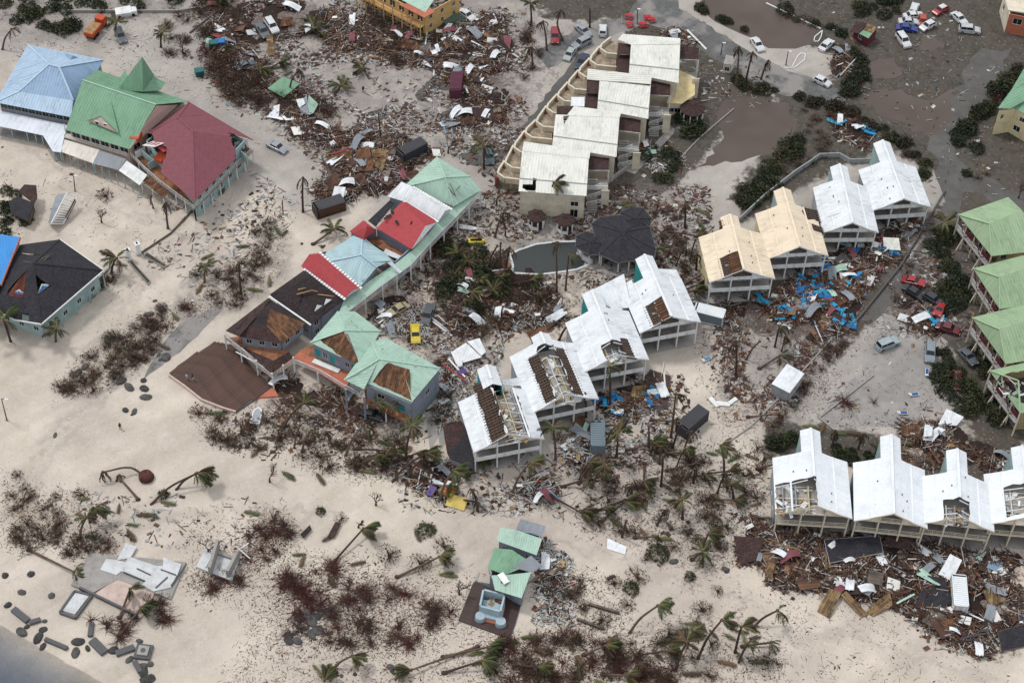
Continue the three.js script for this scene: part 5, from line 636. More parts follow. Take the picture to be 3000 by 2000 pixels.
{ // wiped-clean house slab
  const g = bld('house_slab', 'bare white floor slab of a house swept off its base', [360, 1690], null, 'ruin'); obj('concrete_base', prism(g.S('262,1622 370,1632 545,1650 500,1758 345,1700 270,1740 208,1716').map((p) => p.setY(0)), 0, .35), M.concrete, g);
  obj('sand_terrace', prism(g.S('350,1690 455,1730 440,1770 400,1800 330,1770 270,1748').map((p) => p.setY(0)), 0, .28), M.pinkPaint, g);
  const t = (s, h0, h1, m = M.slabWhite) => obj('floor_tile_field', prism(g.S(s).map((p) => p.setY(0)), h0, h1), m, g); t('369,1590,.5 400,1602,.5 380,1635,.5 342,1640,.5', .36, .56); t('310,1636,.5 342,1640,.5 382,1650,.5 340,1684,.5 292,1668,.5', .355, .5); t('376,1630,.5 460,1658,.5 530,1655,.5 500,1720,.5 448,1732,.5 415,1712,.5 424,1702,.5 352,1672,.5', .362, .52); t('478,1632,.6 530,1652,.6 518,1685,.6 474,1672,.6', .53, .6); 
  for (const s of ['400,1665,.6 440,1684,.6', '360,1675,.6 424,1702,.6', '470,1668,.6 514,1684,.6', '455,1722,.6 490,1690,.6', '500,1716,.6 545,1652,.6']) obj('wall_stub', bar(...g.S(s), .16, .24), M.darkConcrete, g);
  obj('plunge_pool', prism(g.S('223,1736 262,1746 218,1802 180,1790').map((p) => p.setY(0)), .02, .3), M.slabWhite, g); { const P = g.S('217,1732,.3 268,1744,.3 220,1810,.3 174,1794,.3'); P.forEach((p, i) => obj('pool_edge', bar(p.setY(.25), P[(i + 1) % 4].clone().setY(.25), .35, .5), M.darkConcrete, g)); } obj('terrace_wall', bar(...g.S('232,1722,.4 400,1802,.4'), .35, .6), M.darkConcrete, g);
}
{ const g = bld('ruined_room', 'broken grey concrete room with white floor and split walls', [640, 1660], null, 'ruin'); obj('floor_slab', prism(g.S('606,1606 700,1640 680,1706 574,1664').map((p) => p.setY(0)), 0, .5), M.slabWhite, g); for (const [s, h] of [['640,1602,.5 616,1684,.5', 2.2], ['700,1628,.5 668,1690,.5', 1.8], ['634,1620,.5 690,1640,.5', .5]]) { const q = g.S(s); obj('broken_wall', wallGeo(q[0].setY(0), q[1].setY(0), .5, .5 + h, .5), M.concrete, g); } for (const s of ['690,1600,1.4 732,1636,.5', '706,1606,.6 728,1590,.8', '630,1610,.8 600,1660,.8']) obj('white_pole', bar(...g.S(s), .16), M.whitePaint, g); }
// ---- low walls, kerbs and paths
const lowWall = (label, s, h, t, m, cat = 'wall', name = 'garden_wall') => { const q = pts(s).map((p) => at(...p)), c = q[0].clone(), g = thing(name, label, cat, c); for (let i = 0; i + 1 < q.length; i++) { obj('wall_section', bar(q[i].clone().sub(c).setY(h / 2), q[i + 1].clone().sub(c).setY(h / 2), t, h), m, g); if (m === M.whitePaint && h > .5) obj('coping', bar(q[i].clone().sub(c).setY(h + .04), q[i + 1].clone().sub(c).setY(h + .04), t + .1, .08), M.whitePaint, g); } return g; };
lowWall('white topped boundary wall bending behind the cream villas', '2555,476 2490,478 2458,460 2400,462 2376,480 2330,510 2240,580 2165,650', 1.2, .2, M.greyPaint);
lowWall('low dark wall along the lane edge', '2770,560 2640,780 2520,930 2478,975', .6, .22, M.darkConcrete, 'wall', 'lane_wall'); lowWall('low wall edging the sand blown car park', '2560,1100 2400,1225 2450,1265', .3, .25, M.concrete, 'kerb', 'kerb');
lowWall('white kerb along the flooded upper car park', '2245,10 2330,50 2405,85', .25, .25, M.whitePaint, 'kerb', 'kerb'); lowWall('white looped kerb around the small island', '2385,120 2388,108 2410,90 2406,108 2398,122 2386,122', .2, .18, M.whitePaint, 'kerb', 'kerb'); lowWall('white kerb loop in the road mouth', '2300,200 2330,198 2358,176 2360,160 2348,156 2338,165 2322,195', .2, .18, M.whitePaint, 'kerb', 'kerb');
lowWall('concrete garden wall below the stepped block', '1770,545 1830,500 1870,470 1880,455', .9, .4, M.concrete); lowWall('low concrete wall beside the brown flood pool', '1950,510 2050,405 2150,320', .3, .2, M.concrete, 'kerb', 'kerb'); lowWall('low sandy wall behind the palm row at the top', '190,36 520,36 610,22', .7, .3, M.concrete); lowWall('dark low wall running up to the heap', '555,98 640,30', .4, .25, M.darkConcrete);
lowWall('dark low kerb of the raised bed by the white shed', '2100,1320 2200,1250 2280,1170 2350,1090 2440,990', .25, .2, M.concrete, 'kerb', 'kerb'); lowWall('buried garden wall on the sand below the brown house deck', '1725,1772 1815,1798', .5, .4, M.greywood); lowWall('buried garden wall end near the fallen palm', '1690,1815 1770,1845', .5, .4, M.greywood); lowWall('low wall beside the dark roof house', '240,870 330,775 372,778', .35, .22, M.concrete, 'kerb', 'kerb'); lowWall('low wall up to the gate pillars', '405,748 500,685 590,590', .4, .22, M.greywood);
{ for (const [x, y, w] of [[378, 762, 'nearer the black roof'], [406, 744, 'nearer the maroon house']]) { const g = thing('gate_pillar', `white gate pillar ${w}`, 'pillar', at(x, y), .5, 'white gate pillars'); obj('shaft', bx(.8, 2.7, .8, 0, 1.35, 0), M.whitePaint, g); obj('pillar_cap', bx(1, .16, 1, 0, 2.78, 0), M.whitePaint, g); obj('lantern', new THREE.SphereGeometry(.2, 10, 8).translate(0, 3.04, 0), M.frameDark, g); obj('base', bx(1, .3, 1, 0, .15, 0), M.greyPaint, g); }
  for (const [s, w] of [['385,766 440,826 434,836 378,772', 'nearer'], ['430,742 488,780 480,786 422,752', 'farther']]) { const q = pts(s).map((p) => at(...p)), c = q[0].clone(), g = thing('raised_bed', `long planted bed ${w === 'nearer' ? 'below the gate pillar by the black roof' : 'below the gate pillar by the maroon house'}`, 'planter', c); obj('bed', prism(q.map((p) => p.clone().sub(c)), 0, .3), new THREE.MeshStandardMaterial({ color: srgb(96, 92, 76), map: T_speck, roughness: 1 }), g); q.forEach((p, i) => obj('edging', bar(p.clone().sub(c).setY(.18), q[(i + 1) % 4].clone().sub(c).setY(.18), .14, .36), M.concrete, g)); } }
for (const [label, s] of [['grey path slab beside the torn mint house', '1245,1210 1300,1180 1310,1230 1260,1320'], ['concrete path at the cracked white villa', '1280,1250 1340,1200 1345,1230 1290,1320'], ['concrete path below the stepped block', '1830,500 1900,440 1965,370 1975,390 1860,510']]) { const q = pts(s).map((p) => at(...p)); struct('path', prism(q, 0, .06), M.concrete).userData.label = label; }
{ const g = bld('timber_terrace', 'brown timber terrace strewn with boards and blue cushions', [1870, 1170], null, 'terrace'), q = g.S('1905,1085 1965,1105 1955,1200 1870,1215 1830,1200 1900,1130').map((p) => p.setY(0)); obj('deck_base', prism(q, 0, .3), M.darkConcrete, g); for (let i = 0; i < 18; i++) { const t = (i + .5) / 18, a = q[0].clone().lerp(q[4], t), b = q[1].clone().lerp(q[2], t); obj('deck_board', bar(a.setY(.34), b.setY(.34), .45, .08), pick([M.deckBrown, M.deckDark]), g); } }
{ const g = bld('dark_roof_hut', 'dark shingled hut roof leaning on the ripped white villa', [1350, 1320], null, 'hut'); F(g, M.brownRoofs, '1297,1250,3 1313,1238,3.4 1350,1232,3.4 1372,1262,4.2 1310,1328,2.6', { ...SH, per: 8 }); F(g, M.darkRoofs, '1372,1262,4.2 1390,1375,2.4 1318,1342,2.4 1310,1328,2.6', { ...SH, per: 8 }); walls(g, inset(g.S('1297,1250,2.6 1350,1240,2.6 1385,1370,2.4 1318,1340,2.4'), .5), 0, 2.4, M.greyPaint, 0); }
{ const g = bld('dark_roof_hut', 'black roofed hut half buried by trees at the left edge', [65, 640], null, 'hut'); F(g, M.darkRoofs, '25,590,2.8 50,575,3 100,595,3 88,625,2.4 80,648,2.2 30,625,2.4', { ...SH, per: 8 }); F(g, M.brownRoofs, '52,560,3 70,540,3 105,542,3 108,580,2.6 98,596,2.8', { ...SH, per: 8 }); walls(g, inset(g.S('30,595,2.4 100,585,2.4 85,640,2.2 35,620,2.2'), .5), 0, 2.2, M.greywood, 0); }
{ const g = bld('wrecked_shack', 'tilted grey shack with white ladder frame on the sand', [190, 620], null, 'shack'); F(g, M.darkRoofs.map((m) => M.greyRoof), '140,652,.6 162,572,3 195,564,3.2 150,655,2', { flat: true, per: 2, rib: .8, name: 'roof_panel' }); const q = g.S('148,655,2.2 194,565,3.4 224,578,2.2 184,655,.6'); for (const [a, b] of [[0, 1], [1, 2], [2, 3], [3, 0]]) obj('frame_beam', bar(q[a], q[b], .16), M.whitePaint, g); for (let i = 1; i < 12; i++) { const t = i / 12; obj('slat', bar(q[0].clone().lerp(q[1], t), q[3].clone().lerp(q[2], t), .22, .08), M.whitePaint, g); } obj('side_board', bar(q[3].clone().lerp(q[2], .2), q[3].clone().lerp(q[2], .9), .1, 1), M.greywood, g); }

// ---- broken link roofs between the middle white villas
const link = (label, s, base) => { const g = bld('link_roof', label, base, null, 'link roof'); F(g, M.whiteRoofs, s, { rib: .42, per: 3 }); const q = inset(g.S(s), .5); posts(g, q.filter((_, i) => i % 2 === 0), 0, 5.6, .2, M.whitePaint); };
link('white link roof joining the upper two white villas', '1700,862,7.6 1752,841,8 1828,802,7.8 1850,900,6.3 1800,905,6.2', [1790, 920]); link('white side roof at the villa with the brown patch', '1918,786,7 1982,790,6 1996,818,5.9 1962,842,6', [1970, 880]); link('buckled white link roof behind the split villa', '1588,985,7 1640,1000,7.2 1712,1008,7 1716,1030,6.4 1640,1022,6.6 1584,1004,6.4', [1650, 1090]); link('buckled white link roof behind the roofless villa', '1440,1108,6.8 1478,1112,7 1534,1104,6.4 1540,1128,6 1470,1132,6.2', [1490, 1190]);
// ---------------------------------------------------------------- vehicles
const paint = {}; const carPaint = (c) => paint[c.join()] ??= new THREE.MeshPhysicalMaterial({ color: srgb(...c), roughness: .42, clearcoat: .6, clearcoatRoughness: .15, map: T_fine });
const carGeo = {};
const carShape = (k) => carGeo[k] ??= (() => { // x forward, y up; [length, width, height, belt, hood x, windscreen top x, rear top x, tail belt x]
  const [L, W, H, b, hx, tx, rx, qx] = { sedan: [4.5, 1.78, 1.45, .88, 1.05, .35, -.95, -1.6], hatch: [3.9, 1.72, 1.5, .9, .95, .35, -1.35, -1.85], suv: [4.6, 1.86, 1.78, 1.05, 1.1, .5, -1.9, -2.2], pickup: [5.1, 1.84, 1.75, 1.0, 1.3, .7, -.45, -.75] }[k], f = L / 2, s = new THREE.Shape();
  s.moveTo(-f, .34); s.lineTo(-f + .05, b - .14); s.lineTo(qx, b + .02); s.lineTo(hx, b); s.lineTo(f - .25, b - .16); s.lineTo(f, b - .32); s.lineTo(f - .02, .32);
  for (const wx of [f - .82, -f + .82]) { s.lineTo(wx + .38, .3); s.absarc(wx, .31, .38, 0, Math.PI, false); s.lineTo(wx - .38, .3); } s.closePath();
  const lower = new THREE.ExtrudeGeometry(s, { depth: W - .16, bevelEnabled: true, bevelSize: .07, bevelThickness: .08, bevelSegments: 2 }); lower.translate(0, 0, -(W - .16) / 2);
  const uvA = lower.attributes.uv; const wb = W * .45, wt = W * .375, B = [V(hx, b, -wb), V(hx, b, wb), V(qx, b, wb), V(qx, b, -wb)], T = [V(tx, H - .06, -wt), V(tx, H - .06, wt), V(rx, H - .06, wt), V(rx, H - .06, -wt)];
  const body = [lower.index ? lower.toNonIndexed() : lower]; const rb = new RoundedBoxGeometry(tx - rx + .12, .09, wt * 2 + .1, 2, .04); rb.translate((tx + rx) / 2, H - .04, 0); body.push(rb.toNonIndexed());
  for (let i = 0; i < 4; i++) body.push(bar(B[i], T[i], .1, .09).toNonIndexed()); for (const z of [-1, 1]) { const m = (hx + qx) / 2 - .1, mt = (tx + rx) / 2 - .05; body.push(bar(V(m, b, z * wb), V(mt, H - .06, z * wt), .1, .05).toNonIndexed()); }
  if (k === 'pickup') { body.push(bx(1.6, .06, W - .2, -1.7, .62, 0).toNonIndexed()); }
  const clean = body.map((g) => { const q = new THREE.BufferGeometry(); for (const a of ['position', 'normal', 'uv']) q.setAttribute(a, g.attributes[a]); return q; });
  return { L, W, H, b, body: mergeGeometries(clean), glass: [['windscreen', [B[0], B[1], T[1], T[0]]], ['rear_window', [B[2], B[3], T[3], T[2]]], ['side_window', [B[1], B[2], T[2], T[1]]], ['side_window', [B[3], B[0], T[0], T[3]]]], f,
    tyre: new THREE.CylinderGeometry(.32, .32, .22, 16).rotateX(Math.PI / 2), rim: new THREE.CylinderGeometry(.19, .19, .24, 10).rotateX(Math.PI / 2) };
})();
function car(label, c, dir, kind, col, o = {}) {
  const h = o.h ?? 0, a = at(c[0], c[1], h + .5), b = at(c[0] + dir[0] * 20, c[1] + dir[1] * 20, h + .5), d = b.sub(a), S = carShape(kind);
  const g = thing(o.name ?? (kind === 'suv' ? 'parked_suv' : kind === 'pickup' ? 'pickup_truck' : 'parked_car'), label, 'car', V(a.x, h, a.z), Math.atan2(-d.z, d.x), o.group ?? 'cars caught in the storm'); g.rotation.order = 'YXZ'; g.rotation.z = o.rz ?? 0; g.rotation.x = o.rx ?? 0;
  const P = carPaint(col); obj('body', S.body, P, g); if (o.top) obj('roof', new RoundedBoxGeometry(1.5, .08, S.W * .7, 2, .03).translate(-.4, S.H + .02, 0), carPaint(o.top), g);
  for (const [n, q] of S.glass) { const cc = q.reduce((s, p) => s.add(p), V(0, 0, 0)).multiplyScalar(.25); panel(g, q.map((p) => p.clone().lerp(cc, .04)), M.glass, n, .02); }
  for (const x of [S.f - .82, -S.f + .82]) for (const z of [-1, 1]) { const w = new THREE.Group(); w.name = 'wheel'; w.position.set(x, .32, z * (S.W / 2 - .1)); g.add(w); obj('tyre', S.tyre, M.rubber, w); obj('rim', S.rim, M.chrome, w); }
  for (const z of [-1, 1]) { obj('headlight', bx(.1, .14, .34, S.f + .02, S.b - .32, z * (S.W / 2 - .3)), M.lampClear, g); obj('tail_light', bx(.08, .22, .26, -S.f - .04, S.b - .26, z * (S.W / 2 - .2)), M.lampRed, g); }
  return g;
}
const WHT = [226, 228, 230], SIL = [160, 166, 174], GRY = [96, 102, 108], BLK = [30, 32, 36];
car('white hatchback on the track above the stepped terraces', [1766, 89], [.05, -1], 'hatch', WHT); car('silver saloon nose down beside the broken palm', [1709, 90], [1, .85], 'sedan', SIL); car('silver people carrier angled below the silver saloon', [1704, 127], [-1, .5], 'suv', SIL); car('pale silver hatchback above the dark blue car', [1669, 160], [-.6, .9], 'hatch', [176, 186, 186]); car('dark blue pickup half hidden by the terrace piers', [1706, 181], [-.5, 1], 'pickup', [30, 44, 78]); car('red four-wheel drive standing on the silted yard', [1626, 107], [0, 1], 'suv', [156, 34, 46]);
car('white saloon on the verge of the flooded car park', [2219, 130], [.6, .85], 'sedan', WHT); car('white coupe beside the looped kerb', [2422, 132], [1, -.95], 'sedan', WHT); car('white hatchback at the end of the silted road', [2409, 239], [.95, .45], 'hatch', WHT); car('white four-wheel drive alone on the muddy car park', [2647, 119], [.7, .95], 'suv', WHT);
car('white car at the back of the shunted cluster', [2679, 26], [.3, -.8], 'hatch', WHT, { h: .1, rz: .1 }); car('white car crosswise in the middle of the shunted cluster', [2677, 46], [1, -.12], 'sedan', WHT, { h: .1 }); car('white silver saloon stacked above the blue car', [2663, 64], [1, 0], 'sedan', [206, 210, 216], { h: .35, rz: -.05 }); car('bright blue car at the front of the shunted cluster', [2657, 83], [1, .1], 'sedan', [26, 60, 148]); car('orange hatchback pushed against the shunted cluster', [2704, 62], [.1, 1], 'hatch', [186, 72, 34]); car('white hatchback in front of the orange hatchback', [2719, 76], [-1, .5], 'hatch', WHT); car('red car with a white roof on the upper mud', [2757, 30], [-1, .5], 'hatch', [176, 36, 40], { top: WHT }); car('white saloon touching the silver off-roader', [2811, 54], [.8, .72], 'sedan', WHT); car('silver off-roader touching the white saloon', [2841, 88], [1, .1], 'suv', [200, 204, 208]);
car('white four-wheel drive thrown onto the heap beside brown boards', [795, 76], [.6, .85], 'suv', WHT, { h: .5, rz: -.08 }); car('grey pickup sunk in the heap beside the white four-wheel drive', [768, 90], [.5, .8], 'pickup', GRY, { h: .1 }); car('white saloon against the orange apartment house', [1367, 44], [.9, .62], 'sedan', WHT); car('silver saloon with its boot torn open on the sand', [811, 431], [.85, .42], 'sedan', SIL); car('dark teal car under the drooping palm', [1434, 458], [.12, 1], 'sedan', [70, 92, 100]);
car('dented tan car in the scrap behind the arcade', [1165, 908], [-1, .55], 'sedan', [176, 160, 124], { rz: .06 }); car('dark grey pickup beside the fallen ladder', [1254, 922], [-.35, 1], 'pickup', [72, 76, 82]); car('yellow sports car among white scrap', [1217, 978], [.05, 1], 'sedan', [226, 200, 34]);
car('red convertible overturned against the hedge by the lane', [2680, 826], [1, .4], 'sedan', [166, 30, 36], { rz: .25, h: .2 }); car('black saloon beneath the red convertible', [2678, 858], [.9, .5], 'sedan', BLK, { rz: -.1, h: .1 }); car('dark navy hatchback shoved into the hedge', [2735, 877], [.8, .5], 'hatch', [40, 42, 56], { h: .1 }); car('bright red car jammed in the blue cushions', [2752, 911], [-.5, 1], 'hatch', [176, 32, 38], { rz: .3, h: .2 }); car('maroon saloon under the trees beside the pale yard', [2779, 963], [1, .3], 'sedan', [110, 30, 42]);
car('pale blue four-wheel drive at the top of the pale yard', [2601, 1008], [1, -.4], 'suv', [168, 184, 190]); car('steel grey four-wheel drive parked in the pale yard', [2725, 1034], [-.05, 1], 'suv', [138, 150, 160]); car('grey wrecked car beside the lime roofed block', [2837, 1046], [.7, .85], 'sedan', GRY, { rz: .15, h: .1 }); car('dull red wrecked car in the bushes of the pale yard', [2805, 1113], [.1, 1], 'hatch', [120, 40, 34], { rz: -.15, h: .1 }); car('dark crushed car under the mint house balcony', [1090, 1216], [.9, .35], 'sedan', [52, 52, 56], { rz: .12 }); car('grey car half buried beside the bare tree', [718, 192], [1, -.4], 'sedan', GRY); car('grey jeep parked under the palm by the orange truck', [352, 106], [.4, .9], 'suv', [120, 124, 128]);
{ const a = at(285, 90), g = thing('orange_truck', 'orange lorry with an empty timber bed among palms', 'truck', a, 1.25); obj('bed', bx(4.2, .9, 2.2, -1.6, 1.5, 0), M.orange, g); obj('bed_floor', bx(3.9, .1, 1.9, -1.6, 1.97, 0), M.palewood, g); obj('cab', new RoundedBoxGeometry(1.8, 1.9, 2.1, 2, .15).translate(1.9, 1.5, 0), M.orange, g); obj('windscreen', bx(.06, .8, 1.8, 2.82, 1.9, 0), M.glass, g); obj('chassis', bx(6.4, .3, 1, -.3, .75, 0), M.frameDark, g); for (const x of [-2.8, -1.5, 1.9]) for (const z of [-1, 1]) obj('wheel', new THREE.CylinderGeometry(.48, .48, .3, 16).rotateX(Math.PI / 2).translate(x, .48, z * .9), M.rubber, g); }
{ const a = at(362, 44), g = thing('white_truck_wreck', 'white box bodied van lying in palms by the orange lorry', 'van', a, .3); obj('box_body', bx(3.4, 1.4, 1.9, 0, .8, 0, 0, .25), M.whitePaint, g); obj('cab', new RoundedBoxGeometry(1.4, 1.2, 1.8, 2, .12).translate(2.2, .7, 0), M.whitePaint, g); for (const x of [-1, 2]) obj('wheel', new THREE.CylinderGeometry(.36, .36, .24, 14).rotateX(Math.PI / 2).translate(x, .36, .95), M.rubber, g); }
// ---------------------------------------------------------------- containers and skips
function container(label, c, dir, L, W, H, mS, mR, o = {}) {
  const a = at(c[0], c[1], H), b = at(c[0] + dir[0], c[1] + dir[1], H).sub(a), g = thing(o.name ?? 'shipping_container', label, o.cat ?? 'container', V(a.x, 0, a.z), Math.atan2(-b.z, b.x)); g.rotation.order = 'YXZ'; g.rotation.x = o.rx ?? 0;
  const rib = (n, f) => merge(Array.from({ length: n }, (_, i) => f((i + .5) / n - .5)).concat([f(-.5 + .5 / n)])), n = Math.round(L / .42);
  obj('roof_panel', merge([bx(L - .1, .06, W - .1, 0, H - .05, 0), rib(n, (t) => bx(.22, .09, W - .16, t * (L - .2), H + .02, 0))]), mR, g);
  for (const z of [-1, 1]) obj('side_panel', merge([bx(L - .1, H - .2, .05, 0, H / 2, z * (W / 2 - .06)), rib(n, (t) => bx(.2, H - .3, .05, t * (L - .2), H / 2, z * (W / 2 - .02)))]), mS, g);
  obj('end_panel', bx(.06, H - .2, W - .12, -L / 2 + .05, H / 2, 0), mS, g); for (const z of [-1, 1]) { const d = obj('door', bx(.06, H - .24, W / 2 - .09, L / 2 - .05, H / 2, z * (W / 4 - .02)), o.door ?? mS, g); obj('lock_bar', merge([bx(.04, H - .4, .04, L / 2, H / 2, z * .25), bx(.04, H - .4, .04, L / 2, H / 2, z * (W / 2 - .3))]), M.greyPaint, d); }
  obj('frame', merge([...[-1, 1].flatMap((x) => [-1, 1].map((z) => bx(.14, H, .14, x * (L / 2 - .03), H / 2, z * (W / 2 - .03)))), ...[0, 1].flatMap((y) => [-1, 1].flatMap((s) => [bx(L, .14, .12, 0, y * (H - .14) + .07, s * (W / 2 - .02)), bx(.12, .14, W, s * (L / 2 - .02), y * (H - .14) + .07, 0)]))]), mR, g); return g;
}
mat('conBlack', [66, 66, 72], T_metal, .7); mat('conMaroon', [96, 46, 66], T_metal, .7); mat('conGrey', [118, 134, 144], T_metal, .6); mat('conDark', [58, 62, 72], T_metal, .75); mat('conBrown', [96, 68, 50], T_wood, .9);
container('black ribbed shipping container alone on the sand', [2030, 1222], [230, -200], 6.1, 2.44, 2.5, M.conBlack, M.conBlack); container('dark maroon shipping container tipped in the wreckage', [1340, 236], [24, -190], 6.1, 2.44, 2.5, M.conMaroon, M.conMaroon, { rx: -.12 }); container('black shipping container topped with blue scraps and boards', [1206, 427], [230, -120], 6.1, 2.44, 2.4, M.conDark, M.conBlack); container('brown timber store with black ribbed roof', [962, 592], [280, -90], 6, 2.6, 2.4, M.conBrown, M.conBlack, { name: 'timber_store', cat: 'shed' }); container('blue grey shipping container standing in white panels', [1752, 1268], [4, 200], 5.6, 2.44, 2.5, M.conGrey, M.conGrey); container('white topped container with grey ribbed side beside the villa end', [2080, 908], [250, 62], 5.6, 2.4, 2.4, M.conGrey, M.whiteRoof); container('long white container dropped in the great heap', [2815, 1728], [22, 260], 6.1, 2.3, 2.3, M.whitePaint, M.whiteRoof);
const skip = (label, c, m, t) => { const g = thing('rubbish_skip', label, 'skip', at(...c), t); obj('tub', new THREE.CylinderGeometry(1.35, 1.05, 1.4, 4, 1, true).rotateY(Math.PI / 4).scale(1.05, 1, .8).translate(0, .72, 0), m, g); obj('lid', bx(1.9, .08, 1.5, 0, 1.46, 0, 0, 0, .08), m, g); obj('rim', merge([bx(2, .1, .1, 0, 1.4, .76), bx(2, .1, .1, 0, 1.4, -.76), bx(.1, .1, 1.5, 1, 1.4, 0), bx(.1, .1, 1.5, -1, 1.4, 0)]), m, g); };
mat('skipTeal', [20, 92, 96], T_metal, .6); mat('skipBlue', [30, 108, 170], T_metal, .6); skip('teal rubbish skip beside the bright blue skip', [627, 138], M.skipTeal, .1); skip('bright blue rubbish skip beside a heap', [646, 134], M.skipBlue, .1); skip('teal rubbish skip alone on the open sand', [585, 220], M.skipTeal, .2);
// ---------------------------------------------------------------- poles, tables, loungers, boats
const pole = (label, b, t, h, o = {}) => { const A = at(...b), B = at(...t, h), g = thing(o.name ?? 'lamp_post', label, o.cat ?? 'post', A); obj('pole', cyl(V(0, 0, 0), B.clone().sub(A), o.r ?? .12, (o.r ?? .12) * .7), o.m ?? M.frameDark, g); obj('base', cyl(V(0, 0, 0), V(0, .2, 0), .26, .22), M.concrete, g); if (o.arm) { const q = B.clone().sub(A); obj('arm', bar(q, q.clone().add(V(o.arm, .15, .2)), .08), o.m ?? M.frameDark, g); obj('lamp_head', new RoundedBoxGeometry(.7, .16, .32, 2, .06).translate(q.x + o.arm, q.y + .14, q.z + .2), M.whitePaint, g); } };
pole('dark utility pole standing by the black container', [1115, 408], [1108, 330], 8, { name: 'utility_pole', r: .16 }); pole('lamp post with a white head at the road bend', [1867, 68], [1868, 26], 4.6, { arm: .3 }); pole('lamp post beside the white kerb loop', [2303, 190], [2310, 150], 4.4, { arm: .4 }); pole('leaning pole at the left edge of the beach', [19, 1231], [3, 1168], 5.6, { arm: .9, m: M.timber, name: 'leaning_pole' }); pole('slim curved lamp post near the white awning', [219, 560], [214, 514], 4, { arm: .5 }); pole('white post behind the red picnic tables', [1822, 68], [1822, 44], 2.4, { m: M.whitePaint, r: .07, name: 'post' }); pole('bare pole at the verge below the silted road', [2112, 165], [2118, 125], 4, { arm: .3 }); pole('rusted post on the sand beside the timber store', [829, 628], [826, 586], 4, { m: M.brick, name: 'post', r: .14 }); pole('dark post in the soil behind the cream villas', [2344, 430], [2356, 380], 5, { name: 'post', r: .14 });
pole('dark post on the verge of the brown flood pool', [2310, 420], [2322, 372], 4.4, { name: 'post', r: .07, m: M.greywood });
mat('redPlastic', [190, 36, 44], T_fine, .5);
for (const [c, w] of [[[1842, 52], 'left back'], [[1896, 55], 'back'], [[1908, 62], 'right'], [[1845, 76], 'front left'], [[1884, 76], 'front']]) { const g = thing('picnic_table', `bright red picnic table at the ${w} of the terrace behind the stepped block`, 'table', at(...c), rr(-.4, .4), 'red picnic tables'); obj('table_top', bx(1.7, .07, .8, 0, .76, 0), M.redPlastic, g); for (const z of [-1, 1]) obj('bench', bx(1.7, .06, .3, 0, .45, z * .72), M.redPlastic, g); for (const x of [-1, 1]) obj('leg_frame', merge([bx(.08, .06, 1.6, x * .6, .4, 0), bar(V(x * .6, .74, .2), V(x * .6, 0, .6), .08), bar(V(x * .6, .74, -.2), V(x * .6, 0, -.6), .08)]), M.redPlastic, g); }
mat('cushionBlue', [24, 138, 192], T_fine, .8); mat('cushionDeep', [28, 92, 164], T_fine, .8);
const lounger = (label, c, t, m) => { const g = thing('sun_lounger', label, 'sun lounger', at(...c), t, 'sun loungers thrown about'); obj('frame', merge([bx(1.9, .06, .06, 0, .3, .3), bx(1.9, .06, .06, 0, .3, -.3), ...Array.from({ length: 6 }, (_, i) => bx(.16, .04, .6, -.8 + i * .32, .33, 0))]), M.whitePaint, g); obj('seat_pad', bx(1.2, .06, .5, .2, .37, 0), m, g); obj('backrest', bx(.7, .05, .55, -.75, .52, 0, 0, 0, -.5), M.whitePaint, g); for (const x of [-.7, .7]) for (const z of [-1, 1]) obj('leg', bx(.06, .3, .06, x, .15, z * .27), M.whitePaint, g); };
lounger('white and blue sun lounger beside dark brush on the pale yard', [2716, 1094], 1.4, M.cushionDeep); lounger('white and blue sun lounger at the rim of the pale yard brush', [2678, 1158], .2, M.cushionDeep); lounger('white and blue sun lounger near the low kerb of the pale yard', [2645, 1212], .1, M.cushionDeep);
lounger('white and blue sun lounger on its end in the great heap', [2380, 1586], 1.4, M.cushionDeep); lounger('white and blue sun lounger beside boards in the great heap', [2350, 1610], .3, M.cushionDeep); lounger('blue striped lounger on the sand below the pale yard path', [2070, 1055], .6, M.cushionBlue); lounger('white and blue sun lounger at the seaward tip of the great heap', [2790, 1815], 1.2, M.cushionDeep); lounger('white and blue sun lounger at the frame edge of the great heap', [2990, 1815], 1.5, M.cushionDeep);
const hull = (L, W, H) => { const s = new THREE.Shape(); s.moveTo(-L / 2, -W / 2); s.lineTo(L * .15, -W / 2); s.quadraticCurveTo(L * .42, -W * .4, L / 2, 0); s.quadraticCurveTo(L * .42, W * .4, L * .15, W / 2); s.lineTo(-L / 2, W / 2); s.closePath(); return new THREE.ExtrudeGeometry(s, { depth: H, bevelEnabled: true, bevelSize: .08, bevelThickness: .12, bevelSegments: 2 }).rotateX(-Math.PI / 2).translate(0, .12, 0); };
{ const g = thing('jet_ski', 'yellow and black jet ski stranded beside the arcade', 'jet ski', at(1396, 710), .1); obj('hull', hull(3.1, 1.1, .45), carPaint([222, 200, 30]), g); obj('seat', new RoundedBoxGeometry(1.4, .3, .45, 2, .1).translate(-.5, .8, 0), M.rubber, g); obj('cowling', new RoundedBoxGeometry(.9, .4, .6, 2, .12).translate(.6, .8, 0), M.rubber, g); obj('handlebar', bx(.08, .06, .8, .45, 1.05, 0), M.rubber, g); }
{ const g = thing('dinghy', 'small white open boat on the sand under the deck corner', 'boat', at(752, 1222), 1.5); obj('hull', hull(3.6, 1.6, .4), M.whitePaint, g); obj('inside', hull(3, 1.15, .1).translate(-.05, .42, 0), M.greyPaint, g); for (const x of [-.8, .3]) obj('thwart', bx(.3, .06, 1.2, x, .72, 0), M.whitePaint, g); obj('rail', bx(.06, .3, 1.3, -1.7, .75, 0), M.chrome, g); }
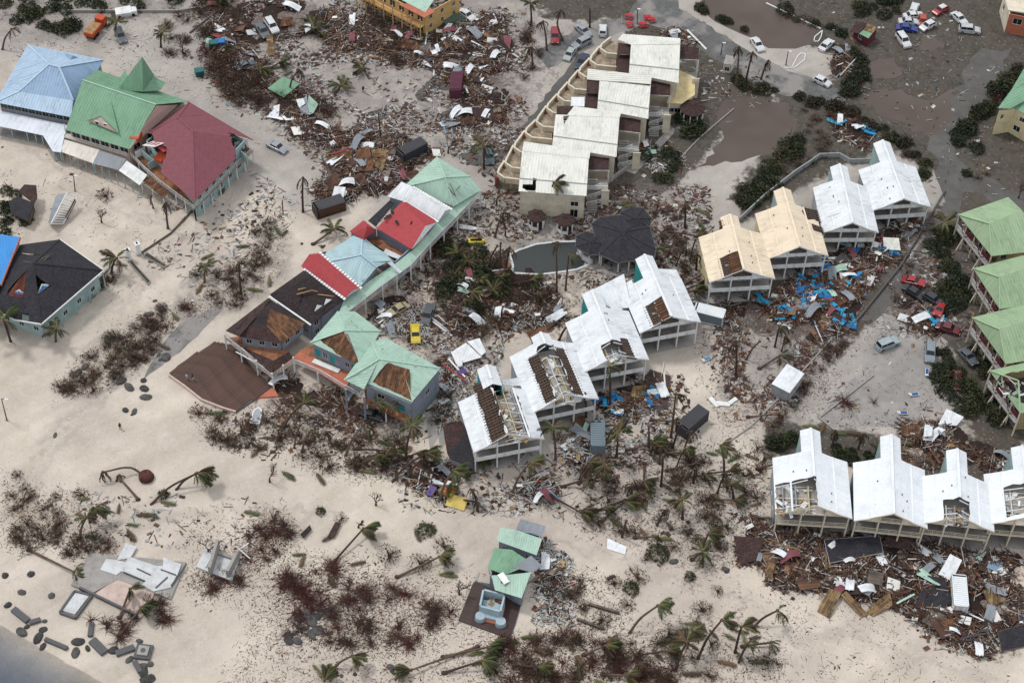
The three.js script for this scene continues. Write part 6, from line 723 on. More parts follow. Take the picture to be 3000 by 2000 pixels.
{ const g = thing('surf_board', 'pale surfboard shape board lying beside the arcade', 'board', at(1372, 668), -.15); obj('board', hull(3.4, .9, .05), M.whitePaint, g); obj('fin', bx(.3, .05, .3, -1.3, .3, 0), M.greyPaint, g); }
{ const g = thing('white_tarpaulin', 'crumpled white sheet on the sand above the black container', 'sheet', at(2118, 1178), .1); for (const [x, z, w, l, r] of [[-1.6, 0, .9, 2.4, .5], [0, .5, 1, 2.4, 1.4], [1.7, 0, .8, 2.2, 2.2]]) obj('fold', new RoundedBoxGeometry(w, .3, l, 2, .12).rotateY(r).translate(x, .16, z), M.whitePaint, g); }
// ---------------------------------------------------------------- palms
const leafMat = (c) => new THREE.MeshPhysicalMaterial({ color: srgb(...c), roughness: .85, side: THREE.DoubleSide, map: T_fine });
const frondM = [leafMat([86, 98, 56]), leafMat([68, 84, 48]), leafMat([104, 106, 66])], deadM = [leafMat([112, 90, 64]), leafMat([86, 70, 54]), leafMat([72, 62, 50])], ribM = leafMat([150, 140, 84]);
mat('trunk', [112, 92, 80], T_wood, .95); mat('trunkDark', [84, 64, 58], T_wood, .95); mat('bark', [88, 66, 57], T_wood, .95); mat('barkRed', [96, 54, 49], T_wood, .95);
const frondGeo = (seedN, L, arch, droop, thin = 1) => { // one frond along +x: a stem with two rows of hanging leaflets
  const p = [], q = new QB(), N = 30; let s = seedN; const r = () => hash(s++, seedN); const at1 = (t) => V(L * t * (1 - .12 * t * t * droop), arch * L * Math.sin(t * 1.9) * .45 - droop * L * t * t * .62, 0);
  for (let i = 1; i < N; i++) { const t = .1 + .9 * i / N, b = at1(t), l = (.34 + .8 * Math.sin(Math.PI * Math.min(1, t * .92 + .08))) * (L / 3.2) * (.75 + .4 * r()), w = .055; for (const z of [-1, 1]) { if (r() > thin) continue; const f = .55 + .3 * r(), tip = V(b.x + l * f, b.y - l * (.22 + .34 * droop + .2 * r()), z * l * (.62 - .2 * droop)); q.quad(V(b.x - w, b.y, 0), V(b.x + w, b.y, 0), V((b.x + tip.x) / 2 + w, (b.y + tip.y) / 2 + .05, tip.z / 2), tip, [0, 0], [.2, 0], [.2, .5], [0, 1]); } }
  return q.geo();
}, stemGeo = (L, arch, droop) => { const a = (t) => V(L * t * (1 - .12 * t * t * droop), arch * L * Math.sin(t * 1.9) * .45 - droop * L * t * t * .62, 0); return merge([0, .25, .5, .75].map((t) => bar(a(t), a(t + .25), .07 * (1.1 - t), .05))); };
const FG = { sweep: [1, 2, 3].map((i) => [frondGeo(i, 3.3, .5, .35), stemGeo(3.3, .5, .35)]), droop: [4, 5, 6].map((i) => [frondGeo(i, 2.9, .35, 1.15, .85), stemGeo(2.9, .35, 1.15)]), dead: [7, 8].map((i) => [frondGeo(i, 2.3, .1, 1.5, .6), stemGeo(2.3, .1, 1.5)]) };
const taper = (P, r0, r1, n = 7) => { const c = new THREE.CatmullRomCurve3(P), N = 10, q = new QB(), R = []; for (let i = 0; i <= N; i++) { const p = c.getPoint(i / N), t = c.getTangent(i / N), x = V(1, 0, 0).cross(t).normalize(); if (x.length() < .1) x.set(0, 0, 1); const y = t.clone().cross(x).normalize(), r = r0 + (r1 - r0) * i / N + (i === 0 ? .08 : 0); R.push(Array.from({ length: n }, (_, k) => p.clone().addScaledVector(x, Math.cos(k / n * 6.2832) * r).addScaledVector(y, Math.sin(k / n * 6.2832) * r))); } const L = c.getLength(); for (let i = 0; i < N; i++) for (let k = 0; k < n; k++) { const k2 = (k + 1) % n; q.quad(R[i][k], R[i][k2], R[i + 1][k2], R[i + 1][k], [k / n, i / N * L], [(k + 1) / n, i / N * L], [(k + 1) / n, (i + 1) / N * L], [k / n, (i + 1) / N * L]); } return q.geo(); };
const WIND = -.35; // the fronds stream this way (turn about y): to the right and a little away
function palm(label, b, t, h, kind, o = {}) {
  const A = at(...b, .0), B = at(...t, h), g = thing(h < 2.2 ? 'fallen_palm' : 'palm_tree', label, 'palm', A, 0, o.group ?? 'storm battered palms'), top = B.clone().sub(A), mid = top.clone().multiplyScalar(.5).add(V(o.bx ?? (h < 2.2 ? 0 : -top.x * .12), h < 2.2 ? .1 : h * .05, (o.bz ?? 0))); top.y = Math.max(top.y, .35);
  obj('trunk', taper([V(0, h < 2.2 ? .15 : -.15, 0), mid, top], o.r ?? .24, .15), rnd() < .5 ? M.trunk : M.trunkDark, g); if (h < 2.2 || o.ball) obj('root_ball', new THREE.IcosahedronGeometry(.42, 1).scale(1.1, .7, .9).translate(-.1, .16, 0), M.bark, g);
  const n = { full: 15, sweep: 12, few: 7, dead: 9, bare: 0, fan: 16 }[kind]; obj('crown_shaft', new THREE.SphereGeometry(.28, 8, 6).scale(1, 1.2, 1).translate(top.x, top.y, top.z), kind === 'dead' ? deadM[1] : M.trunk, g);
  for (let i = 0; i < n; i++) {
    const dead = kind === 'dead' || rnd() < .4, set = kind === 'dead' ? FG.dead : kind === 'full' ? (rnd() < .5 ? FG.droop : FG.sweep) : kind === 'few' ? FG.droop : FG.sweep, [fg, sg] = pick(set), sp = { full: Math.PI, sweep: 1.15, few: 1.5, dead: Math.PI, fan: .8 }[kind], f = new THREE.Group(); f.name = 'frond'; f.position.copy(top); f.rotation.order = 'YXZ';
    f.rotation.y = (o.dir ?? WIND) + rr(-sp, sp); f.rotation.z = kind === 'dead' ? rr(-.9, -.1) : rr(-.35, .5) + (h < 1.6 ? .25 : 0); f.rotation.x = rr(-.4, .4); const s = (o.s ?? 1) * rr(.66, 1.0); f.scale.setScalar(s); g.add(f); obj('leaflets', fg, pick(dead ? deadM : frondM), f); obj('stem', sg, dead ? deadM[0] : ribM, f);
  }
  return g;
}
palm('tall palm with streaming fronds in front of the stepped block', [1597, 621], [1623, 535], 8, 'sweep'); palm('very tall palm with a limp crown standing in the pool front', [1631, 854], [1628, 712], 13, 'dead', { r: .2 }); palm('tall palm with a yellow green crown against the pool', [1657, 850], [1667, 747], 10, 'few', { r: .2 }); palm('palm leaning over the white roof with long streaming fronds', [1637, 997], [1680, 940], 5.6, 'few', { dir: -.1 });
palm('tall palm in front of the villa with the small open front', [1787, 1188], [1785, 1074], 11, 'few'); palm('bare topped palm before the split villa', [1717, 1223], [1714, 1153], 7, 'dead'); palm('tall palm with hanging fronds above the black container', [1966, 1281], [1980, 1153], 12, 'few'); palm('bushy palm among the fallen white panels', [1628, 1348], [1621, 1252], 9, 'full'); palm('full green palm beside the blue grey container', [1806, 1338], [1813, 1264], 7, 'full'); palm('leaning palm below the ripped white villa', [1500, 1446], [1550, 1358], 7, 'sweep'); palm('leaning palm right of the collapsed brown deck', [1733, 1430], [1771, 1362], 6, 'full'); palm('headless palm trunk on the sand slope', [1937, 1424], [1943, 1334], 8, 'bare'); palm('upright palm over the dark wreck on the sand slope', [2122, 1392], [2112, 1305], 8, 'sweep'); palm('snapped palm trunk beside fallen fronds', [1900, 1309], [1901, 1249], 5.5, 'bare'); palm('bare palm trunk beside the small white shed path', [2157, 1099], [2154, 1000], 9, 'dead');
palm('curved palm with fronds blown flat near the buried wall', [1844, 1854], [1927, 1774], 5, 'sweep'); palm('long leaning palm with fronds blown seaward edge right', [2045, 1930], [2115, 1816], 7, 'sweep'); palm('leaning palm with brown hanging fronds at the lower edge', [1980, 1962], [2013, 1880], 6, 'full'); palm('bent palm beside the two leaning palms', [2154, 1911], [2173, 1836], 6, 'sweep'); palm('palm with wide green fronds left of the open sand', [2205, 1840], [2278, 1788], 3, 'few', { dir: -.3 });
palm('long palm lying on the open beach', [967, 1659], [1064, 1548], 1.6, 'fan', { r: .2 }); palm('palm lying among torn roots on the beach', [1165, 1691], [1286, 1631], 1.3, 'fan'); palm('short leaning palm near the lower edge', [976, 1959], [1031, 1921], 2.6, 'sweep', { s: .9 }); palm('curved fallen palm beside the beach house deck', [1302, 1972], [1410, 1936], 1.8, 'sweep'); palm('fallen palm with its crown toward the lower edge', [1400, 1895], [1205, 1962], 1, 'fan', { dir: 3.6 }); palm('fallen palm behind the curved fallen palm', [1300, 1925], [1430, 1895], 1, 'fan'); palm('palm crown at the very lower edge of the beach', [985, 1970], [950, 1992], 1, 'sweep', { dir: 1.2 });
palm('palm leaning low with a broad fan of fronds on the beach', [440, 1478], [577, 1385], 3, 'fan', { s: 1.15 }); palm('second thin trunk lying under the broad fan palm', [515, 1434], [572, 1388], 2.4, 'few', { s: .7 }); palm('broken brown palm arching over the sand', [428, 1400], [300, 1383], 2.4, 'dead', { bz: -1.5 }); palm('short palm with streaming green fronds at the left beach', [262, 1530], [272, 1490], 3, 'sweep'); palm('toppled dead palm beside the red root ball', [405, 1464], [345, 1395], 1, 'dead'); palm('fallen palm across the corner of the house slab', [352, 1860], [412, 1780], 1.2, 'fan'); palm('green palm crown on the terrace of the house slab', [350, 1810], [380, 1725], 1.4, 'sweep', { s: .8 }); palm('fallen palm with trunk pointing to the house slab', [84, 1612], [215, 1675], .8, 'few', { dir: 0 }); palm('dead palm in the tangle above the house slab', [230, 1580], [252, 1515], 3.6, 'full', { s: .8 });
palm('dead palm before the maroon house corner', [491, 669], [485, 594], 7, 'dead'); palm('green palm beside the gate pillar', [325, 800], [341, 756], 4, 'full', { s: 1.1 }); palm('green palm cut by the left edge below the black roof', [30, 1000], [8, 935], 6, 'full', { s: 1.2 }); palm('palm with drooping fronds at the black roof corner', [162, 1000], [166, 962], 3.6, 'full'); palm('tall dead palm by the timber store', [887, 621], [887, 521], 9, 'dead'); palm('fallen green palm on the sand left of the red roofs', [918, 716], [978, 672], 1.4, 'full'); palm('dead palm in the dune planting', [705, 860], [698, 773], 6, 'dead'); palm('leafy palm stump in the dune planting', [598, 828], [600, 780], 3, 'full', { s: .8 });
palm('dark palm at the very top beside the road', [1557, 73], [1554, 8], 6, 'full', { s: .8 }); palm('bent palm with limp fronds beside the red car', [1602, 147], [1591, 63], 8, 'dead'); palm('curved palm with brown crown behind the silver saloon', [1650, 118], [1643, 30], 8, 'dead', { bx: -1 }); palm('bare palm stem above the white hatchback', [1728, 80], [1728, 26], 5, 'bare'); palm('stripped palm at the edge of the silted yard', [1560, 190], [1557, 138], 5, 'dead'); palm('tall palm with hanging brown skirt by the road verge', [2157, 252], [2166, 138], 10, 'dead'); palm('second tall brown palm of the road verge', [2186, 236], [2206, 154], 8, 'dead'); palm('third leaning palm of the road verge', [2230, 232], [2252, 178], 6, 'dead'); palm('thin brown palm beside the dark pavilion', [2007, 666], [2007, 600], 6, 'dead'); palm('withered palm column before the cream villa', [2040, 790], [2042, 745], 4, 'dead');
palm('palm with bushy crown in front of the mint house post', [1187, 1351], [1206, 1250], 8, 'full'); palm('palm leaning right across the coloured scraps', [1149, 1411], [1247, 1328], 4, 'sweep'); palm('curved palm above the yellow and purple scraps', [1286, 1469], [1327, 1378], 6, 'sweep'); palm('leaning bare palm left of the mint house post', [1011, 1335], [1066, 1243], 5, 'few'); palm('leaning palm over the rubble under the balcony', [827, 1258], [890, 1180], 4, 'full', { s: .8 }); palm('palm pair stem at the mint house balcony', [1126, 1225], [1108, 1182], 5, 'full', { s: .7 }); palm('palm in front of the teal shutter of the mint house', [1128, 1230], [1148, 1190], 5, 'full', { s: .7 }); palm('dead bent palm on the sand below the coloured scraps', [1400, 1497], [1385, 1436], 4, 'dead');
palm('bare slanting palm right of the jet ski', [1450, 695], [1477, 622], 7, 'dead'); palm('thin palm trunk between the arcade and the pool', [1464, 785], [1467, 712], 7, 'bare'); palm('thin slanting palm trunk by the pool corner', [1480, 808], [1494, 725], 7.5, 'dead'); palm('felled palm with green crown by the jet ski', [1440, 830], [1370, 765], 1.2, 'full', { dir: 2.5 }); palm('felled palm with green crown left of the pool', [1380, 760], [1446, 850], 1, 'full', { dir: 5 }); palm('felled palm crown in the tangle right of the arcade', [1300, 790], [1340, 740], 1, 'full'); palm('dead palm beside the white row stub roof', [2438, 1309], [2448, 1262], 4, 'dead'); palm('dead slanted palm between the white row stub roofs', [2515, 1315], [2530, 1272], 4, 'dead'); palm('green palm beside the top lime roofed block', [2775, 690], [2768, 650], 3, 'full', { s: 1.2 }); palm('drooping palm over the parked car by the stepped block', [1418, 490], [1416, 425], 5, 'full', { s: 1.1 }); palm('green palm on the sand above the fallen white fence', [2000, 1520], [1998, 1465], 4.6, 'full', { s: .8 }); palm('palm lying over the great heap end', [2060, 1600], [2075, 1565], 1.4, 'fan'); palm('green palm crown fallen on the slope sand', [1890, 1360], [1886, 1410], 1, 'sweep'); palm('palm crown flattened beside the snapped trunk', [1840, 1320], [1905, 1300], .8, 'fan', { s: 1.1 }); palm('palm in the palm cluster at the top left edge', [5, 145], [32, 85], 5, 'few', { s: .8 }); palm('palm arching beside the island kerb at the top left', [470, 138], [474, 95], 4, 'full', { s: .8 }); palm('palm with dark crown beside the orange lorry', [338, 105], [340, 65], 3.6, 'full');
palm('green palm crown fallen beside a heap of timber', [985, 270], [1000, 250], 1, 'full'); palm('fallen palm beside the mint roof fragment', [1040, 215], [1060, 200], 1, 'full'); palm('palm crown near the top heap boards', [900, 100], [920, 85], 1.2, 'full', { s: 1.2 });
palm('twisted green palm above the brown flattened roof', [2030, 1640], [2060, 1615], 2, 'full'); palm('palm bent to the ground below the white fence', [1570, 1430], [1700, 1500], 1, 'fan'); palm('felled palm below the full green palm', [1760, 1530], [1830, 1470], .9, 'fan'); palm('felled palm with crown beside dark brush', [1740, 1500], [1885, 1445], 1, 'few'); palm('palm skirt standing in the dark wreck sand', [2032, 1415], [2036, 1375], 3, 'dead'); palm('slender palm at the frame heap edge on sand', [2150, 1460], [2140, 1420], 3, 'full', { s: .8 });
// ---------------------------------------------------------------- large single pieces of wreckage
const slabPx = (name, label, cat, s, m, o = {}) => { const q = s.trim().split(/\s+/).map((t) => t.split(',').map(Number)), P = q.map((p) => at(p[0], p[1], p[2] ?? .5)), c = P.reduce((a, p) => a.add(p), V(0, 0, 0)).multiplyScalar(1 / P.length).setY(0), g = thing(name, label, cat, c); const L = P.map((p) => p.clone().sub(c)); roofFace(g, o.rag ? rag(L, o.rag) : L, m, { th: .08, name: o.part ?? 'panel_sheet', ...o }); if (o.frame) L.forEach((p, i) => obj('frame_beam', bar(p.clone().add(V(0, -.1, 0)), L[(i + 1) % L.length].clone().add(V(0, -.1, 0)), .14, .18), o.frame, g)); if (o.rafters) for (let i = 0; i <= o.rafters; i++) { const t = i / o.rafters; obj('rafter', bar(L[0].clone().lerp(L[3], t).add(V(0, -.14, 0)), L[1].clone().lerp(L[2], t).add(V(0, -.14, 0)), .1, .16), M.timber, g); } return g; };
const B1 = { flat: true, rib: .42, per: 1, part: 'board' };
slabPx('roof_fragment', 'tan boarded roof section splayed at the foot of the great heap', 'roof section', '2395,1790,.2 2430,1722,1.2 2465,1735,1.2 2432,1812,.2', M.plyTans, { ...B1, rag: .06 }); slabPx('roof_fragment', 'narrow tan boarded roof section beside the splayed tan roof', 'roof section', '2465,1742,1 2480,1730,1.2 2545,1800,.2 2525,1808,.2', M.plyTans, { ...B1, dir: V(.6, 0, .8) }); slabPx('roof_fragment', 'broad tan boarded roof section pointing at the black tarpaulin', 'roof section', '2540,1790,.2 2608,1728,1.3 2616,1772,.6 2558,1806,.2', M.plyTans, { ...B1, rag: .06, dir: V(.8, 0, -.6) });
slabPx('roof_fragment', 'large black roof lying flat under the unbroken white villa', 'roof section', '2416,1580,1.2 2578,1570,2 2588,1618,1.6 2432,1648,.6', M.darkRoofs, { ...SH, frame: M.greyPaint, holes: [] }); slabPx('roof_fragment', 'black folded roofing in the middle of the great heap', 'roof section', '2722,1684,1.6 2772,1700,1.4 2792,1760,.8 2760,1790,.6 2712,1812,.3 2680,1775,.6', M.darkRoofs, { ...SH, rag: .15 }); slabPx('roof_fragment', 'dark slatted roof slab at the seaward corner of the great heap', 'roof section', '2925,1850,1 3020,1822,1.4 3020,1888,.4 2938,1906,.3', M.darkRoofs, { flat: true, rib: .6, per: 1, frame: M.greywood });
slabPx('roof_fragment', 'brown shingled roof corner leaning on the villa with the unbroken roof', 'roof section', '2592,1572,1.6 2640,1558,2.2 2672,1580,2 2665,1612,1 2610,1600,1', M.brownRoofs, { ...SH, rag: .12 }); slabPx('fallen_wall', 'large white wall panel with a dark gap leaning in the heap', 'wall panel', '2785,1622,2 2820,1640,2 2790,1702,.6 2750,1682,.8', M.whiteRoofs, { flat: true, rib: 1.4, per: 1, holes: [[at(2770, 1660, 1.2), at(2795, 1660, 1.2), at(2795, 1675, 1), at(2765, 1675, 1)].map((p) => p.clone())] });
slabPx('roof_fragment', 'brown boarded roof panel in the blue cushion slope', 'roof section', '2462,818,1.2 2478,810,1.4 2526,862,.6 2500,884,.4', M.plys, { ...B1, dir: V(.6, 0, .7) }); slabPx('roof_fragment', 'pale ribbed roof sheet resting on the rubble slope', 'roof section', '2588,695,1.6 2634,697,1.6 2640,733,.8 2590,730,.8', M.condoRoofs, { rib: .3, per: 3 }); slabPx('roof_fragment', 'white ribbed roof section fallen left of the split villa', 'roof section', '1321,1032,1 1365,1003,1.8 1412,1046,1.2 1337,1068,.5', M.whiteRoofs, { rib: .5, per: 3, frame: M.brick }); slabPx('roof_fragment', 'second white ribbed roof section behind the fallen white one', 'roof section', '1368,1000,1.4 1405,990,1.4 1424,1030,1 1410,1042,1', M.whiteRoofs, { rib: .5, per: 3 });
slabPx('fallen_trellis', 'white slatted panel at the top of the brown heap', 'panel', '2775,1198,1.4 2824,1221,1.2 2802,1246,.6 2752,1242,.5', M.whiteRoofs, { rib: .8, per: 1, frame: M.whitePaint }); slabPx('fallen_boarding', 'orange timber panel on the corner of the brown heap', 'panel', '2642,1244,.9 2696,1248,.9 2696,1282,.4 2642,1278,.4', M.plys, { ...B1 }); slabPx('fallen_fence', 'white slatted fence panel lying alone on the beach', 'fence', '1781,1577,.4 1835,1602,.4 1831,1622,.2 1779,1606,.2', M.whiteRoofs, { flat: true, rib: .3, per: 1, part: 'slat', frame: M.whitePaint });
slabPx('duckboard', 'dark slatted duckboard on the open beach nearer the mint houses', 'duckboard', '879,1565 907,1537 912,1550 889,1576', M.charRoofs, { flat: true, rib: .35, per: 1, part: 'slat' }); slabPx('duckboard', 'long reddish duckboard beside the dark duckboard', 'duckboard', '957,1575 982,1528 1000,1531 978,1573', M.brownRoofs, { flat: true, rib: .35, per: 1, part: 'slat' });
slabPx('roof_fragment', 'mint roof piece lying among trees by the plywood', 'roof section', '783,258,1 830,223,2 878,245,1.4 830,285,.6', M.greenRoofs, { rib: .5, per: 3, rafters: 3 }); slabPx('roof_fragment', 'folded mint and grey roof piece beside the mint roof piece', 'roof section', '904,278,2 932,304,1 918,330,.5 905,336,.6 900,300,1.8', M.mintRoofs, { rib: .5, per: 3 }); slabPx('roof_fragment', 'grey roof underside next to the folded mint piece', 'roof section', '870,306,.8 898,278,2 904,336,.6 880,326,.5', M.greyRoofs, { rib: .6, per: 2 }); slabPx('fallen_wall', 'white wall panel standing at the edge of the mint roof piece', 'wall panel', '832,220,1.6 880,246,1.2 876,252,.6 836,228,.8', M.whiteRoofs, { flat: true, rib: 1, per: 1 });
slabPx('fallen_boarding', 'orange boarded panel standing in the heap by the white four-wheel drive', 'panel', '779,104,1 798,102,1.2 804,160,.4 785,164,.4', M.plyTans, { ...B1, dir: V(1, 0, 0) }); slabPx('fallen_boarding', 'brown boarded panel beside the thrown white four-wheel drive', 'panel', '826,50,1.4 858,48,1.2 860,72,.6 818,78,.6', M.plys, { ...B1 }); slabPx('fallen_boarding', 'dark green tarpaulin panel against the orange apartment house', 'panel', '1290,55,1.4 1330,32,1.6 1366,60,.6 1310,76,.3', M.greenRoofs.map((m) => vary(m, .28)), { flat: true, rib: 2, per: 1 });
for (const [s, m, l] of [['1040,440,1.4 1080,425,2 1096,500,.6 1050,500,.5', 'plys', 'leaning brown plywood sheet in the plywood heap'], ['1010,520,1 1060,505,1.2 1080,540,.5 1020,548,.4', 'plyDarks', 'dark brown plywood sheet low in the plywood heap'], ['990,450,1 1030,440,1 1028,470,.5 990,475,.5', 'plys', 'orange plywood sheet at the corner of the plywood heap'], ['1090,430,1.2 1140,440,1.2 1120,500,.5 1088,480,.6', 'plyTans', 'tan plywood sheet standing in the plywood heap'], ['955,530,1.6 1000,520,1.6 1010,560,1 965,565,.8', 'plyDarks', 'brown panel behind the timber store'], ['1165,110,1 1220,120,1.2 1232,150,.6 1168,138,.6', 'plys', 'brown plywood sheet on the long plank heap'], ['1380,320,1.2 1440,310,1.2 1450,350,.5 1400,352,.4', 'brownRoofs', 'brown roof sheet below the maroon container'], ['1335,350,.8 1390,340,1 1395,362,.4 1340,368,.4', 'plyDarks', 'dark plywood sheet below the maroon container'], ['1855,1130,1.2 1895,1128,1.2 1880,1165,.6 1846,1160,.6', 'plyTans', 'tan plywood sheet on the timber terrace'], ['1540,970,3 1600,955,3.6 1605,1000,3 1560,1005,2.6', 'plys', 'brown board sheet hanging off the split villa'], ['1700,1370,1 1745,1345,1 1760,1380,.4 1712,1400,.3', 'plyDarks', 'collapsed brown deck panel by the white panels'], ['2150,1570,1.4 2240,1575,1.8 2215,1640,.8 2170,1655,.4', 'brownRoofs', 'flattened brown roof at the landward end of the great heap'], ['2755,1820,1 2790,1812,1.2 2815,1845,.6 2780,1870,.3', 'plys', 'rust brown sheet at the tip of the great heap'], ['2440,1590,1 2475,1590,1 2478,1610,.6 2445,1612,.6', 'brownRoofs', 'brown sheet between loungers in the great heap'], ['2880,1730,.8 2940,1720,1 2950,1760,.6 2900,1775,.4', 'plyTans', 'tan sheet beside the long white container'], ['2250,1640,1 2270,1655,1 2262,1700,.4 2245,1690,.4', 'plyTans', 'orange brown post panel at the landward great heap']]) slabPx('plywood_sheet', l, 'plywood', s, M[m], { ...B1, rib: .6 });
slabPx('roof_fragment', 'white striped panel roof above the timber store', 'roof section', '980,545,2.4 1012,548,2.4 1006,578,1.6 972,575,1.6', M.whiteRoofs, { rib: .5, per: 1 }); slabPx('purple_sheet', 'purple panel among the bright coloured scraps', 'panel', '1247,1450,.4 1260,1418,1 1280,1428,1 1267,1453,.4', M.whiteRoofs.map((m) => { const c = m.clone(); c.color.copy(srgb(86, 62, 132)); return c; }), { flat: true, rib: 1, per: 2 }); slabPx('purple_sheet', 'purple cloth in the wreckage left of the broken villas', 'panel', '1338,1085,.8 1362,1078,1 1370,1092,.6 1346,1098,.5', M.whiteRoofs.map((m) => { const c = m.clone(); c.color.copy(srgb(92, 66, 140)); return c; }), { flat: true, rib: 1, per: 2, rag: .1 });
mat('yellowBoard', [212, 188, 100], T_plaster, .7); mat('limeBoard', [140, 190, 30], T_fine, .7); mat('crateOrange', [224, 110, 36], T_fine, .7);
{ const g = thing('bar_hut', 'yellow and orange kiosk wreck under the curved palm', 'kiosk', at(1310, 1448), -.5); obj('counter', bx(2.6, .9, 1.6, 0, .45, 0), M.palewood, g); for (let i = 0; i < 4; i++) for (let j = 0; j < 2; j++) obj('crate', bx(.55, .3, .6, -.9 + i * .6, 1.05, -.35 + j * .7), pick([M.crateOrange, M.palewood, M.limeBoard]), g); obj('yellow_wall', bx(3.4, .1, 2.2, 2.4, .5, .9, .2, .3), M.yellowBoard, g); obj('white_wall', bx(2, .1, 1.3, -.2, 1.1, -1.6, .2, -.4), M.whitePaint, g); }
{ const g = bld('roadside_hut', 'roadside hut with maroon wall and tan and mint roof', [2530, 110], null, 'hut'); F(g, M.plyTans, '2543,68,3 2573,82,3 2556,98,2.8 2530,88,2.8', { flat: true, rib: .6, per: 1 }); F(g, M.greenRoofs, '2530,88,2.9 2556,98,2.9 2545,112,2.6 2518,98,2.6', { rib: .5, per: 2 }); F(g, M.brownRoofs, '2510,62,2.8 2543,68,3 2518,98,2.6 2490,92,2.6', SH); walls(g, inset(g.S('2500,80,2.6 2543,68,2.6 2573,84,2.6 2545,112,2.6'), .3), 0, 2.5, M.redTrim, [0, 0, 0, 1], [.8]); }
{ const g = bld('utility_kiosk', 'small white kiosk with grey roof beside the road verge palms', [2138, 205], null, 'kiosk'); F(g, M.greyRoofs.map((m) => M.concrete), '2128,160,2.6 2158,166,2.6 2145,190,2.5 2120,186,2.5', { flat: true, rib: 2, per: 1 }); walls(g, inset(g.S('2128,162,2.4 2156,168,2.4 2144,190,2.4 2120,186,2.4'), .2), 0, 2.4, M.creamPaint, [0, 0, 1, 0], [.4]); }
// ---------------------------------------------------------------- landmarks, to say which of many alike things is meant
const LAND = `110,330 pale blue house|360,380 green tower house|570,470 maroon house|140,880 black shingled house|190,620 tilted grey shack|65,640 black roofed hut|392,755 gate pillars|285,90 orange lorry|636,136 pair of skips|585,220 lone teal skip|811,431 saloon with torn boot|790,80 thrown white four-wheel drive|830,260 mint roof piece|905,310 folded mint roof piece|1070,470 leaning plywood|963,612 timber store|1115,400 utility pole|1205,430 container with blue scraps|1340,260 maroon container|1210,60 orange apartment house|1367,44 white saloon by the orange house|1434,458 dark teal car|1626,107 red four-wheel drive|1300,540 arcade hip end|1170,660 red arcade roofs|1050,770 aqua arcade roof|880,880 black arcade roof|600,1100 burnt timber deck|752,1222 white dinghy|980,1030 mint house with shutters|1170,1130 larger mint house|1217,978 yellow sports car|1165,908 dented tan car|1254,922 dark grey pickup|1400,708 jet ski|1610,757 pool|1800,740 black pavilion|1572,640 gazebo nearest the arcade|1770,350 stepped block|2031,320 round gazebo|2200,380 flood pool below the road|2219,130 white saloon by the flood|1875,70 red picnic tables|2409,239 white hatchback at the road end|2530,110 roadside hut|2680,60 shunted cars|2826,70 silver off-roader|2650,330 flooded mud|2900,250 rough road|2960,350 pale yellow house|2490,620 lower upslope white villa|2640,560 highest white villa|2180,800 cream villa with bare patch|2340,720 cream villa with torn eave|2083,925 white topped container|2500,850 brown boarded roof panel|2615,712 pale ribbed roof sheet|2680,830 red convertible|2752,911 jammed red car|2779,963 maroon saloon|2601,1008 pale blue four-wheel drive|2725,1034 steel grey four-wheel drive|2850,700 top lime block|2880,850 second lime block|2890,1000 third lime block|2940,1150 ripped lime block|2310,1120 white shed|2030,1240 black container|2118,1178 crumpled white sheet|1870,1160 timber terrace|1755,1275 blue grey container|1960,850 villa with the brown patch|1800,1000 villa with small open front|1650,1120 split villa|1480,1230 roofless villa|1310,1448 yellow kiosk wreck|1260,1435 purple panel|1370,1030 fallen white roof section|2370,1420 villa with open corner rooms|2610,1440 unbroken white villa|2810,1460 villa with ragged gable|2960,1450 white villa at the frame edge|2790,1230 white slatted panel|2665,1262 orange timber panel|2500,1610 large black roof|2430,1770 splayed tan roof|2590,1770 broad tan roof|2740,1745 black folded roofing|2815,1735 long white container|2970,1865 dark slatted roof slab|2200,1610 flattened brown roof|1480,1700 beach house|1810,1600 white fence panel|360,1690 house slab|640,1650 ruined room|420,1912 square concrete block|500,1430 broad fan palm|430,1402 red root mass|1010,1600 long lying palm|1225,1660 palm among torn roots|1101,1470 small leafless tree|790,1400 stripped tree|1890,1815 curved beach palm|2080,1870 long leaning palm|2000,1920 brown leaning palm|1000,1940 short leaning palm|1350,1955 curved fallen palm|260,1510 streaming beach palm|980,1550 long duckboard|895,1555 dark duckboard|2560,1180 uprooted shrub on the pale yard|2122,1350 palm over the dark wreck|1937,1380 headless palm trunk|1813,1300 palm by the grey container|1206,1300 palm before the mint house|1066,1290 leaning bare palm|325,780 palm by the gate pillar|705,830 dead dune palm|1910,1300 snapped palm trunk|2166,190 road verge palms`.split('|').map((t) => { const i = t.indexOf(' '), [x, y] = t.slice(0, i).split(',').map(Number), p = at(x, y); return [p.x, p.z, t.slice(i + 1)]; });
const taken = {};
const which = (desc, kinds, x, z, size) => { // [label, group] naming the nearest landmark, the side it lies on and its size
  let b = null, bd = 1e9; for (const l of LAND) { const d = Math.hypot(l[0] - x, l[1] - z); if (d < bd) { bd = d; b = l; } }
  const dx = x - b[0], dz = (z - b[1]), k = Math.round(Math.atan2(dz, dx) / (Math.PI / 4)), dir = ['right of', 'below right of', 'below', 'below left of', 'left of', 'above left of', 'above', 'above right of'][(k + 8) % 8];
  const far = bd < 3.2 ? 'just ' : bd > 8 ? 'well ' : '', sz = size < -.33 ? 'small ' : size > .33 ? 'large ' : '', tries = [`${desc} ${dir} the ${b[2]}`, `${sz}${desc} ${dir} the ${b[2]}`, `${sz}${desc} ${far}${dir} the ${b[2]}`];
  const t = tries.find((q) => !taken[q]) ?? tries[2]; taken[t] = 1; return [t, `${kinds} ${dir} the ${b[2]}`];
};
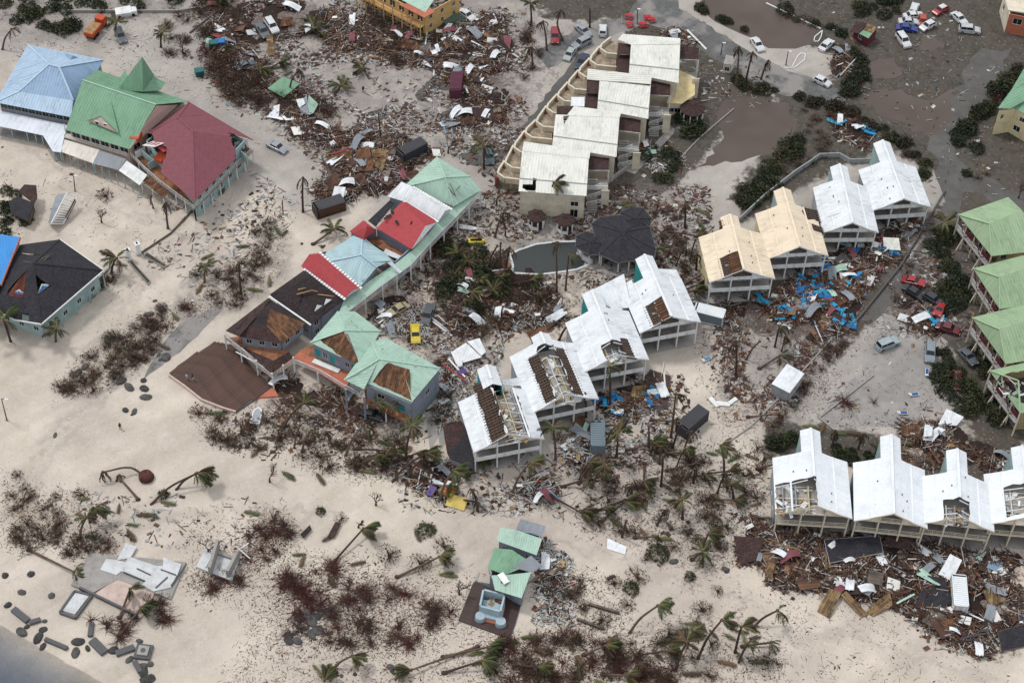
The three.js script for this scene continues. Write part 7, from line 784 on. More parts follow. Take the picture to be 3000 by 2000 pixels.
// ---------------------------------------------------------------- heaps
const WOODS = [[100, 70, 59], [82, 58, 50], [126, 90, 70], [68, 51, 46], [154, 116, 88], [90, 62, 52]].map((c, i) => mat('wood' + i, c, T_wood, .9)), GREYW = [[120, 108, 100], [150, 138, 126]].map((c, i) => mat('gw' + i, c, T_wood, .95)), WHITES = [[222, 222, 220], [204, 206, 208], [232, 230, 224]].map((c, i) => mat('wb' + i, c, T_plaster, .8)), TINTS = [[178, 208, 194], [150, 60, 62], [186, 148, 92], [126, 152, 176], [206, 190, 156], [70, 66, 72]].map((c, i) => mat('tint' + i, c, T_plaster, .85)), BLUES = [[26, 142, 196], [40, 160, 206], [20, 112, 176]].map((c, i) => mat('cu' + i, c, T_fine, .8));
const edgeDist = (x, z, P) => { let d = 1e9; for (let i = 0; i < P.length; i++) { const a = P[i], b = P[(i + 1) % P.length], dx = b[0] - a[0], dz = b[1] - a[1], t = clamp(((x - a[0]) * dx + (z - a[1]) * dz) / (dx * dx + dz * dz), 0, 1); d = Math.min(d, Math.hypot(x - a[0] - dx * t, z - a[1] - dz * t)); } return d; };
const MIX = { wood: [.58, .3, .08, .04], ply: [.5, .32, .14, .04], white: [.38, .5, .05, .07], blue: [.55, .3, .08, .07], colour: [.35, .38, .05, .22] };
const choose = (k) => { const r = rnd(), m = MIX[k]; return r < m[0] ? pick(rnd() < .82 ? WOODS : GREYW) : r < m[0] + m[1] ? pick(WHITES) : r < m[0] + m[1] + m[2] ? pick([M.ply, M.plyTan, M.plyDark]) : pick(TINTS); };
const nm = (m) => (WOODS.includes(m) ? 'brown' : GREYW.includes(m) ? 'weathered grey' : WHITES.includes(m) ? 'white' : [M.ply, M.plyTan, M.plyDark].includes(m) ? 'bare wood' : 'painted');
const heaps = HEAPS.map(([where, s, amt, mix]) => { const P = pts(s).map((p) => { const q = at(...p); return [q.x, q.z]; }), xs = P.map((p) => p[0]), zs = P.map((p) => p[1]); let A = 0; P.forEach((p, i) => { const q = P[(i + 1) % P.length]; A += p[0] * q[1] - q[0] * p[1]; }); return { where, P, amt, mix, x0: Math.min(...xs), x1: Math.max(...xs), z0: Math.min(...zs), z1: Math.max(...zs), A: Math.abs(A) / 2 }; });
const heapY = (h, x, z) => { if (!inPoly(x, z, h.P)) return 0; const e = clamp(edgeDist(x, z, h.P) / 2.4, 0, 1); return e * (1.5 * Math.max(0, fbm(x * .33 + 5, z * .33 + 8, 3) * .5 + fbm(x * .2 + 31, z * .2 + 3, 2) * .5 - .36)) * Math.min(1.2, h.amt) * 1.5; };
const KEEP = ['1480,745 1520,728 1630,704 1690,702 1740,770 1690,800 1580,812 1490,805', '470,1090 640,990 740,1080 830,1140 680,1215', '2530,960 2760,1010 2690,1230 2430,1230', '2180,1010 2330,1010 2330,1090 2190,1130', '2000,300 2330,280 2330,440 2060,490', '940,180 1250,200 1230,290 1060,330 960,260', '600,320 790,340 880,480 760,520 640,420'].map((s, i) => [pts(s).map((p) => { const q = at(...p); return [q.x, q.z]; }), i > 1 ? .12 : 0]);
const spot = (h, m = 0) => { for (let i = 0; i < 90; i++) { const x = rr(h.x0, h.x1), z = rr(h.z0, h.z1); const kp = KEEP.find((k) => inPoly(x, z, k[0])); if (kp && rnd() >= kp[1]) continue; if (inPoly(x, z, h.P) && (!h.mix || i > 70 || fbm(x * .2 + 31, z * .2 + 3, 2) + rr(-.1, .1) > .42) && (!m || edgeDist(x, z, h.P) > m)) return [x, z]; } return [(h.x0 + h.x1) / 2, (h.z0 + h.z1) / 2]; };
const totA = heaps.reduce((s, h) => s + h.A * h.amt, 0);
// keep pieces out of standing buildings: footprints of what was built so far
const foot = scene.children.filter((o) => o.isGroup && /villa|house|arcade|gallery|block|annex|pavilion|container|store/.test(o.name)).map((o) => new THREE.Box3().setFromObject(o));
heaps.forEach((h) => { // the packed mass under the loose pieces
  const q = new QB(), s = .55, Y = (x, z) => heapY(h, x, z) * .82 - .03; for (let x = h.x0; x < h.x1; x += s) for (let z = h.z0; z < h.z1; z += s) { if (!inPoly(x + s / 2, z + s / 2, h.P) || edgeDist(x + s / 2, z + s / 2, h.P) < .3) continue; const a = V(x, Y(x, z), z), b = V(x + s, Y(x + s, z), z), c = V(x + s, Y(x + s, z + s), z + s), d = V(x, Y(x, z + s), z + s); q.quad(d, c, b, a, [x, z + s], [x + s, z + s], [x + s, z], [x, z]); }
  if (!q.empty) tag(obj('rubble_mass', q.geo(), M.rubble ??= new THREE.MeshStandardMaterial({ color: srgb(62, 46, 40), map: T_speck, roughness: 1 })), `packed broken rubble ${h.where}`, 'rubble', null, 'stuff');
});
const plankG = bx(1, 1, 1), panelG = bx(1, 1, 1);
function scrap(name, label, cat, group, m, x, y, z, w, t, l, ry, rx, rz, extra) { const g = new THREE.Mesh(plankG, m); g.name = numbered(name); g.scale.set(w, t, l); g.rotation.set(rx, ry, rz, 'YXZ'); g.position.set(x, y, z); g.castShadow = g.receiveShadow = true; scene.add(g); return tag(g, label, cat, group); }
let nP = 0, nB = 0, nC = 0;
for (const h of heaps) {
  const share = h.A * h.amt / totA, k1 = Math.round(share * 292), k2 = Math.round(share * 285), base = rr(0, 3);
  let bxx = 0, bzz = 0, ba = 0, bm = null; for (let i = 0; i < k1 && nP < 300; i++, nP++) { if (i % 4 === 0) { [bxx, bzz] = spot(h); ba = base + (rnd() < .5 ? rr(-.5, .5) : rr(0, 3.1)); bm = choose(h.mix); } const x = bxx + rr(-1.3, 1.3), z = bzz + rr(-1.3, 1.3), m = rnd() < .7 ? bm : choose(h.mix), l = 1.6 + 5.6 * Math.pow(rnd(), 1.7), y = heapY(h, x, z) + rr(.08, .4), [lb, gr] = which(`${nm(m)} plank`, 'planks', x, z, (l - 4) / 2); scrap('plank', lb, 'plank', gr, m, x, y, z, rr(.16, .42), rr(.06, .12), l, ba + rr(-.22, .22), rr(-.14, .14), rr(-.5, .5)); }
  for (let i = 0; i < k2 && nB < 300; i++, nB++) { const [x, z] = spot(h, .4), m = choose(rnd() < .35 ? 'white' : h.mix), y = heapY(h, x, z) + rr(.12, .45), w = .6 + 2 * Math.pow(rnd(), 1.8), [lb, gr] = which(`${nm(m)} board`, 'boards', x, z, (w - 1.35) / .65); scrap('board', lb, 'board', gr, m, x, y, z, w, .06, w * rr(1, 1.8), rr(0, 3.1), rr(-.3, .3), rr(-.3, .3)); }
  if (h.mix === 'blue') { const n = Math.round(h.A / 10); let cx = 0, cz = 0; for (let i = 0; i < n; i++, nC++) { if (i % 2 === 0) [cx, cz] = spot(h, .6); const x = cx + rr(-1.5, 1.5), z = cz + rr(-1.5, 1.5), y = heapY(h, x, z) + rr(.25, .45), [lb, gr] = which('turquoise sunbed cushion', 'turquoise cushions', x, z, 0), g = thing('sunbed_cushion', lb, 'cushion', V(x, y, z), rr(0, 6), gr); g.scale.setScalar(rr(1, 1.45)); g.rotation.order = 'YXZ'; g.rotation.x = rr(-.3, .3); const m = pick(BLUES); obj('seat_pad', new RoundedBoxGeometry(1.25, .12, .62, 1, .05), m, g); obj('back_pad', new RoundedBoxGeometry(.66, .12, .62, 1, .05).rotateZ(rr(-.5, .1)).translate(-.95, .08, 0), m, g); } }
}
const bentG = [0, 1, 2].map((k) => { const q = new QB(), n = 14, m = 7, P = (i, j) => { const u = i / n - .5, v = j / m - .5; return V(u * 1.3, (i % 2 ? .05 : 0) + Math.sin(v * 3 + k) * .28 * (k + .6) + u * v * (k - 1) * .9 + (Math.abs(v) > .35 ? (hash(i, k) - .5) * .1 : 0), v * 3.2 + (j === m ? (hash(i + 9, k) - .5) * .5 : 0)); }; for (let i = 0; i < n; i++) for (let j = 0; j < m; j++) { const p = [P(i, j + 1), P(i + 1, j + 1), P(i + 1, j), P(i, j)], b = p.map((t) => t.clone().add(V(0, -.02, 0))), uv = p.map((t) => [t.x, t.z]); q.quad(...p, ...uv); q.quad(b[3], b[2], b[1], b[0], ...uv); } return q.geo(); });
{ let k = 0; for (const h of heaps) { const n = Math.max(2, Math.round(h.A * h.amt / totA * 110)); for (let i = 0; i < n; i++) { const [x, z] = spot(h, .5), c = rnd(), m = c < .44 ? M.whiteRoof : c < .52 ? M.mintRoof : c < .8 ? M.greyRoof : M.maroonRoof, sz = rr(.6, 1.25), [lb, gr] = which(`bent ${m === M.whiteRoof ? 'white' : m === M.mintRoof ? 'mint' : m === M.greyRoof ? 'grey' : 'maroon'} roof sheet`, 'bent roof sheets', x, z, (sz - .92) / .3), o = obj('bent_roof_sheet', bentG[k++ % 3], m); o.position.set(x, heapY(h, x, z) + rr(.35, .6), z); o.rotation.set(rr(-.25, .25), rr(0, 6.3), rr(-.3, .3), 'YXZ'); o.scale.setScalar(sz); tag(o, lb, 'roof sheet', gr); } } }
{ // everything smaller: splinters, battens and shards
  const list = []; for (const h of heaps) { const n = Math.round(h.A * 7 * h.amt); for (let i = 0; i < n; i++) { const [x, z] = spot(h); list.push([x, heapY(h, x, z) + rr(.02, .32), z, h.mix]); } for (let i = 0; i < h.A * .7; i++) { const [x, z] = spot(h), a = rr(0, 6.3), d = rr(.5, 3.5); list.push([x + Math.cos(a) * d, rr(.03, .1), z + Math.sin(a) * d, h.mix]); } }
  const loose = (s, n, k) => { const P = pts(s).map((p) => { const q = at(...p); return [q.x, q.z]; }), xs = P.map((p) => p[0]), zs = P.map((p) => p[1]), h = { P, x0: Math.min(...xs), x1: Math.max(...xs), z0: Math.min(...zs), z1: Math.max(...zs), mix: k }; for (let i = 0; i < n; i++) { const [x, z] = spot(h); list.push([x, rr(.03, .12), z, k]); } };
  loose('620,120 1500,40 1500,420 1200,440 960,480 760,330', 990, 'white'); loose('1480,560 2060,560 2060,900 1500,900', 462, 'white'); loose('1200,640 1500,700 1500,1000 1100,960', 594, 'wood'); loose('1560,560 2050,400 2330,260 2000,100 1900,420', 330, 'white'); loose('2400,0 3000,60 2980,560 2700,600 2500,300', 277, 'white'); loose('560,1180 1250,1260 1250,1420 700,1340', 330, 'wood'); loose('1400,1300 2240,1300 2240,1620 1500,1500', 277, 'white'); loose('1100,1330 1700,1380 1650,1520 1180,1500', 277, 'white'); loose('200,1440 760,1460 760,1620 300,1600', 198, 'white'); loose('0,100 700,100 800,700 300,600 0,500', 132, 'white'); loose('2560,700 2800,700 2780,1000 2620,900', 198, 'white'); loose('2560,940 2780,1000 2700,1250 2400,1240', 105, 'white'); loose('2100,860 2420,1000 2260,1260 2080,1100', 250, 'wood'); loose('560,460 900,560 960,760 700,760', 145, 'white');
  loose('2080,870 2440,960 2330,1180 2140,1240', 1100, 'wood'); loose('560,460 760,480 900,640 720,800 560,900 420,760', 500, 'white'); loose('1620,1200 2000,1100 2060,1300 1760,1420', 700, 'wood'); loose('1400,1290 1700,1380 1650,1520 1250,1500', 500, 'white'); loose('1580,1560 1680,1640 1680,1830 1560,1830', 600, 'white'); loose('560,0 1560,0 1540,430 1450,540 1300,440 960,500 740,340 590,230', 5200, 'wood'); loose('1440,540 2080,540 2110,900 1700,850 1500,900 1300,1010 1080,980 1280,700', 3600, 'wood'); loose('560,0 1560,0 1540,430 960,500 740,340', 2200, 'white'); loose('1290,700 1500,760 1640,900 1400,1000 1270,960', 1600, 'wood'); loose('2560,600 2840,640 2860,1000 2640,980', 700, 'wood'); loose('1270,1010 1500,960 1400,1260 1280,1260', 1200, 'white'); loose('780,1110 1200,1240 1190,1300 800,1220', 900, 'wood'); loose('1620,1200 1960,1080 1980,1240 1760,1400', 700, 'white'); loose('2140,1500 2280,1520 2260,1720 2160,1660', 800, 'wood'); loose('2640,1240 3000,1300 3000,1420 2620,1360', 900, 'wood'); loose('2600,1700 3000,1700 3000,1940 2700,1900', 700, 'white'); const im = new THREE.InstancedMesh(bx(1, 1, 1), new THREE.MeshStandardMaterial({ roughness: .9, map: T_wood, color: 0xffffff }), list.length), d = new THREE.Object3D(); d.rotation.order = 'YXZ'; list.forEach(([x, y, z, k], i) => { const m = k !== 'white' && rnd() < .5 ? pick(WOODS) : choose(k), big = rnd(); d.position.set(x, y, z); d.rotation.set(rr(-.22, .22), rr(0, 6.3), rr(-.4, .4)); if (rnd() < (y > .14 ? .1 : .34)) d.scale.set(rr(.2, .8), .05, rr(.3, 1.1)); else d.scale.set(rr(.05, .15), rr(.04, .09), .4 + (y > .14 ? 3.4 : 1.8) * Math.pow(rnd(), 1.8)); d.updateMatrix(); im.setMatrixAt(i, d.matrix); im.setColorAt(i, m.color.clone().multiplyScalar(rr(.75, 1.1))); });
  im.name = 'splinters'; im.castShadow = im.receiveShadow = true; scene.add(im); tag(im, 'splintered wood, shards and scraps strewn over the heaps and sand', 'rubble', null, 'stuff');
}
// ---------------------------------------------------------------- shrubs, hedges, bare trees
const seg3 = (q, a, b, r0, r1) => { const t = b.clone().sub(a).normalize(), x = (Math.abs(t.y) > .9 ? V(1, 0, 0) : V(0, 1, 0)).cross(t).normalize(), y = t.clone().cross(x), R = (p, r) => [0, 1, 2].map((k) => p.clone().addScaledVector(x, Math.cos(k * 2.094) * r).addScaledVector(y, Math.sin(k * 2.094) * r)), A = R(a, r0), B = R(b, r1); for (let k = 0; k < 3; k++) { const j = (k + 1) % 3; q.quad(A[k], A[j], B[j], B[k], [0, 0], [.3, 0], [.3, 1], [0, 1]); } };
const twigGeo = (n, el0, el1, sweep, sub) => { const q = new QB(); for (let i = 0; i < n; i++) { let p = V(rr(-.08, .08), 0, rr(-.08, .08)), az = rr(0, 6.3), el = rr(el0, el1), r = rr(.025, .045); for (let k = 0; k < 4; k++) { const l = rr(.16, .34), d = V(Math.cos(az) * Math.cos(el) + sweep * k * .12, Math.max(-.2, Math.sin(el)), Math.sin(az) * Math.cos(el) - sweep * .05), e = p.clone().addScaledVector(d.normalize(), l); if (e.y < .03) e.y = .03; seg3(q, p, e, r, r * .72); for (let s = 0; s < sub; s++) { const m = p.clone().lerp(e, rr(.3, 1)); seg3(q, m, m.clone().add(V(rr(-.22, .22) + sweep * .1, rr(-.05, .2), rr(-.22, .22))), r * .5, r * .25); } p = e; r *= .72; az += rr(-.6, .6); el += rr(-.35, .2); } } return q.geo(); };
const leafGeo = (n, rx, ry, low, s0, s1, shell = .45) => { const q = new QB(); for (let i = 0; i < n; i++) { const a = rr(0, 6.3), c = rr(-.2, 1), s = Math.sqrt(Math.max(0, 1 - c * c)), k = Math.pow(rr(shell, 1), .6) * (.72 + .5 * vnoise(Math.cos(a) * 2.2 + 9, c * 2.2 + Math.sin(a) * 2.2 + 5)), p = V(Math.cos(a) * s * rx * k, low + Math.max(.02, c * ry * k), Math.sin(a) * s * rx * k), w = rr(s0, s1), u = V(rr(-1, 1), rr(-.4, .6), rr(-1, 1)).normalize().multiplyScalar(w), v = V(rr(-1, 1), rr(-.6, .4), rr(-1, 1)).cross(u).normalize().multiplyScalar(w * .55); q.quad(p.clone().sub(u), p.clone().add(v), p.clone().add(u), p.clone().sub(v), [0, 0], [.2, 0], [.2, .2], [0, .2]); } return q.geo(); };
const SG = { twig: Array.from({ length: 6 }, (_, i) => [twigGeo(10 + i * 3, .02, .7, .6 + i * .15, 2)]), brush: Array.from({ length: 4 }, () => [twigGeo(16, .2, 1.2, .5, 2), leafGeo(95, 1.05, .75, .08, .05, .13)]), bush: Array.from({ length: 3 }, () => [twigGeo(10, .4, 1.3, .2, 1), leafGeo(320, 1, 1.05, .1, .08, .17)]), hedge: Array.from({ length: 3 }, () => [twigGeo(8, .5, 1.4, 0, 1), leafGeo(520, 1.05, 1, .05, .08, .18, .25)]) };
const leafC = { brush: [[104, 88, 68], [88, 84, 60], [116, 92, 74], [96, 72, 60]], bush: [[56, 66, 38], [48, 60, 36], [70, 74, 44]], hedge: [[52, 62, 38], [44, 56, 34], [64, 68, 42], [58, 54, 38]] }, LM = {}; for (const k in leafC) LM[k] = leafC[k].map((c) => leafMat(c));
const BM = [M.bark, M.barkRed, mat('bark3', [98, 80, 70], T_wood, .95)];
const shrub = (kind, x, z, s, where, o = {}) => { const v = pick(SG[kind]), nmv = { twig: 'bare_shrub', brush: s < 1.35 ? 'low_scrub' : z < at(1500, 1150).z ? 'withered_bush' : 'torn_shrub', bush: 'green_bush', hedge: 'hedge_bush' }[kind], cat = kind === 'hedge' ? 'hedge' : 'shrub', [lb, gr] = which({ twig: 'bare reddish uprooted shrub', brush: 'brown storm torn shrub', bush: 'dark green bush', hedge: 'dense hedge bush' }[kind], { twig: 'bare shrubs', brush: 'torn shrubs', bush: 'green bushes', hedge: 'hedge bushes' }[kind], x, z, (s - 1.6) / .7), g = thing(nmv, lb, cat, V(x, 0, z), rr(0, kind === 'hedge' ? 6.3 : 1.2) - .6, gr); g.scale.set(s * rr(.85, 1.2), s * rr(.75, 1.05), s * rr(.85, 1.2)); obj('branches', v[0], kind === 'twig' ? pick([M.barkRed, M.barkRust ??= mat('barkRust', [106, 60, 54], T_wood, .95), M.bark, M.barkBrown ??= mat('barkBrown', [104, 76, 66], T_wood, .95)]) : pick(BM), g); if (v[1]) obj('leaves', v[1], pick(LM[kind]), g); };
const grow = (kind, where, s, n, s0, s1) => { const P = pts(s).map((p) => { const q = at(...p); return [q.x, q.z]; }), xs = P.map((p) => p[0]), zs = P.map((p) => p[1]), h = { P, x0: Math.min(...xs), x1: Math.max(...xs), z0: Math.min(...zs), z1: Math.max(...zs) }; for (let i = 0; i < n; i++) { const [x, z] = spot(h); shrub(kind, x, z, rr(s0, s1), where); } };
const hedge = (where, s, step, s0, s1, kind = 'hedge') => { const q = pts(s).map((p) => at(...p)); for (let i = 0; i + 1 < q.length; i++) { const L = q[i].distanceTo(q[i + 1]), n = Math.max(1, Math.round(L / step)); for (let k = 0; k < n; k++) { const p = q[i].clone().lerp(q[i + 1], (k + rr(.2, .8)) / n); shrub(rnd() < .24 ? 'brush' : rnd() < .4 ? 'bush' : kind, p.x + rr(-1, 1), p.z + rr(-1, 1), rr(s0 * .7, s1), where); } } };
grow('twig', 'in the root tangle left of the beach house', '820,1700 960,1640 1100,1700 1250,1760 1340,1740 1340,1830 1200,1900 1000,1900 820,1860', 66, 1.3, 2.7); grow('twig', 'in the thicket along the lower edge', '1400,1890 1650,1860 1900,1900 2000,1960 1950,2020 1450,2020', 60, 1.3, 2.6); grow('brush', 'in the thicket along the lower edge', '1400,1880 1900,1880 2280,1860 2300,1990 1900,2010 1450,2000', 30, .9, 1.8); grow('twig', 'beside the bare house slab', '420,1765 510,1755 505,1840 420,1840', 7, 1.6, 2.6); grow('twig', 'below the bare house slab', '260,1800 400,1800 380,1880 270,1860', 9, 1.6, 2.6); grow('brush', 'in the tangle above the house slab', '20,1510 280,1530 330,1610 240,1640 60,1600', 24, 1, 2.2); grow('twig', 'around the ruined concrete room', '560,1690 780,1650 860,1560 800,1500 720,1560 700,1720 580,1740', 26, 1.1, 2.2);
grow('brush', 'on the sand below the mint houses', '560,1210 800,1220 1010,1280 1180,1290 1160,1380 1000,1400 840,1330 640,1300', 44, 1, 2.2); grow('brush', 'x', '150,1150 330,985 480,890 570,900 420,1060 290,1150', 62, 1, 2); grow('brush', 'in the planting left of the red roofs', '570,790 700,760 760,640 820,660 780,800 700,900 580,870', 30, 1, 2); grow('brush', 'on the sand slope under the black container', '1650,1380 2050,1290 2240,1300 2240,1620 2050,1640 1750,1540', 54, 1, 2.2); grow('bush', 'in the tangle between arcade and pool', '1290,700 1440,740 1490,850 1440,940 1280,860', 26, 1.3, 2.4); grow('brush', 'in the garden behind the white villas', '1480,820 1620,800 1640,960 1500,960', 14, 1, 2); grow('brush', 'beside the two rubbish skips', '600,150 720,200 780,260 700,280 610,220', 14, 1.2, 2.4); grow('brush', 'in front of the orange apartment house', '1070,10 1180,90 1170,190 1080,130', 16, 1.2, 2.6); grow('bush', 'in the top corner above the pale blue house', '30,20 200,10 230,80 120,110 20,60', 16, 1.2, 2.4); grow('brush', 'on the island at the top', '470,30 560,30 560,160 490,170', 12, 1, 2); grow('bush', 'behind the white row of villas', '2260,1270 2340,1270 2340,1320 2260,1320', 7, 1.2, 2); grow('bush', 'between the stub roofs of the white row', '2430,1310 2580,1330 2700,1340 2620,1360 2430,1350', 12, 1, 1.8); grow('bush', 'around the black roofed hut', '0,570 40,550 100,660 40,700 0,690', 9, 1.2, 2); grow('brush', 'along the black shingled house wall', '230,880 330,800 340,820 260,880', 8, 1, 1.7); grow('brush', 'on the silted ground beside the dark pavilion', '1780,560 2020,620 2060,820 1960,880 1940,620', 26, .8, 1.6); grow('bush', 'in the garden of the stepped block', '1870,440 1960,420 2010,470 1950,530 1880,520', 12, 1, 2); grow('bush', 'beside the round gazebo', '2000,340 2080,370 2060,410 2000,400', 9, 1.4, 2.4); grow('bush', 'between the lane and the lime blocks', '2720,720 2790,640 2830,760 2850,900 2780,960 2730,860', 24, 1.2, 2.4); grow('bush', 'in the beds of the pale yard', '2730,1090 2830,1070 2900,1180 2960,1240 2860,1250 2770,1150', 24, 1.2, 2.4); grow('brush', 'on the muddy verge under the orange lorry wall', '2380,1080 2440,990 2480,1010 2340,1180 2250,1290 2200,1330', 28, .8, 1.6); grow('brush', 'beside the beach house wreck', '1600,1690 1720,1700 1750,1800 1640,1850', 14, .9, 1.6); grow('brush', 'on the left beach edge', '0,1380 180,1420 200,1520 60,1540 0,1500', 12, .8, 1.5); grow('bush', 'in the flower beds at the top right', '2500,0 2640,0 2620,60 2520,60', 12, 1.2, 2.2); grow('brush', 'below the fallen tree by the arcade', '1300,880 1480,900 1440,980 1300,990', 12, 1, 2); grow('brush', 'near the torn mint roofs', '790,250 960,290 970,340 840,330', 12, 1.2, 2.2); grow('brush', 'x', '1260,720 1480,760 1520,920 1400,1000 1280,900', 34, 1, 2.2); grow('brush', 'x', '600,120 800,180 800,330 640,280', 20, 1.2, 2.4); grow('brush', 'x', '1500,560 1760,620 1960,600 2040,860 1940,900 1900,620', 22, .8, 1.6); grow('brush', 'x', '2290,300 2480,330 2400,480 2280,520', 22, .9, 1.8); grow('bush', 'x', '2200,560 2280,470 2330,400 2360,420 2260,560 2190,640', 14, 1.2, 2.2); grow('brush', 'x', '1250,1020 1330,1060 1330,1250 1260,1240', 14, 1, 1.8); grow('brush', 'x', '2560,600 2720,620 2700,800 2620,900', 12, .8, 1.6); grow('bush', 'x', '0,-20 700,-20 680,30 400,30 0,40', 26, 1.2, 2.2); grow('brush', 'x', '560,0 700,0 720,90 600,120', 14, 1.4, 2.6); grow('brush', 'x', '620,150 760,200 780,320 700,300 620,240', 16, 1.4, 2.6); grow('brush', 'x', '1160,100 1240,110 1220,200 1140,190', 12, 1.4, 2.6); grow('brush', 'beside the cobbled strip', '1500,130 1560,60 1600,180 1540,260', 14, 1, 1.9);
hedge('along the upper car park wall', '2290,30 2380,70 2470,95', 1.5, 1.5, 2.2); hedge('between the road end and the muddy car park', '2500,150 2530,200 2500,260 2480,290', 1.5, 1.6, 2.4); hedge('round the soil bank behind the gate wall', '2320,290 2400,300 2480,330 2500,350', 1.5, 1.5, 2.3); hedge('above the white villa farthest up the slope', '2540,350 2600,400 2640,430 2700,470 2720,530', 1.5, 1.4, 2.2); hedge('beside the brown flood pool below the road', '2330,420 2270,480 2220,540 2170,600', 1.5, 1.5, 2.3); hedge('down the right side of the muddy car park', '2990,200 2920,290 2860,350 2800,420', 1.5, 1.6, 2.5); hedge('beside the flooded verge', '2040,20 2090,50 2140,70 2200,100', 1.7, 1, 1.7); hedge('at the fork of the rough road', '2820,420 2880,440', 1.5, 1.4, 2); hedge('beyond the rough road bend', '2830,500 2880,520 2900,510', 1.5, 1.4, 2.2); hedge('below the road verge palms', '2150,240 2200,260 2270,270', 1.5, 1.2, 2); hedge('along the lower pale yard', '2740,1010 2770,1060 2730,1110', 1.5, 1.4, 2); hedge('under the gutters of the lime blocks', '2840,1000 2880,1080 2930,1230', 1.7, 1.3, 2);
for (const [x, y, k, s] of [[1800, 1712, 'brush', 1.8], [1868, 1690, 'brush', 2.2], [1850, 1725, 'bush', 1.8], [1842, 1772, 'brush', 1.5], [2102, 1732, 'brush', 1.2], [2022, 1692, 'bush', 1.2], [1930, 1622, 'bush', 2.2], [1895, 1640, 'brush', 1.2], [1250, 1555, 'bush', 1.7], [1300, 1600, 'brush', 1.9], [1232, 1652, 'brush', 2.2], [1140, 1630, 'brush', 2.6], [1000, 1520, 'brush', 1.3], [940, 1500, 'bush', 1], [480, 1450, 'bush', 1], [240, 1450, 'brush', 1.6], [1960, 1860, 'brush', 1.8], [1760, 1820, 'brush', 2], [2060, 1790, 'brush', 2], [2270, 1440, 'brush', 1.2], [1860, 1560, 'brush', 1.6], [2480, 1180, 'twig', 2.2], [2560, 1180, 'twig', 1.7], [810, 1000, 'bush', .8], [640, 560, 'bush', 1.4], [310, 575, 'brush', 2.2]]) { const p = at(x, y); shrub(k, p.x, p.z, s, 'scattered singly over the open sand'); }
{ let k = 0; for (const [s, n] of [['560,1200 1200,1270 1240,1420 800,1380', 16], ['1650,1340 2240,1300 2240,1640 1750,1560', 26], ['700,1480 1350,1560 1340,1760 800,1700', 10], ['1400,1850 2280,1800 2280,1990 1300,1990', 26], ['1280,700 1490,760 1500,960 1300,960', 22], ['200,1440 520,1460 460,1560 200,1600', 8], ['600,100 1000,80 1000,340 640,300', 14], ['560,780 820,640 830,800 600,900', 10], ['1480,560 2040,600 2050,850 1960,860', 14], ['2300,1240 2640,1290 2640,1350 2300,1330', 10], ['160,1130 480,900 560,910 300,1150', 8]]) { const P = pts(s).map((p) => { const q = at(...p); return [q.x, q.z]; }), h = { P, x0: Math.min(...P.map((p) => p[0])), x1: Math.max(...P.map((p) => p[0])), z0: Math.min(...P.map((p) => p[1])), z1: Math.max(...P.map((p) => p[1])) }; for (let i = 0; i < n; i++) { const [x, z] = spot(h), dead = rnd() < .6, sz = rr(.7, 1.15), [lb, gr] = which(dead ? 'dry brown palm frond' : 'fallen green palm frond', dead ? 'dry fronds' : 'green fronds', x, z, (sz - .92) / .25), g = thing('palm_frond', lb, 'palm frond', V(x, .25, z), (rnd() < .7 ? WIND + rr(-.8, .8) : rr(0, 6.3)), gr); g.scale.set(sz, sz * .5, sz); const [f, st] = FG.sweep[k++ % 3]; obj('leaflets', f, pick(dead ? deadM : frondM), g); obj('stem', st, dead ? deadM[0] : ribM, g); } } }
{ for (const [s, n] of [['1560,1400 1800,1330 2050,1290 2240,1310 2240,1620 2050,1640 1700,1560', 20], ['620,1230 1000,1290 1170,1300 1150,1390 900,1380 700,1320', 10], ['1290,760 1480,790 1620,880 1480,960 1300,930', 10], ['1420,1900 1800,1880 2250,1860 2260,1980 1500,1990', 9], ['700,1000 760,980 800,1200 700,1230', 0], ['1950,620 2030,640 2040,860 1960,880', 6], ['1720,1200 2000,1230 2000,1330 1760,1330', 6], ['600,150 760,200 900,300 700,300', 5], ['2120,1000 2330,1010 2200,1240 2130,1200', 5], ['1130,1330 1360,1340 1340,1470 1180,1440', 5]]) { const P = pts(s), xs = P.map((p) => p[0]), ys = P.map((p) => p[1]); for (let i = 0; i < n; i++) { let x, y, t = 0; do { x = rr(Math.min(...xs), Math.max(...xs)); y = rr(Math.min(...ys), Math.max(...ys)); } while (!inPoly(x, y, P) && t++ < 50); const low = rnd() < .55, L = rr(45, 95), h = low ? rr(.7, 1.6) : rr(3, 7), dx = low ? L : rr(8, 40), dy = low ? rr(-40, 14) : -h * 10.7 + rr(-4, 10), kind = pick(low ? ['fan', 'few', 'sweep', 'dead'] : ['dead', 'few', 'sweep', 'dead', 'bare']), w = at(x, y), [lb, gr] = which(`${low ? 'fallen' : 'leaning'} ${kind === 'dead' ? 'brown' : kind === 'bare' ? 'headless' : 'green'} palm`, 'wind thrown palms', w.x, w.z, low ? (L - 70) / 20 : (h - 5) / 2); palm(lb, [x, y], [x + dx, y + dy], h, kind, { s: rr(.7, .95), r: rr(.15, .22), group: gr }); } } }
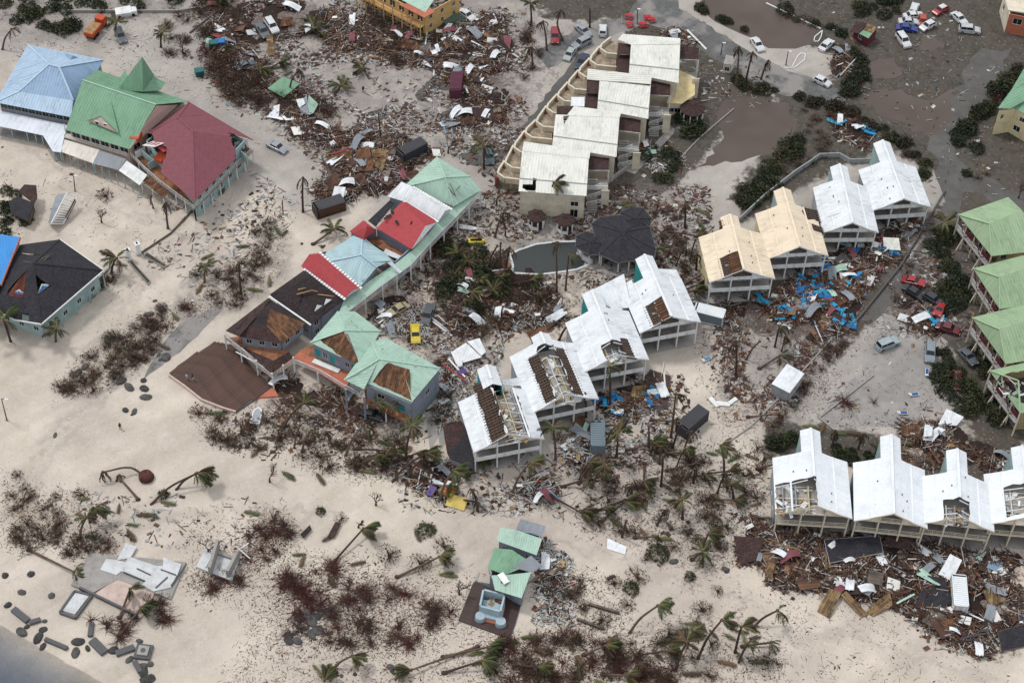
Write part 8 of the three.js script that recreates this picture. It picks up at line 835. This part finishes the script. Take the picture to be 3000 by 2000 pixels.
const bareTree = (label, c, h, o = {}) => { const q = new QB(); const go = (p, d, l, r, n) => { const e = p.clone().addScaledVector(d, l); seg3(q, p, e, r, r * .7); if (n) for (let i = 0; i < (n > 3 ? 3 : 2 + (rnd() < .5)); i++) go(e, d.clone().add(V(rr(-.8, .8) + .12, rr(-.25, .5), rr(-.8, .8))).normalize(), l * rr(.6, .85), r * .66, n - 1); }; go(V(0, -.1, 0), V(.05, 1, .05).normalize(), h * .3, o.r ?? .16, 5); const g = thing('bare_tree', label, 'tree', at(...c), 0, 'stripped leafless trees'); obj('trunk', cyl(V(0, 0, 0), V(.02, h * .2, .02), .2, .15, 8), M.bark, g); obj('crown', q.geo(), M.bark, g); };
bareTree('stripped tree with fine branches on the sand below the mint houses', [790, 1412], 4.6); bareTree('small leafless tree alone on the beach', [1101, 1480], 3.2); bareTree('stripped tree before the maroon house balcony', [448, 610], 3); bareTree('dark leafless tree beside the black container top', [1313, 448], 5); bareTree('round headed stripped tree near the tilted shack', [297, 652], 4); bareTree('leafless tree behind the two rubbish skips', [690, 240], 6); bareTree('leafless tree on the top island', [535, 155], 5); bareTree('leafless tree by the rough road fork', [2985, 580], 4); bareTree('leafless tree at the corner of the gazebo row', [1480, 690], 6); bareTree('tall bare tree right of the arcade end', [1455, 600], 6); bareTree('torn leafless tree in the root tangle', [860, 1720], 4.4); bareTree('leafless tree in the brush beside the beach house', [1345, 1740], 4); bareTree('stripped tree beside the ruined concrete room', [610, 1620], 3.4); bareTree('leafless sapling near the broken palm', [1050, 1545], 2.6); bareTree('bare tree in front of the orange house', [1068, 60], 6);
// ---------------------------------------------------------------- rocks
const rockG = [1, 2, 3, 4].map((k) => { const g = new THREE.IcosahedronGeometry(1, 2), p = g.attributes.position; for (let i = 0; i < p.count; i++) { const x = p.getX(i), y = p.getY(i), z = p.getZ(i), f = .75 + .5 * fbm(x * 1.3 + k * 7, y * 1.3 + z * 1.7 + k * 3, 3); p.setXYZ(i, x * f, clamp(y * f * .7, -.4, .55), z * f); } g.computeVertexNormals(); return g; }); mat('rock', [120, 118, 116], T_speck, .95); mat('rockDark', [92, 91, 92], T_speck, .95); mat('rockBrown', [104, 90, 80], T_speck, .95);
const rock = (label, c, s, m = pick([M.rock, M.rockDark]), group) => { const p = at(...c), o = obj('boulder', pick(rockG), m), [lb, gr] = which(label, 'boulders', p.x, p.z, (s - .75) / .4); o.position.set(p.x, s * .08, p.z); s *= .85; o.scale.set(s * rr(.8, 1.5), s * rr(.6, .95), s * rr(.6, 1.1)); o.rotation.y = rr(0, 6); return tag(o, lb, 'boulder', gr); };
for (const [x, y, s] of [[22, 1773, .9], [48, 1792, .7], [62, 1852, .9], [78, 1836, .7], [125, 1845, .6], [112, 1868, .9], [124, 1894, .6], [220, 1912, .8], [228, 1880, .9], [256, 1900, .7], [332, 1905, .9], [378, 1932, .8], [408, 1878, .6], [418, 1952, .9], [440, 1946, .6], [420, 1970, 1.1], [432, 1990, 1], [90, 1682, .7], [62, 1735, .6], [14, 1686, .8], [150, 1745, .7], [130, 1820, .5]]) rock('grey waterline boulder', [x, y], s, undefined, 'boulders along the waterline');
for (const [x, y, w, l, t] of [[60, 1804, 1.1, 3.6, -.65], [102, 1822, .8, 1.8, .4], [164, 1888, .7, 4.2, -.4], [288, 1896, 1.4, 3.4, -.75], [366, 1908, 1.1, 3, .45], [402, 1955, .8, 2.4, -1], [266, 1846, .8, 2.6, -1.5]]) { const p = at(x, y), o = obj('sea_wall_block', new RoundedBoxGeometry(l, .7, w, 2, .12).rotateY(t), M.darkConcrete); const [lb, gr] = which('broken grey sea wall block', 'sea wall blocks', p.x, p.z, (l - 3) / 1.2); o.position.set(p.x, .2, p.z); tag(o, lb, 'concrete block', gr); }
{ const g = thing('manhole_block', 'square grey concrete block with a stepped top near the waterline', 'concrete block', at(420, 1912), -.1); obj('lower_slab', bx(2.6, .5, 2.6, 0, .25, 0), M.darkConcrete, g); obj('upper_slab', bx(1.7, .3, 1.7, 0, .65, 0), M.concrete, g); obj('cover', cyl(V(0, .8, 0), V(0, .86, 0), .4, .4, 14), M.darkConcrete, g); }
for (let i = 0; i < 20; i++) { const t = rnd(), a = [[230, 1080], [330, 985], [440, 905], [390, 1140], [360, 1200], [410, 1110], [480, 1050]], q = pick(a); rock('grey dune boulder', [q[0] + rr(-40, 40), q[1] + rr(-25, 25)], rr(.4, 1.1), undefined, 'boulders edging the dune strip'); }
for (let i = 0; i < 26; i++) rock('grey boulder in torn roots', [rr(840, 960), rr(1790, 1880)], rr(.4, .95), undefined, 'boulders in the root tangle'); for (const [x, y] of [[160, 1275], [260, 1600], [385, 1215], [1040, 1975], [1145, 1955], [1150, 1970], [1790, 1692], [1975, 1645], [2125, 1668], [2130, 1672], [1790, 1990], [1000, 1980]]) rock('single stone on open sand', [x, y], rr(.35, .7), undefined, 'single stones on the sand');
{ const p = at(430, 1402), o = obj('red_root_ball', rockG[1], M.barkRed); o.position.set(p.x, .5, p.z); o.scale.set(1.3, 1.3, 1.3); tag(o, 'round dark red root mass beside the arched palm', 'root ball'); }
{ // leaf litter, twigs and pebbles on the sand
  const list = []; const sc = (s, n) => { const P = pts(s).map((p) => { const q = at(...p); return [q.x, q.z]; }), xs = P.map((p) => p[0]), zs = P.map((p) => p[1]), h = { P, x0: Math.min(...xs), x1: Math.max(...xs), z0: Math.min(...zs), z1: Math.max(...zs) }; let cx = 0, cz = 0; for (let i = 0; i < n; i++) { if (i % 9 === 0) [cx, cz] = spot(h); const a = rr(0, 6.3), d = Math.pow(rnd(), .7) * 2.4; list.push([cx + Math.cos(a) * d, cz + Math.sin(a) * d]); } };
  sc('820,1700 960,1640 1100,1700 1250,1760 1340,1740 1340,1830 1200,1900 1000,1900 820,1860', 5200); sc('1400,1890 1650,1860 1900,1900 2000,1960 1950,2020 1450,2020', 4200); sc('560,1690 780,1650 860,1560 800,1500 720,1560 700,1720 580,1740', 2600); sc('800,1640 1060,1600 1400,1680 1400,1800 1620,1860 2000,1800 2300,1880 2350,2060 600,2060 700,1900', 9000); sc('560,1180 800,1190 1200,1270 1250,1420 1130,1400 960,1400 820,1320 640,1310', 4200); sc('1650,1340 2050,1270 2240,1300 2260,1650 2050,1680 1700,1560', 5600); sc('0,1380 330,1480 340,1640 0,1600', 2200); sc('540,1500 860,1480 880,1640 780,1780 560,1760', 1800); sc('140,1150 340,950 560,880 820,620 830,800 560,960 300,1160', 3600); sc('1480,560 2060,560 2080,900 1950,880 1500,900', 4200); sc('600,100 1560,20 1540,430 1200,440 960,480 620,300', 5200); sc('2050,860 2480,960 2300,1250 2100,1280 2050,1100', 3800); sc('1560,1650 1760,1680 1860,1820 1620,1880', 1800); sc('0,0 700,0 640,300 300,200 0,160', 1800); sc('0,420 620,460 700,800 300,900 0,700', 1000); sc('2380,920 2780,950 2720,1250 2300,1260', 1800); sc('2240,1700 2980,1900 2980,2000 2240,2000', 900); sc('1080,640 1500,700 1480,980 1240,1000', 2200);
  const q = new QB(); q.quad(V(-.5, 0, 0), V(0, .06, .22), V(.5, .02, 0), V(0, .06, -.22), [0, 0], [.1, 0], [.1, .1], [0, .1]); const im = new THREE.InstancedMesh(q.geo(), new THREE.MeshStandardMaterial({ roughness: 1, side: THREE.DoubleSide, color: 0xffffff }), list.length), d = new THREE.Object3D(), cs = [[92, 52, 46], [66, 50, 42], [54, 44, 36], [84, 62, 50], [60, 60, 42], [98, 80, 64]].map((c) => srgb(...c)); d.rotation.order = 'YXZ';
  list.forEach(([x, z], i) => { d.position.set(x, .02, z); d.rotation.set(rr(-.2, .2), rr(0, 6.3), 0); const st = rnd() < .22, l = st ? rr(.4, 1.7) : rr(.1, .42) * (rnd() < .08 ? 2 : 1); d.scale.set(l, st ? .3 : l * .8, st ? rr(.08, .2) : l * rr(.4, 1)); d.updateMatrix(); im.setMatrixAt(i, d.matrix); im.setColorAt(i, pick(cs)); }); im.name = 'leaf_litter'; scene.add(im); tag(im, 'dead leaves, bark and twigs littering the sand', 'leaf litter', null, 'stuff');
}
// ---------------------------------------------------------------- people
function person(label, c, turn, o) {
  const J = { hip: V(0, .93, 0), chest: V(0, 1.28, .02), neck: V(0, 1.46, 0), head: V(0, 1.62, .02) }, st = o.stride ?? .12, bones = [[J.hip, J.chest, .15, .17], [J.chest, J.neck, .14, .06], [J.neck, J.head, .055, .09], [J.head, V(0, 1.66, .02), .1, .1], [J.head, V(0, 1.61, .1), .06, .02]];
  for (const s of [-1, 1]) { const f = s * st, el = V(s * .25, 1.13, -f * .5), wr = V(s * .24, .9, -f * .9 + .08), pl = wr.clone().add(V(0, -.08, .02)); bones.push([V(s * .1, .92, 0), V(s * .11, .5, f * .6 + .03), .09, .06], [V(s * .11, .5, f * .6 + .03), V(s * .11, .09, f), .06, .04], [V(s * .11, .06, f - .04), V(s * .12, .04, f + .15), .04, .03], [V(s * .17, 1.4, 0), el, .06, .042], [el, wr, .042, .03], [wr, pl, .03, .035], [V(s * .02, 1.38, 0), V(s * .17, 1.4, 0), .08, .06]); for (let k = 0; k < 4; k++) bones.push([pl.clone().add(V(0, -.01, -.03 + k * .02)), pl.clone().add(V(-s * .02, -.1 + Math.abs(k - 1.4) * .012, -.03 + k * .022)), .011, .008]); bones.push([wr.clone().add(V(-s * .01, -.03, .02)), pl.clone().add(V(-s * .03, -.04, .06)), .012, .009]); }
  const R = 76, mc = new MarchingCubes(R, new THREE.MeshStandardMaterial(), true, false, 60000), S = .95; mc.isolation = 0; const p = V(0, 0, 0), ab = V(0, 0, 0), ap = V(0, 0, 0);
  for (let z = 0; z < R; z++) for (let y = 0; y < R; y++) for (let x = 0; x < R; x++) { p.set((x - R / 2) / (R / 2) * S, (y - R / 2) / (R / 2) * S + .88, (z - R / 2) / (R / 2) * S); let d = 9; if (Math.abs(p.x) < .5 && Math.abs(p.z) < .6) for (const [a, b, r0, r1] of bones) { ab.copy(b).sub(a); ap.copy(p).sub(a); const t = clamp(ap.dot(ab) / ab.lengthSq(), 0, 1), e = ap.addScaledVector(ab, -t).length() - (r0 + (r1 - r0) * t), h = Math.max(.03 - Math.abs(d - e), 0) / .03; d = Math.min(d, e) - h * h * .03 * .25; } mc.field[x + y * R + z * R * R] = -d; }
  mc.update(); const n = mc.count ?? mc.geometry.drawRange.count, pos = Array.from(mc.positionArray.slice(0, n * 3)), col = []; for (let i = 0; i < n; i++) { const x = pos[i * 3] *= S, y = pos[i * 3 + 1] = pos[i * 3 + 1] * S + .88, z = pos[i * 3 + 2] *= S; const c = y > 1.66 || (y > 1.58 && z < .03) ? o.hair : y > 1.47 ? o.skin : y > .93 && (Math.abs(x) < .2 || y > 1.16) ? o.shirt : y > .93 ? o.skin : Math.abs(x) > .19 ? o.skin : y > .1 ? o.legs : [40, 36, 34]; const k = srgb(...c); col.push(k.r, k.g, k.b); }
  const g = new THREE.BufferGeometry(); g.setAttribute('position', new THREE.Float32BufferAttribute(pos, 3)); g.setAttribute('color', new THREE.Float32BufferAttribute(col, 3)); g.computeVertexNormals(); const q = obj('person', g, M.person ??= new THREE.MeshStandardMaterial({ vertexColors: true, roughness: .9 })); q.position.copy(at(...c)); q.position.y = o.y ?? 0; q.rotation.y = turn; tag(q, label, 'person');
}
const SK = [96, 66, 52], HR = [24, 20, 18]; person('person in dark clothes walking on the sand by the wreckage', [1064, 270], .3, { shirt: [40, 40, 46], legs: [34, 34, 40], skin: SK, hair: HR }); person('person in a pale blue shirt standing on the burnt timber deck', [549, 1118], 2.4, { shirt: [176, 196, 222], legs: [120, 140, 180], skin: [150, 110, 90], hair: HR, stride: .05, y: .5 }); person('person in a dark shirt and pale shorts on the timber deck', [566, 1119], -2.2, { shirt: [50, 62, 54], legs: [196, 196, 190], skin: SK, hair: HR, stride: .06, y: .5 }); person('person in dark clothes walking beside the asphalt yard', [1467, 402], 1.2, { shirt: [46, 40, 44], legs: [40, 38, 46], skin: SK, hair: HR }); person('person in a white top stepping over boards beside the container yard', [1488, 384], 1.9, { shirt: [214, 214, 214], legs: [70, 70, 80], skin: SK, hair: HR }); person('person standing on the open beach near the boulders', [352, 1257], .8, { shirt: [44, 44, 50], legs: [60, 50, 48], skin: SK, hair: HR, stride: .04 });
renderer.render(scene, camera);
